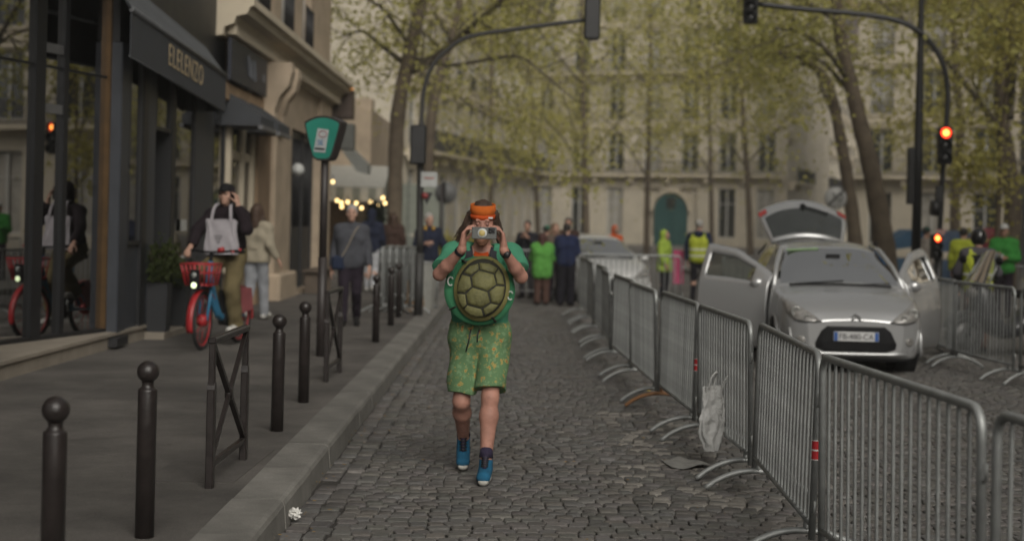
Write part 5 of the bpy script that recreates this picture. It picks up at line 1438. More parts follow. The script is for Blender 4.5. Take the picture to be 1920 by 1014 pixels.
q = MB(); q.bbox(-.055, .055, .56, .70, .38, .66, .02); q.build('battery', m_blackp, bk)
q = MB(); q.tube([(0, .80, .86), (0, .83, .98)], .017, 8); q.build('seat_post', m_galv2, bk)
q = MB(); q.sheet(lambda u, v: ((u - .5) * (.05 + .21 * v ** 1.4), .66 + .28 * v, 1.0 + .03 * v - .10 * (u - .5) ** 2), 10, 10); o = q.build('saddle', m_blackp, bk, fix=False); md = o.modifiers.new('t', 'SOLIDIFY'); md.thickness = .05
q = MB(); q.tube([(0, .20, 1.0), (0, .22, 1.09)], .024, 8); q.tube(spline([(-.33, .36, 1.115), (-.24, .27, 1.125), (-.08, .20, 1.11), (.08, .20, 1.11), (.24, .27, 1.125), (.33, .36, 1.115)], 4), .0145, 8); hb = q.build('handlebar', m_blackp, bk)
for s in (-1, 1):
    q = MB(); q.tube([(s * .25, .275, 1.125), (s * .34, .37, 1.115)], .021, 8); q.build('grip', m_blackp, hb)
q = MB(); q.tube([(.10, .17, 1.13), (.17, .17, 1.15)], .028, 8); q.build('phone_mount', m_redp, hb)
q = MB(); q.tube([(.23, .25, 1.12), (.28, .19, 1.12)], .012, 6); q.tube([(.30, .32, 1.13), (.31, .31, 1.15)], .018, 6); q.build('brake_lever', M('lever_red', (.35, .03, .03), .4), hb)
bsk = empty('basket', (0, 0, 0)); bsk.parent = bk
q = MB()
for z, w_, d0, d1 in ((.98, .17, -.24, .13), (.88, .155, -.22, .12), (.745, .135, -.18, .10)):
    q.tube([(-w_, d0, z), (w_, d0, z), (w_, d1, z), (-w_, d1, z)], .011 if z != .88 else .007, 6, closed=True)
q.build('rim', m_redp, bsk)
for k in range(7):
    x = -1 + k / 3
    q = MB(); q.tube([(x * .17, -.24, .98), (x * .135, -.18, .745)], .009, 5); q.build('bar', m_redp, bsk)
for s in (-1, 1):
    for k in range(4): q = MB(); t = k / 3; q.tube([(s * .17, -.2 + .3 * t, .98), (s * .135, -.15 + .23 * t, .745)], .009, 5); q.build('bar', m_redp, bsk)
q = MB(); q.box(-.13, .13, -.18, .10, .735, .745); q.build('floor', m_redp, bsk)
q = MB(); q.bbox(-.055, .055, -.255, -.20, .70, .92, .012); hl = q.build('headlight', m_blackp, bk)
q = MB(); q.lathe([(0, -.012), (.030, -.006), (.034, .0), (0, .0)], c=(0, -.256, .745), axis='y', n=14); q.build('lamp', M('bike_lamp_lit', (.8, .9, .7), .3, emit=(.85, 1., .55), estr=2.), hl)
q = MB(); q.lathe([(0, -.010), (.028, -.006), (.032, .0), (0, .0)], c=(0, -.256, .86), axis='y', n=14); q.build('reflector', M('reflector_grey', (.25, .26, .25), .3), hl)
q = MB(); q.lathe([(0, -.05), (.085, -.045), (.09, .045), (0, .05)], c=(0, .62, .33), axis='x', n=18); q.build('motor_case', m_blackp, bk)
for s, dz in ((-1, .15), (1, -.17)):
    q = MB(); q.tube([(s * .07, .62, .33), (s * .085, .62 + .02 * s, .33 + dz)], .013, 6); cr = q.build('crank', m_galv2, bk)
    q = MB(); q.bbox(min(s * .09, s * .19), max(s * .09, s * .19), .57, .67, .33 + dz - .012, .33 + dz + .012, .005); q.build('pedal', m_blackp, cr)
q = MB()
for s in (-1, 1): q.prism([(s * .07, WB - .1, .36), (s * .07, WB + .26, .40), (s * .06, WB + .22, .66), (s * .06, WB - .12, .68)], (s * .004, 0, 0))
q.build('wheel_guard', M('guard_pink', (.33, .09, .10), .5), bk)
# ------------------------------------------------------------------ motorbike at the right
fm = P(1812, 640, 19.9)
mb = empty('motorbike', (fm.x, 20.0, 0), RAD(20), 'scooter with a tall clear windscreen standing behind the right barriers', 'motorbike')
m_sc = M('scooter_grey', (.030, .031, .034), .35, var=.1, coat=.4)
for x in (0, 1.36):
    e = empty('wheel', (x, 0, .29)); e.parent = mb
    q = MB(); q.tube([(.235 * math.cos(t), 0, .235 * math.sin(t)) for t in np.linspace(0, 6.2832, 33)[:-1]], .056, 10, closed=True); q.build('tyre', m_tyre, e)
    q = MB(); q.lathe([(0, -.04), (.07, -.045), (.18, -.03), (.185, .03), (.07, .045), (0, .04)], axis='y', n=22); q.build('rim', M('dark_alloy', (.10, .10, .10), .4, .5), e)
q = MB()
for s in (-1, 1): q.tube([(0, s * .09, .29), (.18, s * .09, .80)], .025, 8)
q.build('fork', m_blackp, mb)
q = MB(); q.sheet(lambda u, v: (-.31 * math.cos(.3 + 2.1 * v), (u - .5) * .17, .30 + .31 * math.sin(.3 + 2.1 * v)), 4, 14); o = q.build('mudguard', m_sc, mb, fix=False); md = o.modifiers.new('t', 'SOLIDIFY'); md.thickness = .012
q = MB(); q.add([(x, y * w_, z) for x, w_, z0, z1 in ((.10, .08, .62, 1.02), (.20, .20, .42, 1.06), (.34, .22, .30, 1.04), (.42, .20, .26, .70), (.62, .18, .22, .36), (.85, .20, .24, .62), (1.1, .19, .36, .78), (1.45, .15, .52, .82), (1.75, .07, .66, .80)) for y, z in ((-1, z0), (1, z0), (1, z1), (-1, z1))],
    [(i * 4 + k, i * 4 + (k + 1) % 4, i * 4 + 4 + (k + 1) % 4, i * 4 + 4 + k) for i in range(8) for k in range(4)] + [(0, 1, 2, 3), (32, 33, 34, 35)], True); o = q.build('fairing', m_sc, mb); md = o.modifiers.new('s', 'SUBSURF'); md.levels = md.render_levels = 2
q = MB(); q.bbox(.84, 1.62, -.15, .15, .79, .90, .04); q.build('seat', m_blackp, mb)
q = MB(); q.sheet(lambda u, v: (.12 + .26 * v + .12 * abs(u - .5), (u - .5) * (.52 - .12 * v), 1.02 + .42 * v - .25 * (u - .5) ** 2), 10, 10); q.build('windscreen', glass('screen_clear', (.78, .80, .78), 1.6), mb, fix=False)
q = MB(); q.tube([(.12 + .26 * v + .06, s * (.26 - .06 * v), 1.0 + .38 * v) for s, v in ((-1, 0), (-1, .5), (-1, 1), (1, 1), (1, .5), (1, 0))], .012, 6); q.build('windscreen_trim', m_galv2, mb)
q = MB(); q.tube([(.34, -.36, 1.06), (.26, -.1, 1.04), (.26, .1, 1.04), (.34, .36, 1.06)], .016, 8); hb = q.build('handlebar', m_blackp, mb)
for s in (-1, 1):
    q = MB(); q.tube([(.30, s * .25, 1.06), (.24, s * .36, 1.28)], .008, 6); q.ball((.24, s * .38, 1.30), (.03, .08, .055)); q.build('mirror', m_blackp, hb)
q = MB(); q.ball((.10, 0, .86), (.05, .11, .08)); q.build('headlight', m_lampg, mb)
# ------------------------------------------------------------------ bodies grown from distance fields (one continuous surface each)
A3 = lambda p: np.array(p, np.float32)
def cone(a, b, r1, r2=None, k=.02, cuts=(), sub=False):
    return dict(t='c', a=A3(a), b=A3(b), r1=r1, r2=r1 if r2 is None else r2, k=k, cuts=cuts, sub=sub)
def ell(c, r, R=None, k=.02, cuts=(), sub=False):
    return dict(t='e', c=A3(c), r=A3(r), R=np.eye(3, dtype=np.float32) if R is None else R, k=k, cuts=cuts, sub=sub)

def sdf_mesh(name, prims, res, fold=0., seed=0, gcuts=(), fscale=1., infl=0.):
    lo = np.full(3, 1e9); hi = -lo
    for p in prims:
        if p['sub']: continue
        if p['t'] == 'c':
            m = max(p['r1'], p['r2']); l, h = np.minimum(p['a'], p['b']) - m, np.maximum(p['a'], p['b']) + m
        else:
            m = p['r'].max(); l, h = p['c'] - m, p['c'] + m
        p['lo'], p['hi'] = l, h
        lo, hi = np.minimum(lo, l), np.maximum(hi, h)
    pad = 3 * res + fold + infl
    lo, hi = lo - pad, hi + pad
    n = np.ceil((hi - lo) / res).astype(int) + 1
    ax = [(lo[i] + np.arange(n[i]) * res).astype(np.float32) for i in range(3)]
    F = np.full(n, .2, np.float32)
    for p in prims:
        if p['sub']:
            p['lo'], p['hi'] = p['c'] - p['r'].max(), p['c'] + p['r'].max()
        mg = p['k'] + 3 * res + fold + infl
        i0 = np.clip(((p['lo'] - mg - lo) / res).astype(int), 0, n - 1)
        i1 = np.clip(((p['hi'] + mg - lo) / res).astype(int) + 2, 1, n)
        s = tuple(slice(i0[i], i1[i]) for i in range(3))
        X, Y, Z = ax[0][s[0]][:, None, None], ax[1][s[1]][None, :, None], ax[2][s[2]][None, None, :]
        if p['t'] == 'c':
            ba = p['b'] - p['a']; L = float(ba @ ba) + 1e-12
            dx, dy, dz = X - p['a'][0], Y - p['a'][1], Z - p['a'][2]
            t = np.clip((dx * ba[0] + dy * ba[1] + dz * ba[2]) / L, 0, 1)
            d = np.sqrt((dx - t * ba[0]) ** 2 + (dy - t * ba[1]) ** 2 + (dz - t * ba[2]) ** 2) - (p['r1'] + (p['r2'] - p['r1']) * t)
        else:
            R, rr = p['R'], p['r']
            dx, dy, dz = X - p['c'][0], Y - p['c'][1], Z - p['c'][2]
            q = [(dx * R[0, j] + dy * R[1, j] + dz * R[2, j]) / rr[j] for j in range(3)]
            k0 = np.sqrt(q[0] ** 2 + q[1] ** 2 + q[2] ** 2)
            k1 = np.sqrt((q[0] / rr[0]) ** 2 + (q[1] / rr[1]) ** 2 + (q[2] / rr[2]) ** 2)
            d = k0 * (k0 - 1) / np.maximum(k1, 1e-6)
        for pt, nn in p['cuts']:
            d = np.maximum(d, (X - pt[0]) * nn[0] + (Y - pt[1]) * nn[1] + (Z - pt[2]) * nn[2])
        f = F[s]
        if p['sub']:
            d = -d
            h = np.clip(.5 - .5 * (d - f) / p['k'], 0, 1)
            F[s] = f * h + d * (1 - h) + p['k'] * h * (1 - h)
        else:
            h = np.clip(.5 + .5 * (d - f) / p['k'], 0, 1)
            F[s] = d * (1 - h) + f * h - p['k'] * h * (1 - h)
    X, Y, Z = ax[0][:, None, None], ax[1][None, :, None], ax[2][None, None, :]
    if fold:
        rr = random.Random(seed + 11)
        a = [rr.uniform(0, 6.28) for _ in range(6)]
        fs = fscale
        w1 = np.sin(9 * fs * X + 5 * fs * Z + a[0]) * 1.3
        w2 = np.sin(8 * fs * Y - 6 * fs * Z + a[1]) * 1.3
        F = F + fold * (.55 * np.sin(34 * fs * Z + 12 * fs * X + w2 * 1.6 + a[2]) * np.sin(11 * fs * Y + 6 * fs * X + w1 + a[3]) + .45 * np.sin(21 * fs * X - 26 * fs * Z + 15 * fs * Y + w1 + a[4])).astype(np.float32)
    for pt, nn in gcuts:
        F = np.maximum(F, (X - pt[0]) * nn[0] + (Y - pt[1]) * nn[1] + (Z - pt[2]) * nn[2])
    F[0], F[-1], F[:, 0], F[:, -1], F[:, :, 0], F[:, :, -1] = (.05,) * 6
    return nets(name, F, lo, res)

def nets(name, F, lo, res):
    neg = F < 0
    cnt = np.zeros(np.array(F.shape) - 1, np.int8)
    for i in (0, 1):
        for j in (0, 1):
            for k in (0, 1):
                cnt += neg[i:F.shape[0] - 1 + i, j:F.shape[1] - 1 + j, k:F.shape[2] - 1 + k]
    act = np.argwhere((cnt > 0) & (cnt < 8))
    idx = np.full(cnt.shape, -1, np.int64)
    idx[tuple(act.T)] = np.arange(len(act))
    acc = np.zeros((len(act), 3), np.float64); num = np.zeros(len(act))
    for axis in range(3):
        o = [q for q in range(3) if q != axis]
        for u in (0, 1):
            for v in (0, 1):
                a = act.copy(); a[:, o[0]] += u; a[:, o[1]] += v
                b = a.copy(); b[:, axis] += 1
                fa, fb = F[tuple(a.T)], F[tuple(b.T)]
                m = (fa < 0) != (fb < 0)
                t = np.where(m, fa / np.where(m, fa - fb, 1), 0)
                p = (a - act).astype(np.float64); p[:, axis] += t
                acc[m] += p[m]; num[m] += 1
    V = lo + (act + acc / np.maximum(num, 1)[:, None]) * res
    faces = []
    for axis in range(3):
        o = [q for q in range(3) if q != axis]
        sl_a = [slice(1, -1)] * 3; sl_b = [slice(1, -1)] * 3
        sl_a[axis], sl_b[axis] = slice(0, -1), slice(1, None)
        A, B = neg[tuple(sl_a)], neg[tuple(sl_b)]
        e = np.argwhere(A != B)
        if not len(e): continue
        flip = A[tuple(e.T)]
        base = e.copy(); base[:, o[0]] += 1; base[:, o[1]] += 1
        q = []
        for u, v in ((-1, -1), (0, -1), (0, 0), (-1, 0)):
            c = base.copy(); c[:, o[0]] += u; c[:, o[1]] += v
            q.append(idx[tuple(c.T)])
        q = np.stack(q, 1)
        if axis == 1: flip = ~flip
        q[~flip] = q[~flip][:, ::-1]
        faces.append(q)
    return arr_mesh(name, V, np.concatenate(faces), True)

def rotm(yaw=0, pitch=0, roll=0):
    m = Matrix.Rotation(yaw, 3, 'Z') @ Matrix.Rotation(pitch, 3, 'X') @ Matrix.Rotation(roll, 3, 'Y')
    return np.array(m, np.float32)

def hand_prims(wr, f, n, thumb, curl=.5, spread=.0, sc=1., fist=None):
    "palm, four unequal fingers and a thumb; f finger direction, n direction the palm faces, thumb +-1 = side of the thumb along f x n"
    wr, f, n = Vector(wr), Vector(f).normalized(), Vector(n)
    n = (n - f * n.dot(f)).normalized()
    s = f.cross(n) * thumb
    out = [cone(wr - f * .02, wr + f * .02, .024 * sc, .024 * sc, .02)]
    for j, rr in ((.026, .0135), (.009, .014), (-.009, .0135), (-.026, .012)):
        out.append(cone(wr + f * .015 * sc + s * j * .6 * sc, wr + f * .082 * sc + s * j * sc, .0155 * sc, rr * sc, .012))
    for q, (j, ln) in enumerate(((.028, .92), (.0095, 1.03), (-.0095, .96), (-.027, .76))):
        p = wr + f * .085 * sc + s * j * sc
        ang = 0.
        cu = curl[q] if isinstance(curl, (list, tuple)) else curl
        for k, l in enumerate((.044, .027, .021)):
            ang += cu * (.8, 1.0, .7)[k]
            d = (f * math.cos(ang) + n * math.sin(ang) + s * j * spread * 10).normalized()
            e = p + d * l * ln * sc
            out.append(cone(p, e, (.0095, .0088, .0080)[k] * sc, (.0088, .0080, .0068)[k] * sc, .004))
            p = e
    b = wr + f * .022 * sc + s * .022 * sc
    d1 = (f * .62 + s * .62 + n * .45).normalized(); d2 = (f * .8 + s * .15 + n * .55).normalized()
    e1 = b + d1 * .05 * sc
    out += [cone(b, e1, .0155 * sc, .0115 * sc, .010), cone(e1, e1 + d2 * .030 * sc, .011 * sc, .0095 * sc, .005),
            cone(e1 + d2 * .030 * sc, e1 + (d2 * .054) * sc, .0095 * sc, .0075 * sc, .005)]
    return out

STAND = dict(pelvis=(0, 0, .95), waist=(0, 0, 1.08), chest=(0, .01, 1.30), neck=(0, .02, 1.47), head=(0, -.01, 1.645),
             shR=(-.175, .015, 1.41), shL=(.175, .015, 1.41), elR=(-.225, .03, 1.13), elL=(.225, .03, 1.13), wrR=(-.245, -.04, .88), wrL=(.245, -.04, .88),
             hipR=(-.09, 0, .92), hipL=(.09, 0, .92), knR=(-.10, -.02, .50), knL=(.10, -.02, .50), anR=(-.105, .03, .09), anL=(.105, .03, .09),
             toR=(-.125, -.14, .035), toL=(.125, -.14, .035))
WALK = dict(knR=(-.09, -.10, .51), anR=(-.09, -.16, .10), toR=(-.10, -.34, .07), knL=(.09, -.01, .50), anL=(.09, .24, .15), toL=(.10, .12, .035),
            elR=(-.235, .08, 1.14), wrR=(-.24, .02, .89), elL=(.235, -.02, 1.14), wrL=(.245, -.16, .92))
WALK2 = {k.replace('R', '#').replace('L', 'R').replace('#', 'L'): (-v[0], v[1], v[2]) for k, v in WALK.items()}
PHONE = dict(elR=(-.24, -.05, 1.15), wrR=(-.10, -.26, 1.20), elL=(.24, .0, 1.13), wrL=(.10, -.24, 1.14))

def human(name, label, loc, rz, H, pose, top, bottom, shoe, skin='skin_light', hair=None, gear=(), res=.013, group=None, yaw=0., pitch=0.,
          hands=None, fat=1., seed=1, hk=.94, cat='person', eyes=True):
    "top/bottom: (material, options)"
    J = {k: Vector(v) for k, v in {**STAND, **pose}.items()}
    root = empty(name, loc, rz, label, cat, group)
    S = H / 1.78
    R = (J['shL'] - J['shR']).normalized()
    Rp = (J['hipL'] - J['hipR']).normalized()
    def torso(f=0., fb=0., zk=.04):
        o = []
        for s in (-1, 1):
            a, b, c = J['pelvis'] + Rp * .065 * s * fat, J['waist'] + R * .058 * s * fat, J['chest'] + R * .078 * s * fat
            o += [cone(a, b, (.102 + fb) * fat, (.094 + f) * fat, zk), cone(b, c, (.094 + f) * fat, (.104 + f) * fat, zk),
                  cone(c, J['neck'] + R * .10 * s + Vector((0, 0, -.055)), (.104 + f) * fat, .058 + f, zk)]
            sh = J['shL'] if s > 0 else J['shR']
            o.append(cone(J['neck'] + Vector((0, 0, -.03)), sh, .052 + f * .8, .056 + f, .04))
        return o
    def arm(s, f0=0., f1=0., cut=None):
        sh, el, wr = J['sh' + s], J['el' + s], J['wr' + s]
        cuts = ()
        if cut is None:
            return [cone(sh, el, .052 + f0, .041 + f0, .03), cone(el, el.lerp(wr, .35), .041 + f0, .041 + f1, .02), cone(el.lerp(wr, .35), wr, .041 + f1, .027 + f1, .02)]
        if cut == 'long':
            d = (wr - el).normalized(); e = wr - d * .012
            return [cone(sh, el, .052 + f0, .043 + f0, .03), cone(el, wr, .043 + f0, .031 + f1, .02, cuts=((e, d),))]
        d = (el - sh).normalized(); e = sh.lerp(el, cut)
        return [cone(sh, el, .054 + f0, .050 + f1, .03, cuts=((e, d),))]
    def leg(s, f0=0., f1=0., cut=None):
        h, kn, an = J['hip' + s], J['kn' + s], J['an' + s]
        if cut is None:
            bk = (kn - an).normalized().cross(Rp) * -1
            cf = kn.lerp(an, .30) - bk * .018 * (1 if bk.y > 0 else -1) * 0
            return [cone(h, kn, .083 * fat, .054, .03), ell(kn + Vector((0, -.034, .004)), (.030, .022, .038), None, .02), cone(kn, kn.lerp(an, .30) + Vector((0, .012, 0)), .052, .059, .03), cone(kn.lerp(an, .30) + Vector((0, .012, 0)), an, .058, .036, .03)]
        if cut < 1:      # shorts: cut is a fraction of the thigh
            d = (kn - h).normalized(); e = h.lerp(kn, cut)
            return [cone(h, kn, .083 * fat + f0, .062 + f1, .018, cuts=((e, d),))]
        d = (an - kn).normalized(); e = an + d * (.03 if cut == 1 else -.05)
        return [cone(h, kn, .083 * fat + f0, .058 + (f0 + f1) / 2, .03), cone(kn, an + d * .05, .056 + (f0 + f1) / 2, .040 + f1, .02, cuts=((e, d),))]
    Rh = rotm(yaw, pitch)
    Hc = np.array(J['head'], np.float32)
    k_ = hk
    hp = lambda p: Hc + Rh @ (np.array(p, np.float32) * k_)
    hr = lambda p: tuple(x * k_ for x in p)
    head = [ell(hp((0, .015, .035)), hr((.077, .097, .093)), Rh, .03), ell(hp((0, -.028, -.028)), hr((.063, .072, .094)), Rh, .03),
            ell(hp((0, -.058, -.098)), hr((.034, .032, .026)), Rh, .03), cone(hp((0, -.096, .008)), hp((0, -.116, -.028)), .009, .0145, .012),
            cone(hp((-.034, -.086, .032)), hp((.034, -.086, .032)), .012, .012, .015), ell(hp((0, -.094, -.062)), hr((.025, .012, .010)), Rh, .008),
            ell(hp((.052, -.062, -.025)), hr((.02, .02, .02)), Rh, .02), ell(hp((-.052, -.062, -.025)), hr((.02, .02, .02)), Rh, .02)]
    for s in (-1, 1):
        head += [ell(hp((.080 * s, .012, -.015)), hr((.012, .024, .033)), Rh, .008)]
    if res < .01:
        for s in (-1, 1):
            head += [ell(hp((.031 * s, -.104, .008)), hr((.019, .017, .011)), Rh, .01, sub=True)]
    neck = [cone(J['neck'] + Vector((0, .0, -.03)), Vector(hp((0, .02, -.08)).tolist()), .056, .052, .03)]
    hd = []
    hands = hands or {}
    for s, sg in (('R', -1), ('L', 1)):
        h = hands.get(s, {})
        if h is None: continue
        f = Vector(h['f']) if 'f' in h else (J['wr' + s] - J['el' + s]).normalized()
        nn = Vector(h.get('n', (-sg, 0, -.2)))
        fx = f.cross((nn - f * nn.dot(f)).normalized())
        th = h.get('t')
        if th is None:
            th = 1 if fx.y < 0 else -1
        hd += hand_prims(J['wr' + s] + f * .025, f, nn, th, h.get('curl', .35))
    feet = []
    for s in 'RL':
        an, to = J['an' + s], J['to' + s]
        feet += [cone(an, an.lerp(to, .25) - Vector((0, 0, .03)), .036, .034, .02), cone(an.lerp(to, .25) - Vector((0, 0, .03)), to, .034, .026, .02)]
    bp = torso() + arm('R') + arm('L') + leg('R') + leg('L') + head + neck + hd + feet
    def put(nm, me, mat, par=root):
        if S != 1: me.transform(Matrix.Scale(S, 4))
        return link(nm, me, MATS[mat] if isinstance(mat, str) else mat, par)
    body = put('body', sdf_mesh('body', bp, res), skin)
    tm, to_ = top
    f = to_.get('f', .018)
    sl_ = to_.get('sleeve', 'long')
    tp = torso(f, f + .008)
    for s in 'RL': tp += arm(s, f * .9, f * .8, sl_)
    if to_.get('collar'): tp.append(cone(J['neck'] + Vector((0, 0, -.02)), J['neck'] + Vector((0, -.005, .035)), .066, .062, .03))
    if to_.get('skirt'):
        for s in (-1, 1): tp.append(cone(J['pelvis'] + R * .06 * s, J['pelvis'] + R * .075 * s - Vector((0, 0, .16)), .118 + f, .122 + f, .03))
    if to_.get('hood'):
        tp += [ell(hp((0, .04, .02)), hr((.105, .115, .135)), Rh, .03, cuts=((hp((0, -.035, 0)), Rh @ A3((0, -1, -.1))),)), cone(J['neck'] + Vector((0, .03, .0)), Vector(hp((0, .06, -.06)).tolist()), .085, .09, .03)]
    if to_.get('hooddown'): tp += [ell(J['neck'] + Vector((0, .085, -.01)), (.10, .055, .085), None, .03)]
    if to_.get('neckhole'): tp.append(ell(J['neck'] + Vector((0, -.055, .035)), (.078, .085, .085), None, .01, sub=True))
    hem = to_.get('hem', .86)
    nk = J['neck']
    gc = [((0, 0, hem), (0, 0, -1))]
    if not (to_.get('hood')): gc.append((tuple(nk + Vector((0, -.02, .055 + to_.get('nz', 0) if not to_.get('collar') else .08))), (0, -.35, .94)))
    put(to_.get('name', 'jacket'), sdf_mesh('top', tp, res, to_.get('fold', .006), seed, gc), tm)
    bm_, bo = bottom
    f = bo.get('f', .014)
    tp = []
    for s in (-1, 1):
        tp += [cone(J['pelvis'] + Rp * .065 * s * fat, J['waist'] + R * .058 * s * fat, (.105 + f) * fat, .098 + f * .5, .04),
               cone(J['pelvis'] + Rp * .065 * s * fat, J['hip' + ('L' if s > 0 else 'R')], (.105 + f) * fat, .09 + f, .04)]
    for s in 'RL': tp += leg(s, f, bo.get('f1', f), bo.get('cut', 1))
    put(bo.get('name', 'trousers'), sdf_mesh('bottom', tp, res, bo.get('fold', .006), seed + 5, [((0, 0, bo.get('waist', 1.05)), (0, 0, 1))]), bm_)
    for s in 'RL':
        an, to2 = J['an' + s], J['to' + s]
        d = (to2 - an); d.z = 0
        d = d.normalized() if d.length > .02 else Vector((0, -1, 0))
        ankle_up = Vector((0, 0, 1))
        sole_t = to2
        heel = an - d * .035 + Vector((0, 0, -.045))
        sv = Vector((d.y, -d.x, 0)) * .012
        pr = [cone(heel + sv * k * .6, sole_t + d * .03 + sv * k, .038, .034, .02) for k in (-1, 1)] + [cone(an + Vector((0, 0, .0)) - d * .008, heel.lerp(sole_t, .55) + Vector((0, 0, .012)), .046, .036, .02)]
        zlow = min(heel.z - .040, sole_t.z - .033)
        put('shoe', sdf_mesh('shoe', pr, min(res, .011), gcuts=[(tuple(an + Vector((0, 0, .034))), tuple((d * .12 + Vector((0, 0, .99))).normalized())), ((0, 0, max(0, zlow + .006)), (0, 0, -1))]), shoe)
    if hair:
        st, hm = hair
        fr = Rh @ A3((0, -.80, -.60)); pt = hp((0, -.062, .072))
        base = ell(hp((0, .022, .045)), hr((.090, .108, .100)), Rh, .02, cuts=((pt, fr), (hp((0, 0, -.055)), Rh @ A3((0, -.2, -1)))))
        pr = [base]
        if st == 'long':
            for s in (-1, 1):
                pr += [cone(hp((.078 * s, .035, .03)), hp((.098 * s, .03, -.12)), .035, .040, .03), cone(hp((.098 * s, .03, -.12)), hp((.105 * s, .015, -.21)), .040, .022, .03)]
            pr += [cone(hp((0, .085, .0)), hp((0, .085, -.20)), .08, .07, .04)]
        if st == 'bun': pr += [ell(hp((0, .10, .10)), (.045, .045, .045), None, .02)]
        if st == 'tail': pr += [cone(hp((0, .11, .05)), hp((0, .15, -.13)), .032, .018, .03)]
        put('hair', sdf_mesh('hair', pr, min(res, .011), .006, seed, fscale=2.4), hm)
    for kind, gm in gear:
        if kind == 'cap':
            pr = [ell(hp((0, .015, .055)), hr((.092, .110, .095)), Rh, .02, cuts=((hp((0, 0, .045)), Rh @ A3((0, 0, -1))),)),
                  ell(hp((0, -.13, .052)), hr((.065, .065, .010)), Rh, .01)]
            nm = 'cap'
        elif kind == 'beanie':
            pr = [ell(hp((0, .018, .045)), hr((.091, .112, .105)), Rh, .02, cuts=((hp((0, -.08, .035)), Rh @ A3((0, -.45, -.9))),))]
            nm = 'beanie'
        elif kind == 'helmet':
            pr = [ell(hp((0, .01, .02)), hr((.125, .145, .145)), Rh, .02, cuts=((hp((0, 0, -.10)), Rh @ A3((0, 0, -1))),)), ell(hp((0, -.13, .0)), hr((.085, .06, .045)), Rh, .01, sub=True)]
            nm = 'helmet'
        elif kind == 'snood':
            pr = [cone(J['neck'] + Vector((0, 0, -.01)), Vector(hp((0, .01, -.09)).tolist()), .078, .072, .02)]
            nm = 'neck_warmer'
        put(nm, sdf_mesh(nm, pr, min(res, .011)), gm)
    if eyes:
        for s in (-1, 1):
            b = MB(); b.ball(hp((.031 * s, -.088, .008)).tolist(), .0115, 10, 6)
            put('eye', b.mesh('eye'), 'eye_dark')
    return root, J, S, hp, Rh

for nm, c, r_, v in (('skin_light', (.42, .255, .19), .55, .14), ('skin_tan', (.36, .21, .15), .55, .14), ('skin_pink', (.40, .205, .155), .55, .26)):
    M(nm, c, r_, var=v, scale=9, bump=.08, bscale=200, spec=.3)
M('eye_dark', (.05, .035, .03), .2, var=.1)
def cloth(nm, c, var=.18, rough=.9, scale=9, bump=.25): return M(nm, c, rough, var=var, scale=scale, bump=bump, bscale=220, spec=.2)
# ------------------------------------------------------------------ people
m_hairbr = M('hair_brown', (.055, .030, .018), .6, var=.35, scale=30, bump=.5, bscale=90)
m_hairdk = M('hair_dark', (.018, .014, .012), .6, var=.35, scale=30, bump=.5, bscale=90)
m_hairgy = M('hair_grey', (.34, .33, .31), .7, var=.2, scale=30, bump=.5, bscale=90)
# ---- the runner with the phone
Dm = 9.95
R0 = Vector((P(903, 620, Dm).x, Dm, 0))
def rp(px, py, off=0.): return P(px, py, Dm - off) - R0
pose = dict(pelvis=rp(900, 624), waist=rp(899, 585, .01), chest=rp(901, 522, .02), neck=rp(903, 470, .03), head=rp(905, 419, .07),
            shR=rp(853, 474, .04), shL=rp(956, 476, .04), elR=rp(824, 514, .24), elL=rp(977, 519, .24), wrR=rp(866, 468, .40), wrL=rp(945, 470, .40),
            hipR=rp(875, 640), hipL=rp(926, 640), knR=rp(865, 752, .03), knL=rp(919, 744, .14), anR=rp(869, 822, -.28), anL=rp(911, 866, .20), toR=rp(868, 864, -.13), toL=rp(907, 893, .38))
m_tee = cloth('tee_green', (.058, .225, .135), .15)
m_shorts = bpy.data.materials.new('shorts_print'); m_shorts.use_nodes = True; MATS['shorts_print'] = m_shorts
t = m_shorts.node_tree; b = t.nodes['Principled BSDF']; b.inputs['Roughness'].default_value = .9
tc = t.nodes.new('ShaderNodeTexCoord')
def vor(scale, lo, hi, off):
    mp = t.nodes.new('ShaderNodeMapping'); mp.inputs['Location'].default_value = off; t.links.new(tc.outputs['Object'], mp.inputs[0])
    nz = t.nodes.new('ShaderNodeTexNoise'); nz.inputs['Scale'].default_value = scale * 1.3; t.links.new(mp.outputs[0], nz.inputs[0])
    mx = t.nodes.new('ShaderNodeMix'); mx.data_type = 'RGBA'; mx.inputs[0].default_value = .06; t.links.new(mp.outputs[0], mx.inputs[6]); t.links.new(nz.outputs['Color'], mx.inputs[7])
    v = t.nodes.new('ShaderNodeTexVoronoi'); v.inputs['Scale'].default_value = scale; t.links.new(mx.outputs[2], v.inputs[0])
    r_ = t.nodes.new('ShaderNodeMapRange'); r_.inputs[1].default_value = lo; r_.inputs[2].default_value = hi; r_.inputs[3].default_value = 1; r_.inputs[4].default_value = 0
    t.links.new(v.outputs['Distance'], r_.inputs[0]); return r_.outputs[0]
def mixc(fac, a, col):
    mx = t.nodes.new('ShaderNodeMix'); mx.data_type = 'RGBA'; t.links.new(fac, mx.inputs[0])
    if isinstance(a, tuple): mx.inputs[6].default_value = (*a, 1)
    else: t.links.new(a, mx.inputs[6])
    mx.inputs[7].default_value = (*col, 1); return mx.outputs[2]
c = mixc(vor(26, .30, .42, (3, 1, 2)), (.095, .18, .080), (.145, .24, .12))
c = mixc(vor(23, .26, .36, (0, 0, 0)), c, (.32, .26, .08))
c = mixc(vor(23, .12, .20, (0, 0, 0)), c, (.30, .11, .035))
c = mixc(vor(31, .16, .22, (5, 2, 7)), c, (.27, .26, .085))
t.links.new(c, b.inputs['Base Color'])
m_shoeb = cloth('shoe_blue', (.016, .098, .18), .15)
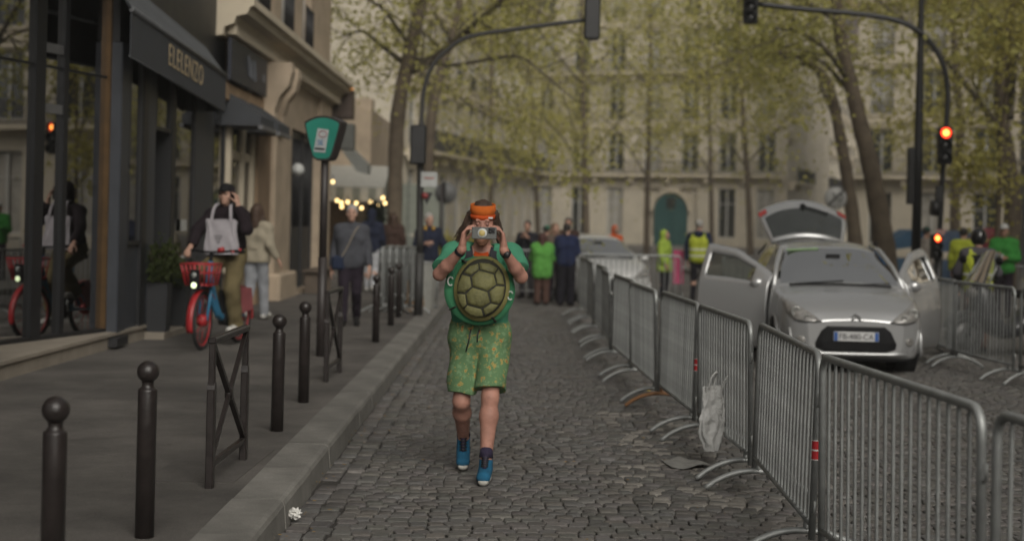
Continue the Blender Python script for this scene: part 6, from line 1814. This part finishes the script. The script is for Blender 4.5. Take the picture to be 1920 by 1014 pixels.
runner, J, S, hp, Rh = human('person', 'man in green tee and patterned shorts holding up a phone, turtle shell on chest', R0, 0, 1.78, pose,
    (m_tee, dict(f=.026, sleeve=.74, hem=.985, fold=.011, nz=.045, neckhole=1, name='tee_shirt')), (m_shorts, dict(f=.030, f1=.036, cut=.86, waist=1.06, fold=.011, name='shorts')), m_shoeb,
    skin='skin_pink', res=.0068, pitch=RAD(8), hk=1.0, seed=3,
    hands=dict(R=dict(f=(.10, -.05, 1), n=(1, -.12, -.05), t=1, curl=(.62, .66, .70, .76)), L=dict(f=(-.10, -.05, 1), n=(-1, -.12, -.05), t=-1, curl=(.62, .66, .70, .76))), eyes=False)
H_ = lambda p: Vector(hp(p).tolist())
m_or = cloth('orange_band', (.50, .115, .018), .12); m_or2 = cloth('orange_rim', (.46, .070, .015), .12)
def headring(nm, z0, z1, g0, g1, mat, par, sx=.082, sy=.103, th=.008):
    q = MB(); n = 40; vs = []
    for z, g_, o in ((z0, g0, 0), (z1, g1, 0), (z1, g1, -th), (z0, g0, -th)):
        for k in range(n):
            a = 2 * math.pi * k / n; vs.append(H_(((sx + g_ + o) * math.cos(a), .012 + (sy + g_ + o) * math.sin(a), z)))
    q.add(vs, [(i * n + k, i * n + (k + 1) % n, ((i + 1) % 4) * n + (k + 1) % n, ((i + 1) % 4) * n + k) for i in range(4) for k in range(n)], True); return q.build(nm, mat, par)
hb_ = headring('headband', .050, .126, .006, .001, m_or, runner); headring('rim', .034, .064, .008, .009, m_or2, hb_)
q = MB(); q.bbox(-.018, .018, -.004, .004, -.006, .006, .002); tg_ = q.build('tag', M('tag_white', (.6, .6, .6), .5), hb_, H_((.052, -.078, .048)), (0, 0, RAD(38)))
# hair: crown plus long strands on both sides
pr = [ell(hp((0, .022, .05)), (.084, .104, .108), Rh, .02, cuts=((hp((0, -.062, .075)), Rh @ A3((0, -.80, -.60))),))]
for s in (-1, 1):
    for k in range(5):
        a = k / 4; x0 = .078; yb = -.01 + .09 * a
        fl = (.045 if s < 0 else .018)
        pr += [cone(hp((s * x0, yb, .06)), hp((s * (.096 + fl * .4), yb + .01, -.05)), .022, .026, .015), cone(hp((s * (.096 + fl * .4), yb + .01, -.05)), hp((s * (.108 + fl), yb + .015, -.145 - .015 * (k % 2))), .026, .020, .012), cone(hp((s * (.108 + fl), yb + .015, -.145 - .015 * (k % 2))), hp((s * (.112 + fl * 1.9), yb + .01, -.21 + .012 * (k % 3))), .020, .009, .012)]
link('hair', sdf_mesh('hair', pr, .006, .004, 4, fscale=4.2), m_hairbr, runner)
q = MB(); hr_ = random.Random(6)
for k in range(170):
    s = -1 if k % 2 else 1; yb = hr_.uniform(-.04, .10); fl = .055 if s < 0 else .024; ph_ = hr_.uniform(0, 6.28); ln = hr_.uniform(.16, .27); x_ = hr_.uniform(.082, .104); am = hr_.uniform(.004, .010)
    q.tube([H_((s * (x_ + fl * (j / 7) ** 1.5 * 1.6 + am * math.sin(ph_ + j * 1.1)), yb + .02 * j / 7 + am * math.cos(ph_ + j * 1.3), .065 - ln * j / 7)) for j in range(8)], [.0035, .0034, .0032, .003, .003, .0026, .002, .001], 4, cap=False)
q.build('hair_strands', m_hairbr, runner, fix=False)
pr = [ell(hp((0, -.088, -.088)), (.045, .030, .040), Rh, .02), ell(hp((0, -.092, -.112)), (.030, .026, .03), Rh, .02)]
link('beard', sdf_mesh('beard', pr, .006, .003, 2, fscale=5), M('beard_ginger', (.20, .095, .055), .8, var=.3, scale=40, bump=.4), runner)
q = MB(); q.tube([H_((x, -.113 + .35 * x * x * 3, -.047 - 1.2 * x * x)) for x in np.linspace(-.04, .04, 9)], [.004, .008, .010, .011, .010, .011, .010, .008, .004], 8); q.build('moustache', M('hair_ginger', (.085, .040, .022), .8, var=.3, scale=40), runner)
for s in (-1, 1):
    q = MB(); q.tube([H_((s * (.018 + .006 * k), -.098 + .0012 * k * k, .030 + .004 * math.sin(k * .5))) for k in range(6)], [.002, .0035, .004, .0035, .003, .002], 6); q.build('eyebrow', MATS['beard_ginger'], runner)
    q = MB(); q.ball(H_((s * .031, -.086, .008)), .0125, 12, 8); q.build('eye', M('eye_lid', (.26, .13, .10), .5), runner)
    q = MB(); q.ball(H_((s * .090, -.008, -.012)), (.010, .018, .026), 12, 8); q.build('ear_bud', M('bud_white', (.55, .55, .54), .4), runner)
# phone held in both hands
pc_ = P(908, 437, Dm - .49)
ph = empty('phone', pc_, 0, 'grey phone with a round pale disc on its back, held up by the runner', 'phone')
q = MB(); q.bbox(-.079, .079, -.0045, .0045, -.038, .038, .004); q.build('shell', M('phone_grey', (.11, .115, .11), .4, var=.1), ph)
q = MB(); q.lathe([(0, -.010), (.028, -.010), (.030, -.007), (.030, -.0046), (0, -.0046)], c=(-.012, 0, .0), axis='y', n=26); dsc = q.build('grip_disc', M('disc_pale', (.50, .51, .48), .5), ph)
q = MB(); q.lathe([(0, -.0125), (.018, -.0125), (.020, -.0102), (0, -.0102)], c=(-.014, 0, .0), axis='y', n=22); q.build('badge', M('badge_yellow', (.46, .36, .13), .5), dsc)
q = MB(); q.bbox(.026, .066, -.0085, -.0046, -.002, .034, .002); cmb = q.build('camera_block', m_black, ph)
for x, z in ((.037, .024), (.037, .008), (.055, .016)):
    q = MB(); q.lathe([(0, -.012), (.007, -.012), (.008, -.0086), (0, -.0086)], c=(x, 0, z), axis='y', n=14); q.build('lens', M('lens_dark', (.01, .01, .012), .1), cmb)
# wrist bands
for s_, r_ in (('R', .0345), ('L', .0345)):
    a = J['wr' + s_]; d = (J['wr' + s_] - J['el' + s_]).normalized()
    q = MB(); q.tube([a - d * .035, a - d * .010], r_, 18, cap=False); wb = q.build('wrist_band', M('strap_black', (.012, .013, .018), .6), runner)
    if s_ == 'L':
        q = MB(); c = a - d * .022 + Vector((.01, -.033, -.01)); q.ball(c, (.021, .012, .022), 12, 8); q.build('watch', m_black, wb)
# orange undershirt collar, straps, red belt
q = MB(); q.tube([J['neck'] + Vector((.062 * math.cos(t_), -.012 + .058 * math.sin(t_), -.004 - (.030 * max(0, -math.sin(t_))))) for t_ in np.linspace(0, 6.2832, 25)[:-1]], .012, 8, closed=True); q.build('collar', m_or2, runner)
sh_c = P(899, 543, Dm - .255) - R0       # shell centre
q = MB(); nk = J['neck']; q.prism([nk + Vector((-.045, -.055, .0)), nk + Vector((.045, -.055, .0)), nk + Vector((.05, -.135, -.10)), nk + Vector((-.05, -.135, -.10))], (0, .012, 0)); q.build('undershirt', m_or2, runner)
for s in (-1, 1):
    q = MB(); pts = [J['neck'] + Vector((s * .085, .06, -.005)), J['neck'] + Vector((s * .085, -.04, .022)), J['neck'] + Vector((s * .078, -.105, -.035)), sh_c + Vector((s * .10, .07, .17))]
    pts = spline(pts, 4)
    for a, b2 in zip(pts[:-1], pts[1:]): q.beam(a, b2, .045, .012, up=(0, -.5, 1))
    q.build('strap', M('strap_dark', (.018, .019, .026), .7), runner)
q = MB()
bz = rp(900, 606).z
q.tube([Vector((rp(900, 606).x + .168 * math.cos(t_), .0 + .128 * math.sin(t_), bz + .012 * math.sin(3 * t_))) for t_ in np.linspace(0, 6.2832, 33)[:-1]], .017, 8, closed=True); q.build('belt', cloth('belt_red', (.30, .03, .018)), runner)
for s, ln in ((-.035, .15), (.02, .085)):
    q = MB(); a = rp(893, 617, .185); q.tube([a + Vector((s, 0, 0)), a + Vector((s - .012, -.006, -ln * .5)), a + Vector((s - .03 if s < 0 else s - .012, .0, -ln))], .005, 6); q.build('drawstring', m_black, runner)
# turtle shell
shell = empty('turtle_shell', sh_c, 0); shell.parent = runner
shell.rotation_euler = (RAD(-8), 0, 0)
m_rimg = cloth('shell_green', (.040, .165, .080), .14); m_olive = cloth('shell_olive', (.19, .175, .065), .16); m_plate = M('shell_plate', (.130, .125, .045), .7, var=.32, scale=11, bump=.35, bscale=45); m_line = M('shell_line', (.020, .020, .012), .8)
def disc(nm, rx, rz, y0, bulge, mat, cx=0, cz=0, tilt=0., n=40, m=8, par=shell, th=.03):
    q = MB(); vs = []
    for i in range(m + 1):
        f = i / m
        for k in range(n):
            a = 2 * math.pi * k / n; x, z = rx * f * math.cos(a), rz * f * math.sin(a)
            vs.append((cx + x * math.cos(tilt) - z * math.sin(tilt), y0 - bulge * (1 - f * f), cz + x * math.sin(tilt) + z * math.cos(tilt)))
    for k in range(n): p = vs[m * n + k]; vs.append((p[0], p[1] + th, p[2]))
    vs_f = [(i * n + k, i * n + (k + 1) % n, (i + 1) * n + (k + 1) % n, (i + 1) * n + k) for i in range(m + 1) for k in range(n)]
    q.add(vs, vs_f, True); return q.build(nm, mat, par)
SS = 1 / 284.
disc('backing', .232, .226, .055, .030, m_rimg)
ox, oz, tl_ = (903 - 899) * SS, -(540 - 543) * SS, RAD(-7)
disc('rim', .182, .214, .018, .055, m_olive, ox, oz, tl_)
base = disc('dome', .158, .190, -.022, .040, m_line, ox, oz, tl_, th=.02)
plates = [[(440, 595), (545, 620), (565, 690), (505, 740), (400, 710), (390, 640)], [(400, 715), (505, 745), (525, 815), (465, 855), (370, 830), (355, 760)], [(335, 610), (378, 565), (435, 545), (440, 590), (385, 632)], [(440, 540), (515, 545), (570, 575), (550, 615), (445, 590)],
          [(575, 580), (605, 625), (620, 690), (570, 690), (550, 620)], [(515, 740), (565, 700), (622, 700), (618, 760), (605, 800), (580, 825), (530, 815)], [(530, 822), (582, 830), (545, 875), (490, 905), (475, 860)], [(365, 838), (465, 862), (480, 910), (430, 918), (380, 900), (340, 868)], [(292, 757), (350, 762), (362, 832), (338, 860), (308, 820)], [(325, 625), (380, 640), (395, 712), (345, 752), (290, 745), (300, 680)]]
ca_, sa_ = math.cos(-tl_), math.sin(-tl_)
for pl in plates:
    w2 = [((x / 3.755 + 780 - 899) * SS, -(y / 3.755 + 350 - 543) * SS) for x, y in pl]
    cx, cz = sum(p[0] for p in w2) / len(w2), sum(p[1] for p in w2) / len(w2)
    vs = []
    for f, lift in ((.965, 0.), (.93, .006), (.60, .009), (.25, .0105)):
        for (x0, z0), (x1, z1) in zip(w2, w2[1:] + w2[:1]):
            for tt in (0, .5):
                x, z = cx + (x0 + (x1 - x0) * tt - cx) * f, cz + (z0 + (z1 - z0) * tt - cz) * f
                u, v = x - ox, z - oz; u, v = u * ca_ - v * sa_, u * sa_ + v * ca_
                rr = min(1, (u / .158) ** 2 + (v / .190) ** 2)
                vs.append((x, -.0225 - .040 * (1 - rr) - lift, z))
    n = len(w2) * 2
    q = MB(); q.add(vs, [(i * n + k, i * n + (k + 1) % n, (i + 1) * n + (k + 1) % n, (i + 1) * n + k) for i in range(3) for k in range(n)] + [tuple(range(3 * n, 4 * n))], True); q.build('plate', m_plate, shell)
for px, py in ((845, 528), (956, 552)):
    x, z = (px - 899) * SS, -(py - 543) * SS
    q = MB(); q.tube([(x + .018 * math.cos(t_), .020, z + .028 * math.sin(t_)) for t_ in np.linspace(.5, 5.4, 10)], .005, 6); q.build('buckle_loop', M('loop_white', (.45, .47, .44), .5), shell)
for a0_ in (3.75, 1.15, 5.2, 2.1):
    q = MB(); q.beam((.185 * math.cos(a0_), -.002, .20 * math.sin(a0_)), (.236 * math.cos(a0_), .052, .23 * math.sin(a0_)), .012, .008); q.build('tie', m_line, shell)
# shoe soles, socks and laces
for o in [c for c in COL.objects if c.parent == runner and c.name.startswith('shoe')]:
    s_ = 'R' if sum(v.co.x for v in o.data.vertices) / len(o.data.vertices) < J['pelvis'].x - R0.x * 0 - .02 else 'L'
    an, to = J['an' + s_], J['to' + s_]
    d = to - an; d.z = 0; d.normalize()
    heel = an - d * .045 + Vector((0, 0, -.078)); toe = to + d * .045 + Vector((0, 0, -.026)); mid_ = heel.lerp(toe, .55)
    sd_ = Vector((d.y, -d.x, 0))
    pr = [cone(heel + sd_ * .012 * k, mid_ + sd_ * .014 * k, .028, .028, .01) for k in (-1, 1)] + [cone(mid_ + sd_ * .016 * k, toe + sd_ * .008 * k, .029, .026, .01) for k in (-1, 1)]
    upn = (toe - heel).cross(sd_).normalized(); upn = upn if upn.z > 0 else -upn
    link('sole', sdf_mesh('sole', pr, .007, gcuts=[(heel + upn * .010, tuple(upn))]), M('sole_white', (.42, .41, .37), .7), o)
    q = MB(); q.tube([an + Vector((0, 0, .03)), an + (J['kn' + s_] - an).normalized() * .095], [.047, .040], 16); q.build('sock', cloth('sock_dark', (.030, .024, .048)), o)
    fax = (to - an).normalized(); fup = fax.cross(sd_).normalized(); fup = fup if fup.z > 0 else -fup
    q = MB()
    for k in range(5):
        c = an.lerp(to, .20 + .12 * k) + fup * (.050 - .003 * k); q.tube([c - sd_ * .024, c + fup * .007, c + sd_ * .024], .0055, 6)
    q.build('laces', m_black, o)
    q = MB(); q.tube([an + fup * .045 + Vector((0, 0, .02)), an.lerp(to, .2) + fup * .040, an.lerp(to, .72) + fup * .026], [.020, .019, .012], 8); q.build('tongue', MATS['sock_dark'], o)

# ---- cyclist
cyp = dict(pelvis=(0, .77, 1.09), waist=(0, .74, 1.22), chest=(0, .68, 1.43), neck=(0, .64, 1.60), head=(0, .60, 1.775), shR=(-.18, .65, 1.54), shL=(.18, .65, 1.54), elR=(-.31, .50, 1.34), wrR=(-.325, .375, 1.17), elL=(.32, .48, 1.38), wrL=(.185, .535, 1.64),
           hipR=(-.09, .75, 1.05), hipL=(.09, .75, 1.05), knR=(-.15, .37, .88), anR=(-.14, .66, .57), toR=(-.14, .50, .525), knL=(.14, .50, .66), anL=(.14, .65, .255), toL=(.14, .49, .205))
m_hood = cloth('hoodie_dark', (.016, .011, .014), .3); m_khaki = cloth('khaki', (.135, .108, .055), .16); m_white = cloth('white_canvas', (.50, .49, .46), .1)
cyc, Jc, Sc, hpc, Rc = human('person', 'cyclist in a dark hooded top and khaki trousers phoning while riding', bk.location, bk.rotation_euler[2], 1.78, cyp, (m_hood, dict(f=.034, hem=1.03, hood=True, fold=.009)), (m_khaki, dict(f=.032, f1=.045, waist=1.17, fold=.009)), m_white,
    res=.0095, skin='skin_light', gear=(('cap', cloth('cap_black', (.012, .012, .013))),), seed=8, hands=dict(R=dict(f=(0, -.6, -.5), n=(0, -.3, -.9), curl=.9), L=dict(f=(-.22, .10, 1), n=(-1, .25, 0), curl=.45)), yaw=RAD(4))
rzb = Matrix.Translation(bk.location) @ Matrix.Rotation(bk.rotation_euler[2], 4, 'Z')
p_ = rzb @ Vector((.118, .585, 1.755))
o = empty('phone', p_, bk.rotation_euler[2] + .3, 'dark phone held to the ear of the cyclist', 'phone'); q = MB(); q.bbox(-.005, .005, -.035, .035, -.075, .075, .003); q.build('shell', m_black, o)
p_ = rzb @ Vector((.0, .50, 1.0))
o = empty('tote_bag', p_, bk.rotation_euler[2] + .05, 'pale grey cotton tote bag hanging on the front of the cyclist', 'bag')
def tote(u, v):
    a = u * 2 * math.pi; wd = .205 - .015 * v + .012 * math.sin(7 * v)
    return (wd * math.copysign(abs(math.cos(a)) ** .45, math.cos(a)), .045 * math.copysign(abs(math.sin(a)) ** .6, math.sin(a)) * (1.25 - .6 * v) + .006 * math.sin(9 * u * 6.28 + 8 * v), .08 + .40 * v + .012 * math.sin(5 * a) * v)
q = MB(); q.sheet(tote, 44, 16); q.build('sack', cloth('tote_cotton', (.34, .32, .34), .10), o, fix=False)
for s in (-1, 1):
    q = MB(); pts = spline([(s * .12, -.03, .46), (s * .105, -.005, .60), (s * .085, .06, .665), (s * .07, .13, .66)], 4)
    for a, b2 in zip(pts[:-1], pts[1:]): q.beam(a, b2, .035, .006, up=(0, -1, .4))
    q.build('strap', MATS['tote_cotton'], o)
q = MB()
for k, w_ in ((0, .10), (1, .07), (2, .045)): q.bbox(-w_ / 2 - .02, w_ / 2 - .02, -.062, -.060, .29 - .035 * k, .302 - .035 * k, .0005)
q.build('faded_print', M('print_grey', (.20, .19, .20), .9), o)

# ---- walkers and bystanders
def at(px, py, z=PAVE):
    p = G(px, py, z); return Vector((p.x, p.y, z))
def std(px, D, z=0.): return Vector((P(px, 480, D).x, D, z))
GP = 'people in the street'
m_quilt = cloth('quilted_grey', (.060, .062, .072), .15); m_plum = cloth('plum_trousers', (.022, .016, .024), .2); m_shoe = cloth('shoe_black', (.014, .013, .013))
gman, Jg, _, hpg, _ = human('person', 'grey-haired man in a dark quilted jacket walking up the pavement', at(655, 612), RAD(4), 1.73, dict(WALK, wrR=(-.27, .0, .86), wrL=(.27, -.10, .88)), (m_quilt, dict(f=.030, hem=.84, collar=True, fold=.006)), (m_plum, dict(f=.018, f1=.02)), m_shoe, hair=('short', m_hairgy), res=.011, fat=1.08, seed=12, group=GP)
q = MB()
for k in range(1): q.tube(spline([(.13, .02, 1.44), (.06, -.155, 1.36), (-.05, -.168, 1.12), (-.17, -.10, .92)], 5), .011, 6)
q.build('shoulder_strap', cloth('strap_beige', (.25, .22, .18)), gman)
o = empty('shoulder_bag', gman.location + Vector((-.17, -.10, .80)), 0, 'small navy bag hanging at the hip of the grey-haired walker', 'bag'); q = MB(); q.bbox(-.09, .10, -.06, .05, 0, .20, .03); q.build('pouch', cloth('bag_navy', (.02, .028, .055)), o)
m_beige = cloth('jacket_beige', (.30, .265, .20), .12)
wom, *_ = human('person', 'woman in a belted beige jacket and pale trousers walking away behind the cyclist', at(478, 600), RAD(172), 1.72, dict(WALK, wrL=(.36, -.05, 1.0), elL=(.29, .0, 1.16), wrR=(-.33, .0, .95)), (m_beige, dict(f=.032, hem=.88, skirt=True, fold=.009)), (cloth('pale_grey_trousers', (.27, .28, .30), .08), dict(f=.02, f1=.03)), m_white, hair=('long', m_hairbr), res=.012, seed=14, group=GP)
q = MB(); q.tube([(.165 * math.cos(t_), .125 * math.sin(t_), 1.06) for t_ in np.linspace(0, 6.28, 25)[:-1]], .022, 6, closed=True); q.build('belt', m_beige, wom)
m_navy = cloth('navy_coat', (.016, .020, .038), .2); m_brownc = cloth('brown_coat', (.048, .028, .022), .2)
human('person', 'person in a navy hooded coat and white trousers behind the grey-haired walker', at(694, 548), RAD(178), 1.72, WALK2, (m_navy, dict(f=.032, hem=.82, hood=True)), (cloth('white_trousers', (.40, .41, .43), .08), dict(f=.016)), m_white, group=GP, res=.014, seed=15, eyes=False)
human('person', 'long-haired woman in a dark brown coat beside the stacked barriers', at(735, 540), RAD(185), 1.66, WALK, (m_brownc, dict(f=.034, hem=.62, skirt=True)), (m_plum, dict(f=.014)), m_shoe, hair=('long', m_hairbr), group=GP, res=.014, seed=16, eyes=False)
hm, Jh, _, hph, Rhh = human('person', 'man in a navy jacket with yellow headphones round his neck behind the stacked barriers', Vector((P(803, 480, 28.5).x, 28.5, .0)), RAD(12), 1.80, dict(PHONE, elL=(.30, -.02, 1.16), wrL=(.34, -.22, 1.0)), (m_navy, dict(f=.034, hem=.86, collar=True)), (m_plum, dict(f=.016)), m_shoe, hair=('short', m_hairgy), group=GP, res=.013, seed=17, yaw=RAD(20))
m_yel = M('headphone_yellow', (.42, .24, .03), .5)
for s in (-1, 1):
    q = MB(); q.ball((s * .075, -.075, 1.50), (.035, .03, .045)); q.build('ear_cup', m_yel, hm)
q = MB(); q.tube([(.075 * math.cos(t_), .02 - .09 * math.sin(t_), 1.50) for t_ in np.linspace(math.pi, 2 * math.pi, 12)], .010, 6); q.build('headphone_arch', m_yel, hm)
# group at the end of the lane
m_green = cloth('jacket_green', (.10, .30, .06), .10); m_brt = cloth('brown_trousers', (.075, .042, .033), .15); m_darkj = cloth('jacket_charcoal', (.020, .020, .026), .25)
human('person', 'person in a bright green jacket and brown trousers, back to the camera', std(1017, 30.0), RAD(176), 1.46, dict(elR=(-.235, -.10, 1.15), wrR=(-.14, -.26, 1.08), elL=(.235, -.10, 1.15), wrL=(.14, -.26, 1.08)), (m_green, dict(f=.062, hem=.66, skirt=True, fold=.008)), (m_brt, dict(f=.03, f1=.045)), m_shoe, hair=('long', M('hair_auburn', (.060, .022, .018), .7, var=.3, scale=30)), group=GP, res=.012, seed=18, eyes=False, fat=1.12)
human('person', 'tall person in a navy jacket with dark hair tied up, back to the camera', std(1062, 30.0), RAD(168), 1.66, PHONE, (cloth('jacket_navy_blue', (.017, .024, .060), .2), dict(f=.04, hem=.80)), (cloth('black_trousers', (.014, .013, .018), .2), dict(f=.035, f1=.05)), m_shoe, hair=('tail', m_hairdk), group=GP, res=.012, seed=19, eyes=False, fat=1.06)
human('person', 'dark-haired man in a charcoal jacket with raised arms left of the green jacket', std(988, 32.5), RAD(-20), 1.70, dict(PHONE, wrR=(-.06, -.22, 1.40), wrL=(.10, -.22, 1.38)), (m_darkj, dict(f=.032, hem=.84)), (m_plum, dict(f=.016)), m_shoe, hair=('short', m_hairdk), skin='skin_tan', group=GP, res=.014, seed=20)
human('person', 'woman facing the camera between the green and the navy jackets', std(1040, 31.6), RAD(25), 1.66, STAND, (cloth('jacket_taupe', (.10, .075, .06), .2), dict(f=.03, hem=.84)), (m_plum, dict(f=.016)), m_shoe, hair=('long', M('hair_fair', (.16, .10, .06), .6, var=.3, scale=30)), group=GP, res=.014, seed=21)
human('person', 'person in a green cap half hidden behind the bright green jacket', std(1024, 32.4), RAD(140), 1.60, STAND, (m_darkj, dict(f=.03, hem=.84)), (m_plum, dict(f=.016)), m_shoe, hair=('short', m_hairdk), gear=(('cap', cloth('cap_green', (.035, .12, .075))),), group=GP, res=.014, seed=22, eyes=False)
human('person', 'person looking over the navy jacket, face just showing', std(1064, 33.2), RAD(-5), 1.78, STAND, (m_brownc, dict(f=.03, hem=.84)), (m_plum, dict(f=.016)), m_shoe, hair=('short', m_hairdk), skin='skin_tan', group=GP, res=.014, seed=23)
human('person', 'person in an orange top behind the pale silver car', std(1153, 38.5), RAD(30), 1.62, STAND, (cloth('orange_top', (.52, .09, .02)), dict(f=.03, hem=.84, hood=True)), (m_plum, dict(f=.016)), m_shoe, skin='skin_tan', group=GP, res=.014, seed=24, eyes=False)
m_neon = cloth('neon_yellow', (.38, .43, .045), .08); m_neon2 = cloth('neon_lime', (.29, .40, .06), .08); m_refl = M('reflective_band', (.50, .50, .47), .5, var=.05)
human('person', 'small person in a hooded neon lime rain jacket behind the barriers', std(1246, 33.0), RAD(62), 1.56, dict(elR=(-.24, .0, 1.14), wrR=(-.22, -.10, .92)), (m_neon2, dict(f=.045, hem=.72, skirt=True, hood=True)), (cloth('black_trousers', (.014, .013, .018)), dict(f=.018)), m_shoe, skin='skin_tan', group=GP, res=.012, seed=25, eyes=False)
def vest(root, mat, S, seed, hem=.80, f=.052, fat=1.):
    J = {k: Vector(v) for k, v in STAND.items()}; R = Vector((1, 0, 0)); pr = []
    for s in (-1, 1):
        a, b2, c = J['pelvis'] + R * .065 * s * fat, J['waist'] + R * .060 * s * fat, J['chest'] + R * .080 * s * fat
        pr += [cone(a, b2, .102 + f, .096 + f, .04), cone(b2, c, .096 + f, .104 + f * .9, .04), cone(c, J['neck'] + R * .11 * s + Vector((0, 0, -.055)), .104 + f * .9, .058 + f * .8, .04)]
    me = sdf_mesh('vest', pr, .012, .004, seed, [((0, 0, hem), (0, 0, -1)), ((0, 0, 1.47), (0, -.25, .97)), ((.215, 0, 0), (1, 0, 0)), ((-.215, 0, 0), (-1, 0, 0))]); me.transform(Matrix.Scale(S, 4)); v = link('vest', me, mat, root)
    for z in (.98, 1.12):
        me = sdf_mesh('band', pr, .012, 0., seed, [((0, 0, z + .022), (0, 0, 1)), ((0, 0, z - .022), (0, 0, -1)), ((.215, 0, 0), (1, 0, 0)), ((-.215, 0, 0), (-1, 0, 0))], infl=.004)
        me.transform(Matrix.Diagonal((S * 1.02, S * 1.03, S, 1))); link('reflective_band', me, m_refl, v)
    return v
hv, *_ = human('person', 'grey-haired person in a yellow hi-vis vest seen from behind', std(1310, 33.2), RAD(165), 1.80, dict(elR=(-.27, .0, 1.15), elL=(.26, -.02, 1.15)), (cloth('navy_sweat', (.018, .024, .05), .15), dict(f=.034, hem=.84, hooddown=True)), (cloth('black_trousers', (.014, .013, .018)), dict(f=.016)), m_shoe, hair=('short', m_hairgy), group=GP, res=.012, seed=26, eyes=False)
vest(hv, m_neon, 1.80 / 1.78, 26)
human('person', 'person in a blue jacket beyond the silver car roof', std(1641, 33.5), RAD(160), 1.40, STAND, (cloth('jacket_blue', (.03, .12, .28)), dict(f=.035, hem=.84)), (m_plum, dict(f=.016)), m_shoe, hair=('short', m_hairdk), group=GP, res=.014, seed=27, eyes=False)
human('person', 'person in a pale top and green cap beside the lamp post', std(1736, 31.0, .13), RAD(120), 1.62, PHONE, (cloth('pale_top', (.30, .27, .24), .12), dict(f=.03, hem=.84)), (cloth('grey_trousers', (.10, .10, .11)), dict(f=.016)), m_shoe, hair=('short', m_hairdk), gear=(('cap', cloth('cap_deep_green', (.02, .065, .05))),), group=GP, res=.013, seed=28, eyes=False)
m_hv2 = cloth('rider_black', (.014, .014, .016))
rd, *_ = human('person', 'motorbike rider in a black helmet and yellow edged vest seen from behind', Vector((P(1834, 480, 20.9).x, 20.9, 0)), RAD(172), 1.72, dict(elR=(-.28, -.04, 1.15), wrR=(-.26, -.25, 1.02), elL=(.28, -.06, 1.15), wrL=(.24, -.28, 1.04)), (cloth('grey_sleeves', (.075, .070, .080)), dict(f=.034, hem=.84)), (cloth('rust_trousers', (.12, .055, .032)), dict(f=.02)), m_shoe, gear=(('helmet', M('helmet_black', (.010, .010, .011), .18, var=.1, coat=.5)),), hair=None, group=GP, res=.011, seed=29, eyes=False)
v = vest(rd, m_neon, 1.72 / 1.78, 29, hem=.86)
q = MB(); q.sheet(lambda u, w_: ((u - .5) * .27, .172 - .35 * (u - .5) ** 2 + .012 * math.sin(3 * w_), 1.00 + .36 * w_), 12, 12); o = q.build('back_panel', m_hv2, v, fix=False); md = o.modifiers.new('t', 'SOLIDIFY'); md.thickness = .02; md.offset = 0
q = MB(); q.sheet(lambda u, w_: ((u - .5) * .23, .186 - .35 * (u - .5) ** 2, 1.245 + .05 * w_), 10, 2); q.build('reflective_band', m_refl, v, fix=False)
q = MB(); q.sheet(lambda u, w_: ((u - .5) * .10 - .03, .186 - .35 * (u - .5) ** 2, 1.05 + .025 * w_), 6, 2); q.build('red_tab', M('tab_red', (.35, .02, .03), .6), v, fix=False)
human('person', 'person in a yellow vest behind the rider', std(1806, 28.5, .13), RAD(150), 1.62, STAND, (m_neon, dict(f=.05, hem=.80)), (m_plum, dict(f=.016)), m_shoe, hair=('short', m_hairdk), group=GP, res=.014, seed=30, eyes=False)
human('person', 'person in a green jacket and white cap at the right edge', std(1882, 27.0, .13), RAD(-30), 1.70, PHONE, (cloth('jacket_leaf', (.05, .26, .05), .12), dict(f=.042, hem=.80)), (m_plum, dict(f=.016)), m_shoe, skin='skin_tan', gear=(('cap', cloth('cap_white', (.5, .5, .48))),), group=GP, res=.013, seed=31)

# ------------------------------------------------------------------ thin haze over the far end of the street
hz = MB(); hz.box(-70, 75, -40, 175, -1.0, 42.0)
ho = hz.build('haze', None)
tag(ho, kind='stuff')
m = bpy.data.materials.new('haze'); m.use_nodes = True
t = m.node_tree; t.nodes.remove(t.nodes['Principled BSDF'])
pv = t.nodes.new('ShaderNodeVolumePrincipled')
pv.inputs['Color'].default_value = (.95, .94, .89, 1)
pv.inputs['Density'].default_value = .0013
pv.inputs['Anisotropy'].default_value = .2
t.links.new(pv.outputs[0], t.nodes['Material Output'].inputs['Volume'])
ho.data.materials.append(m)
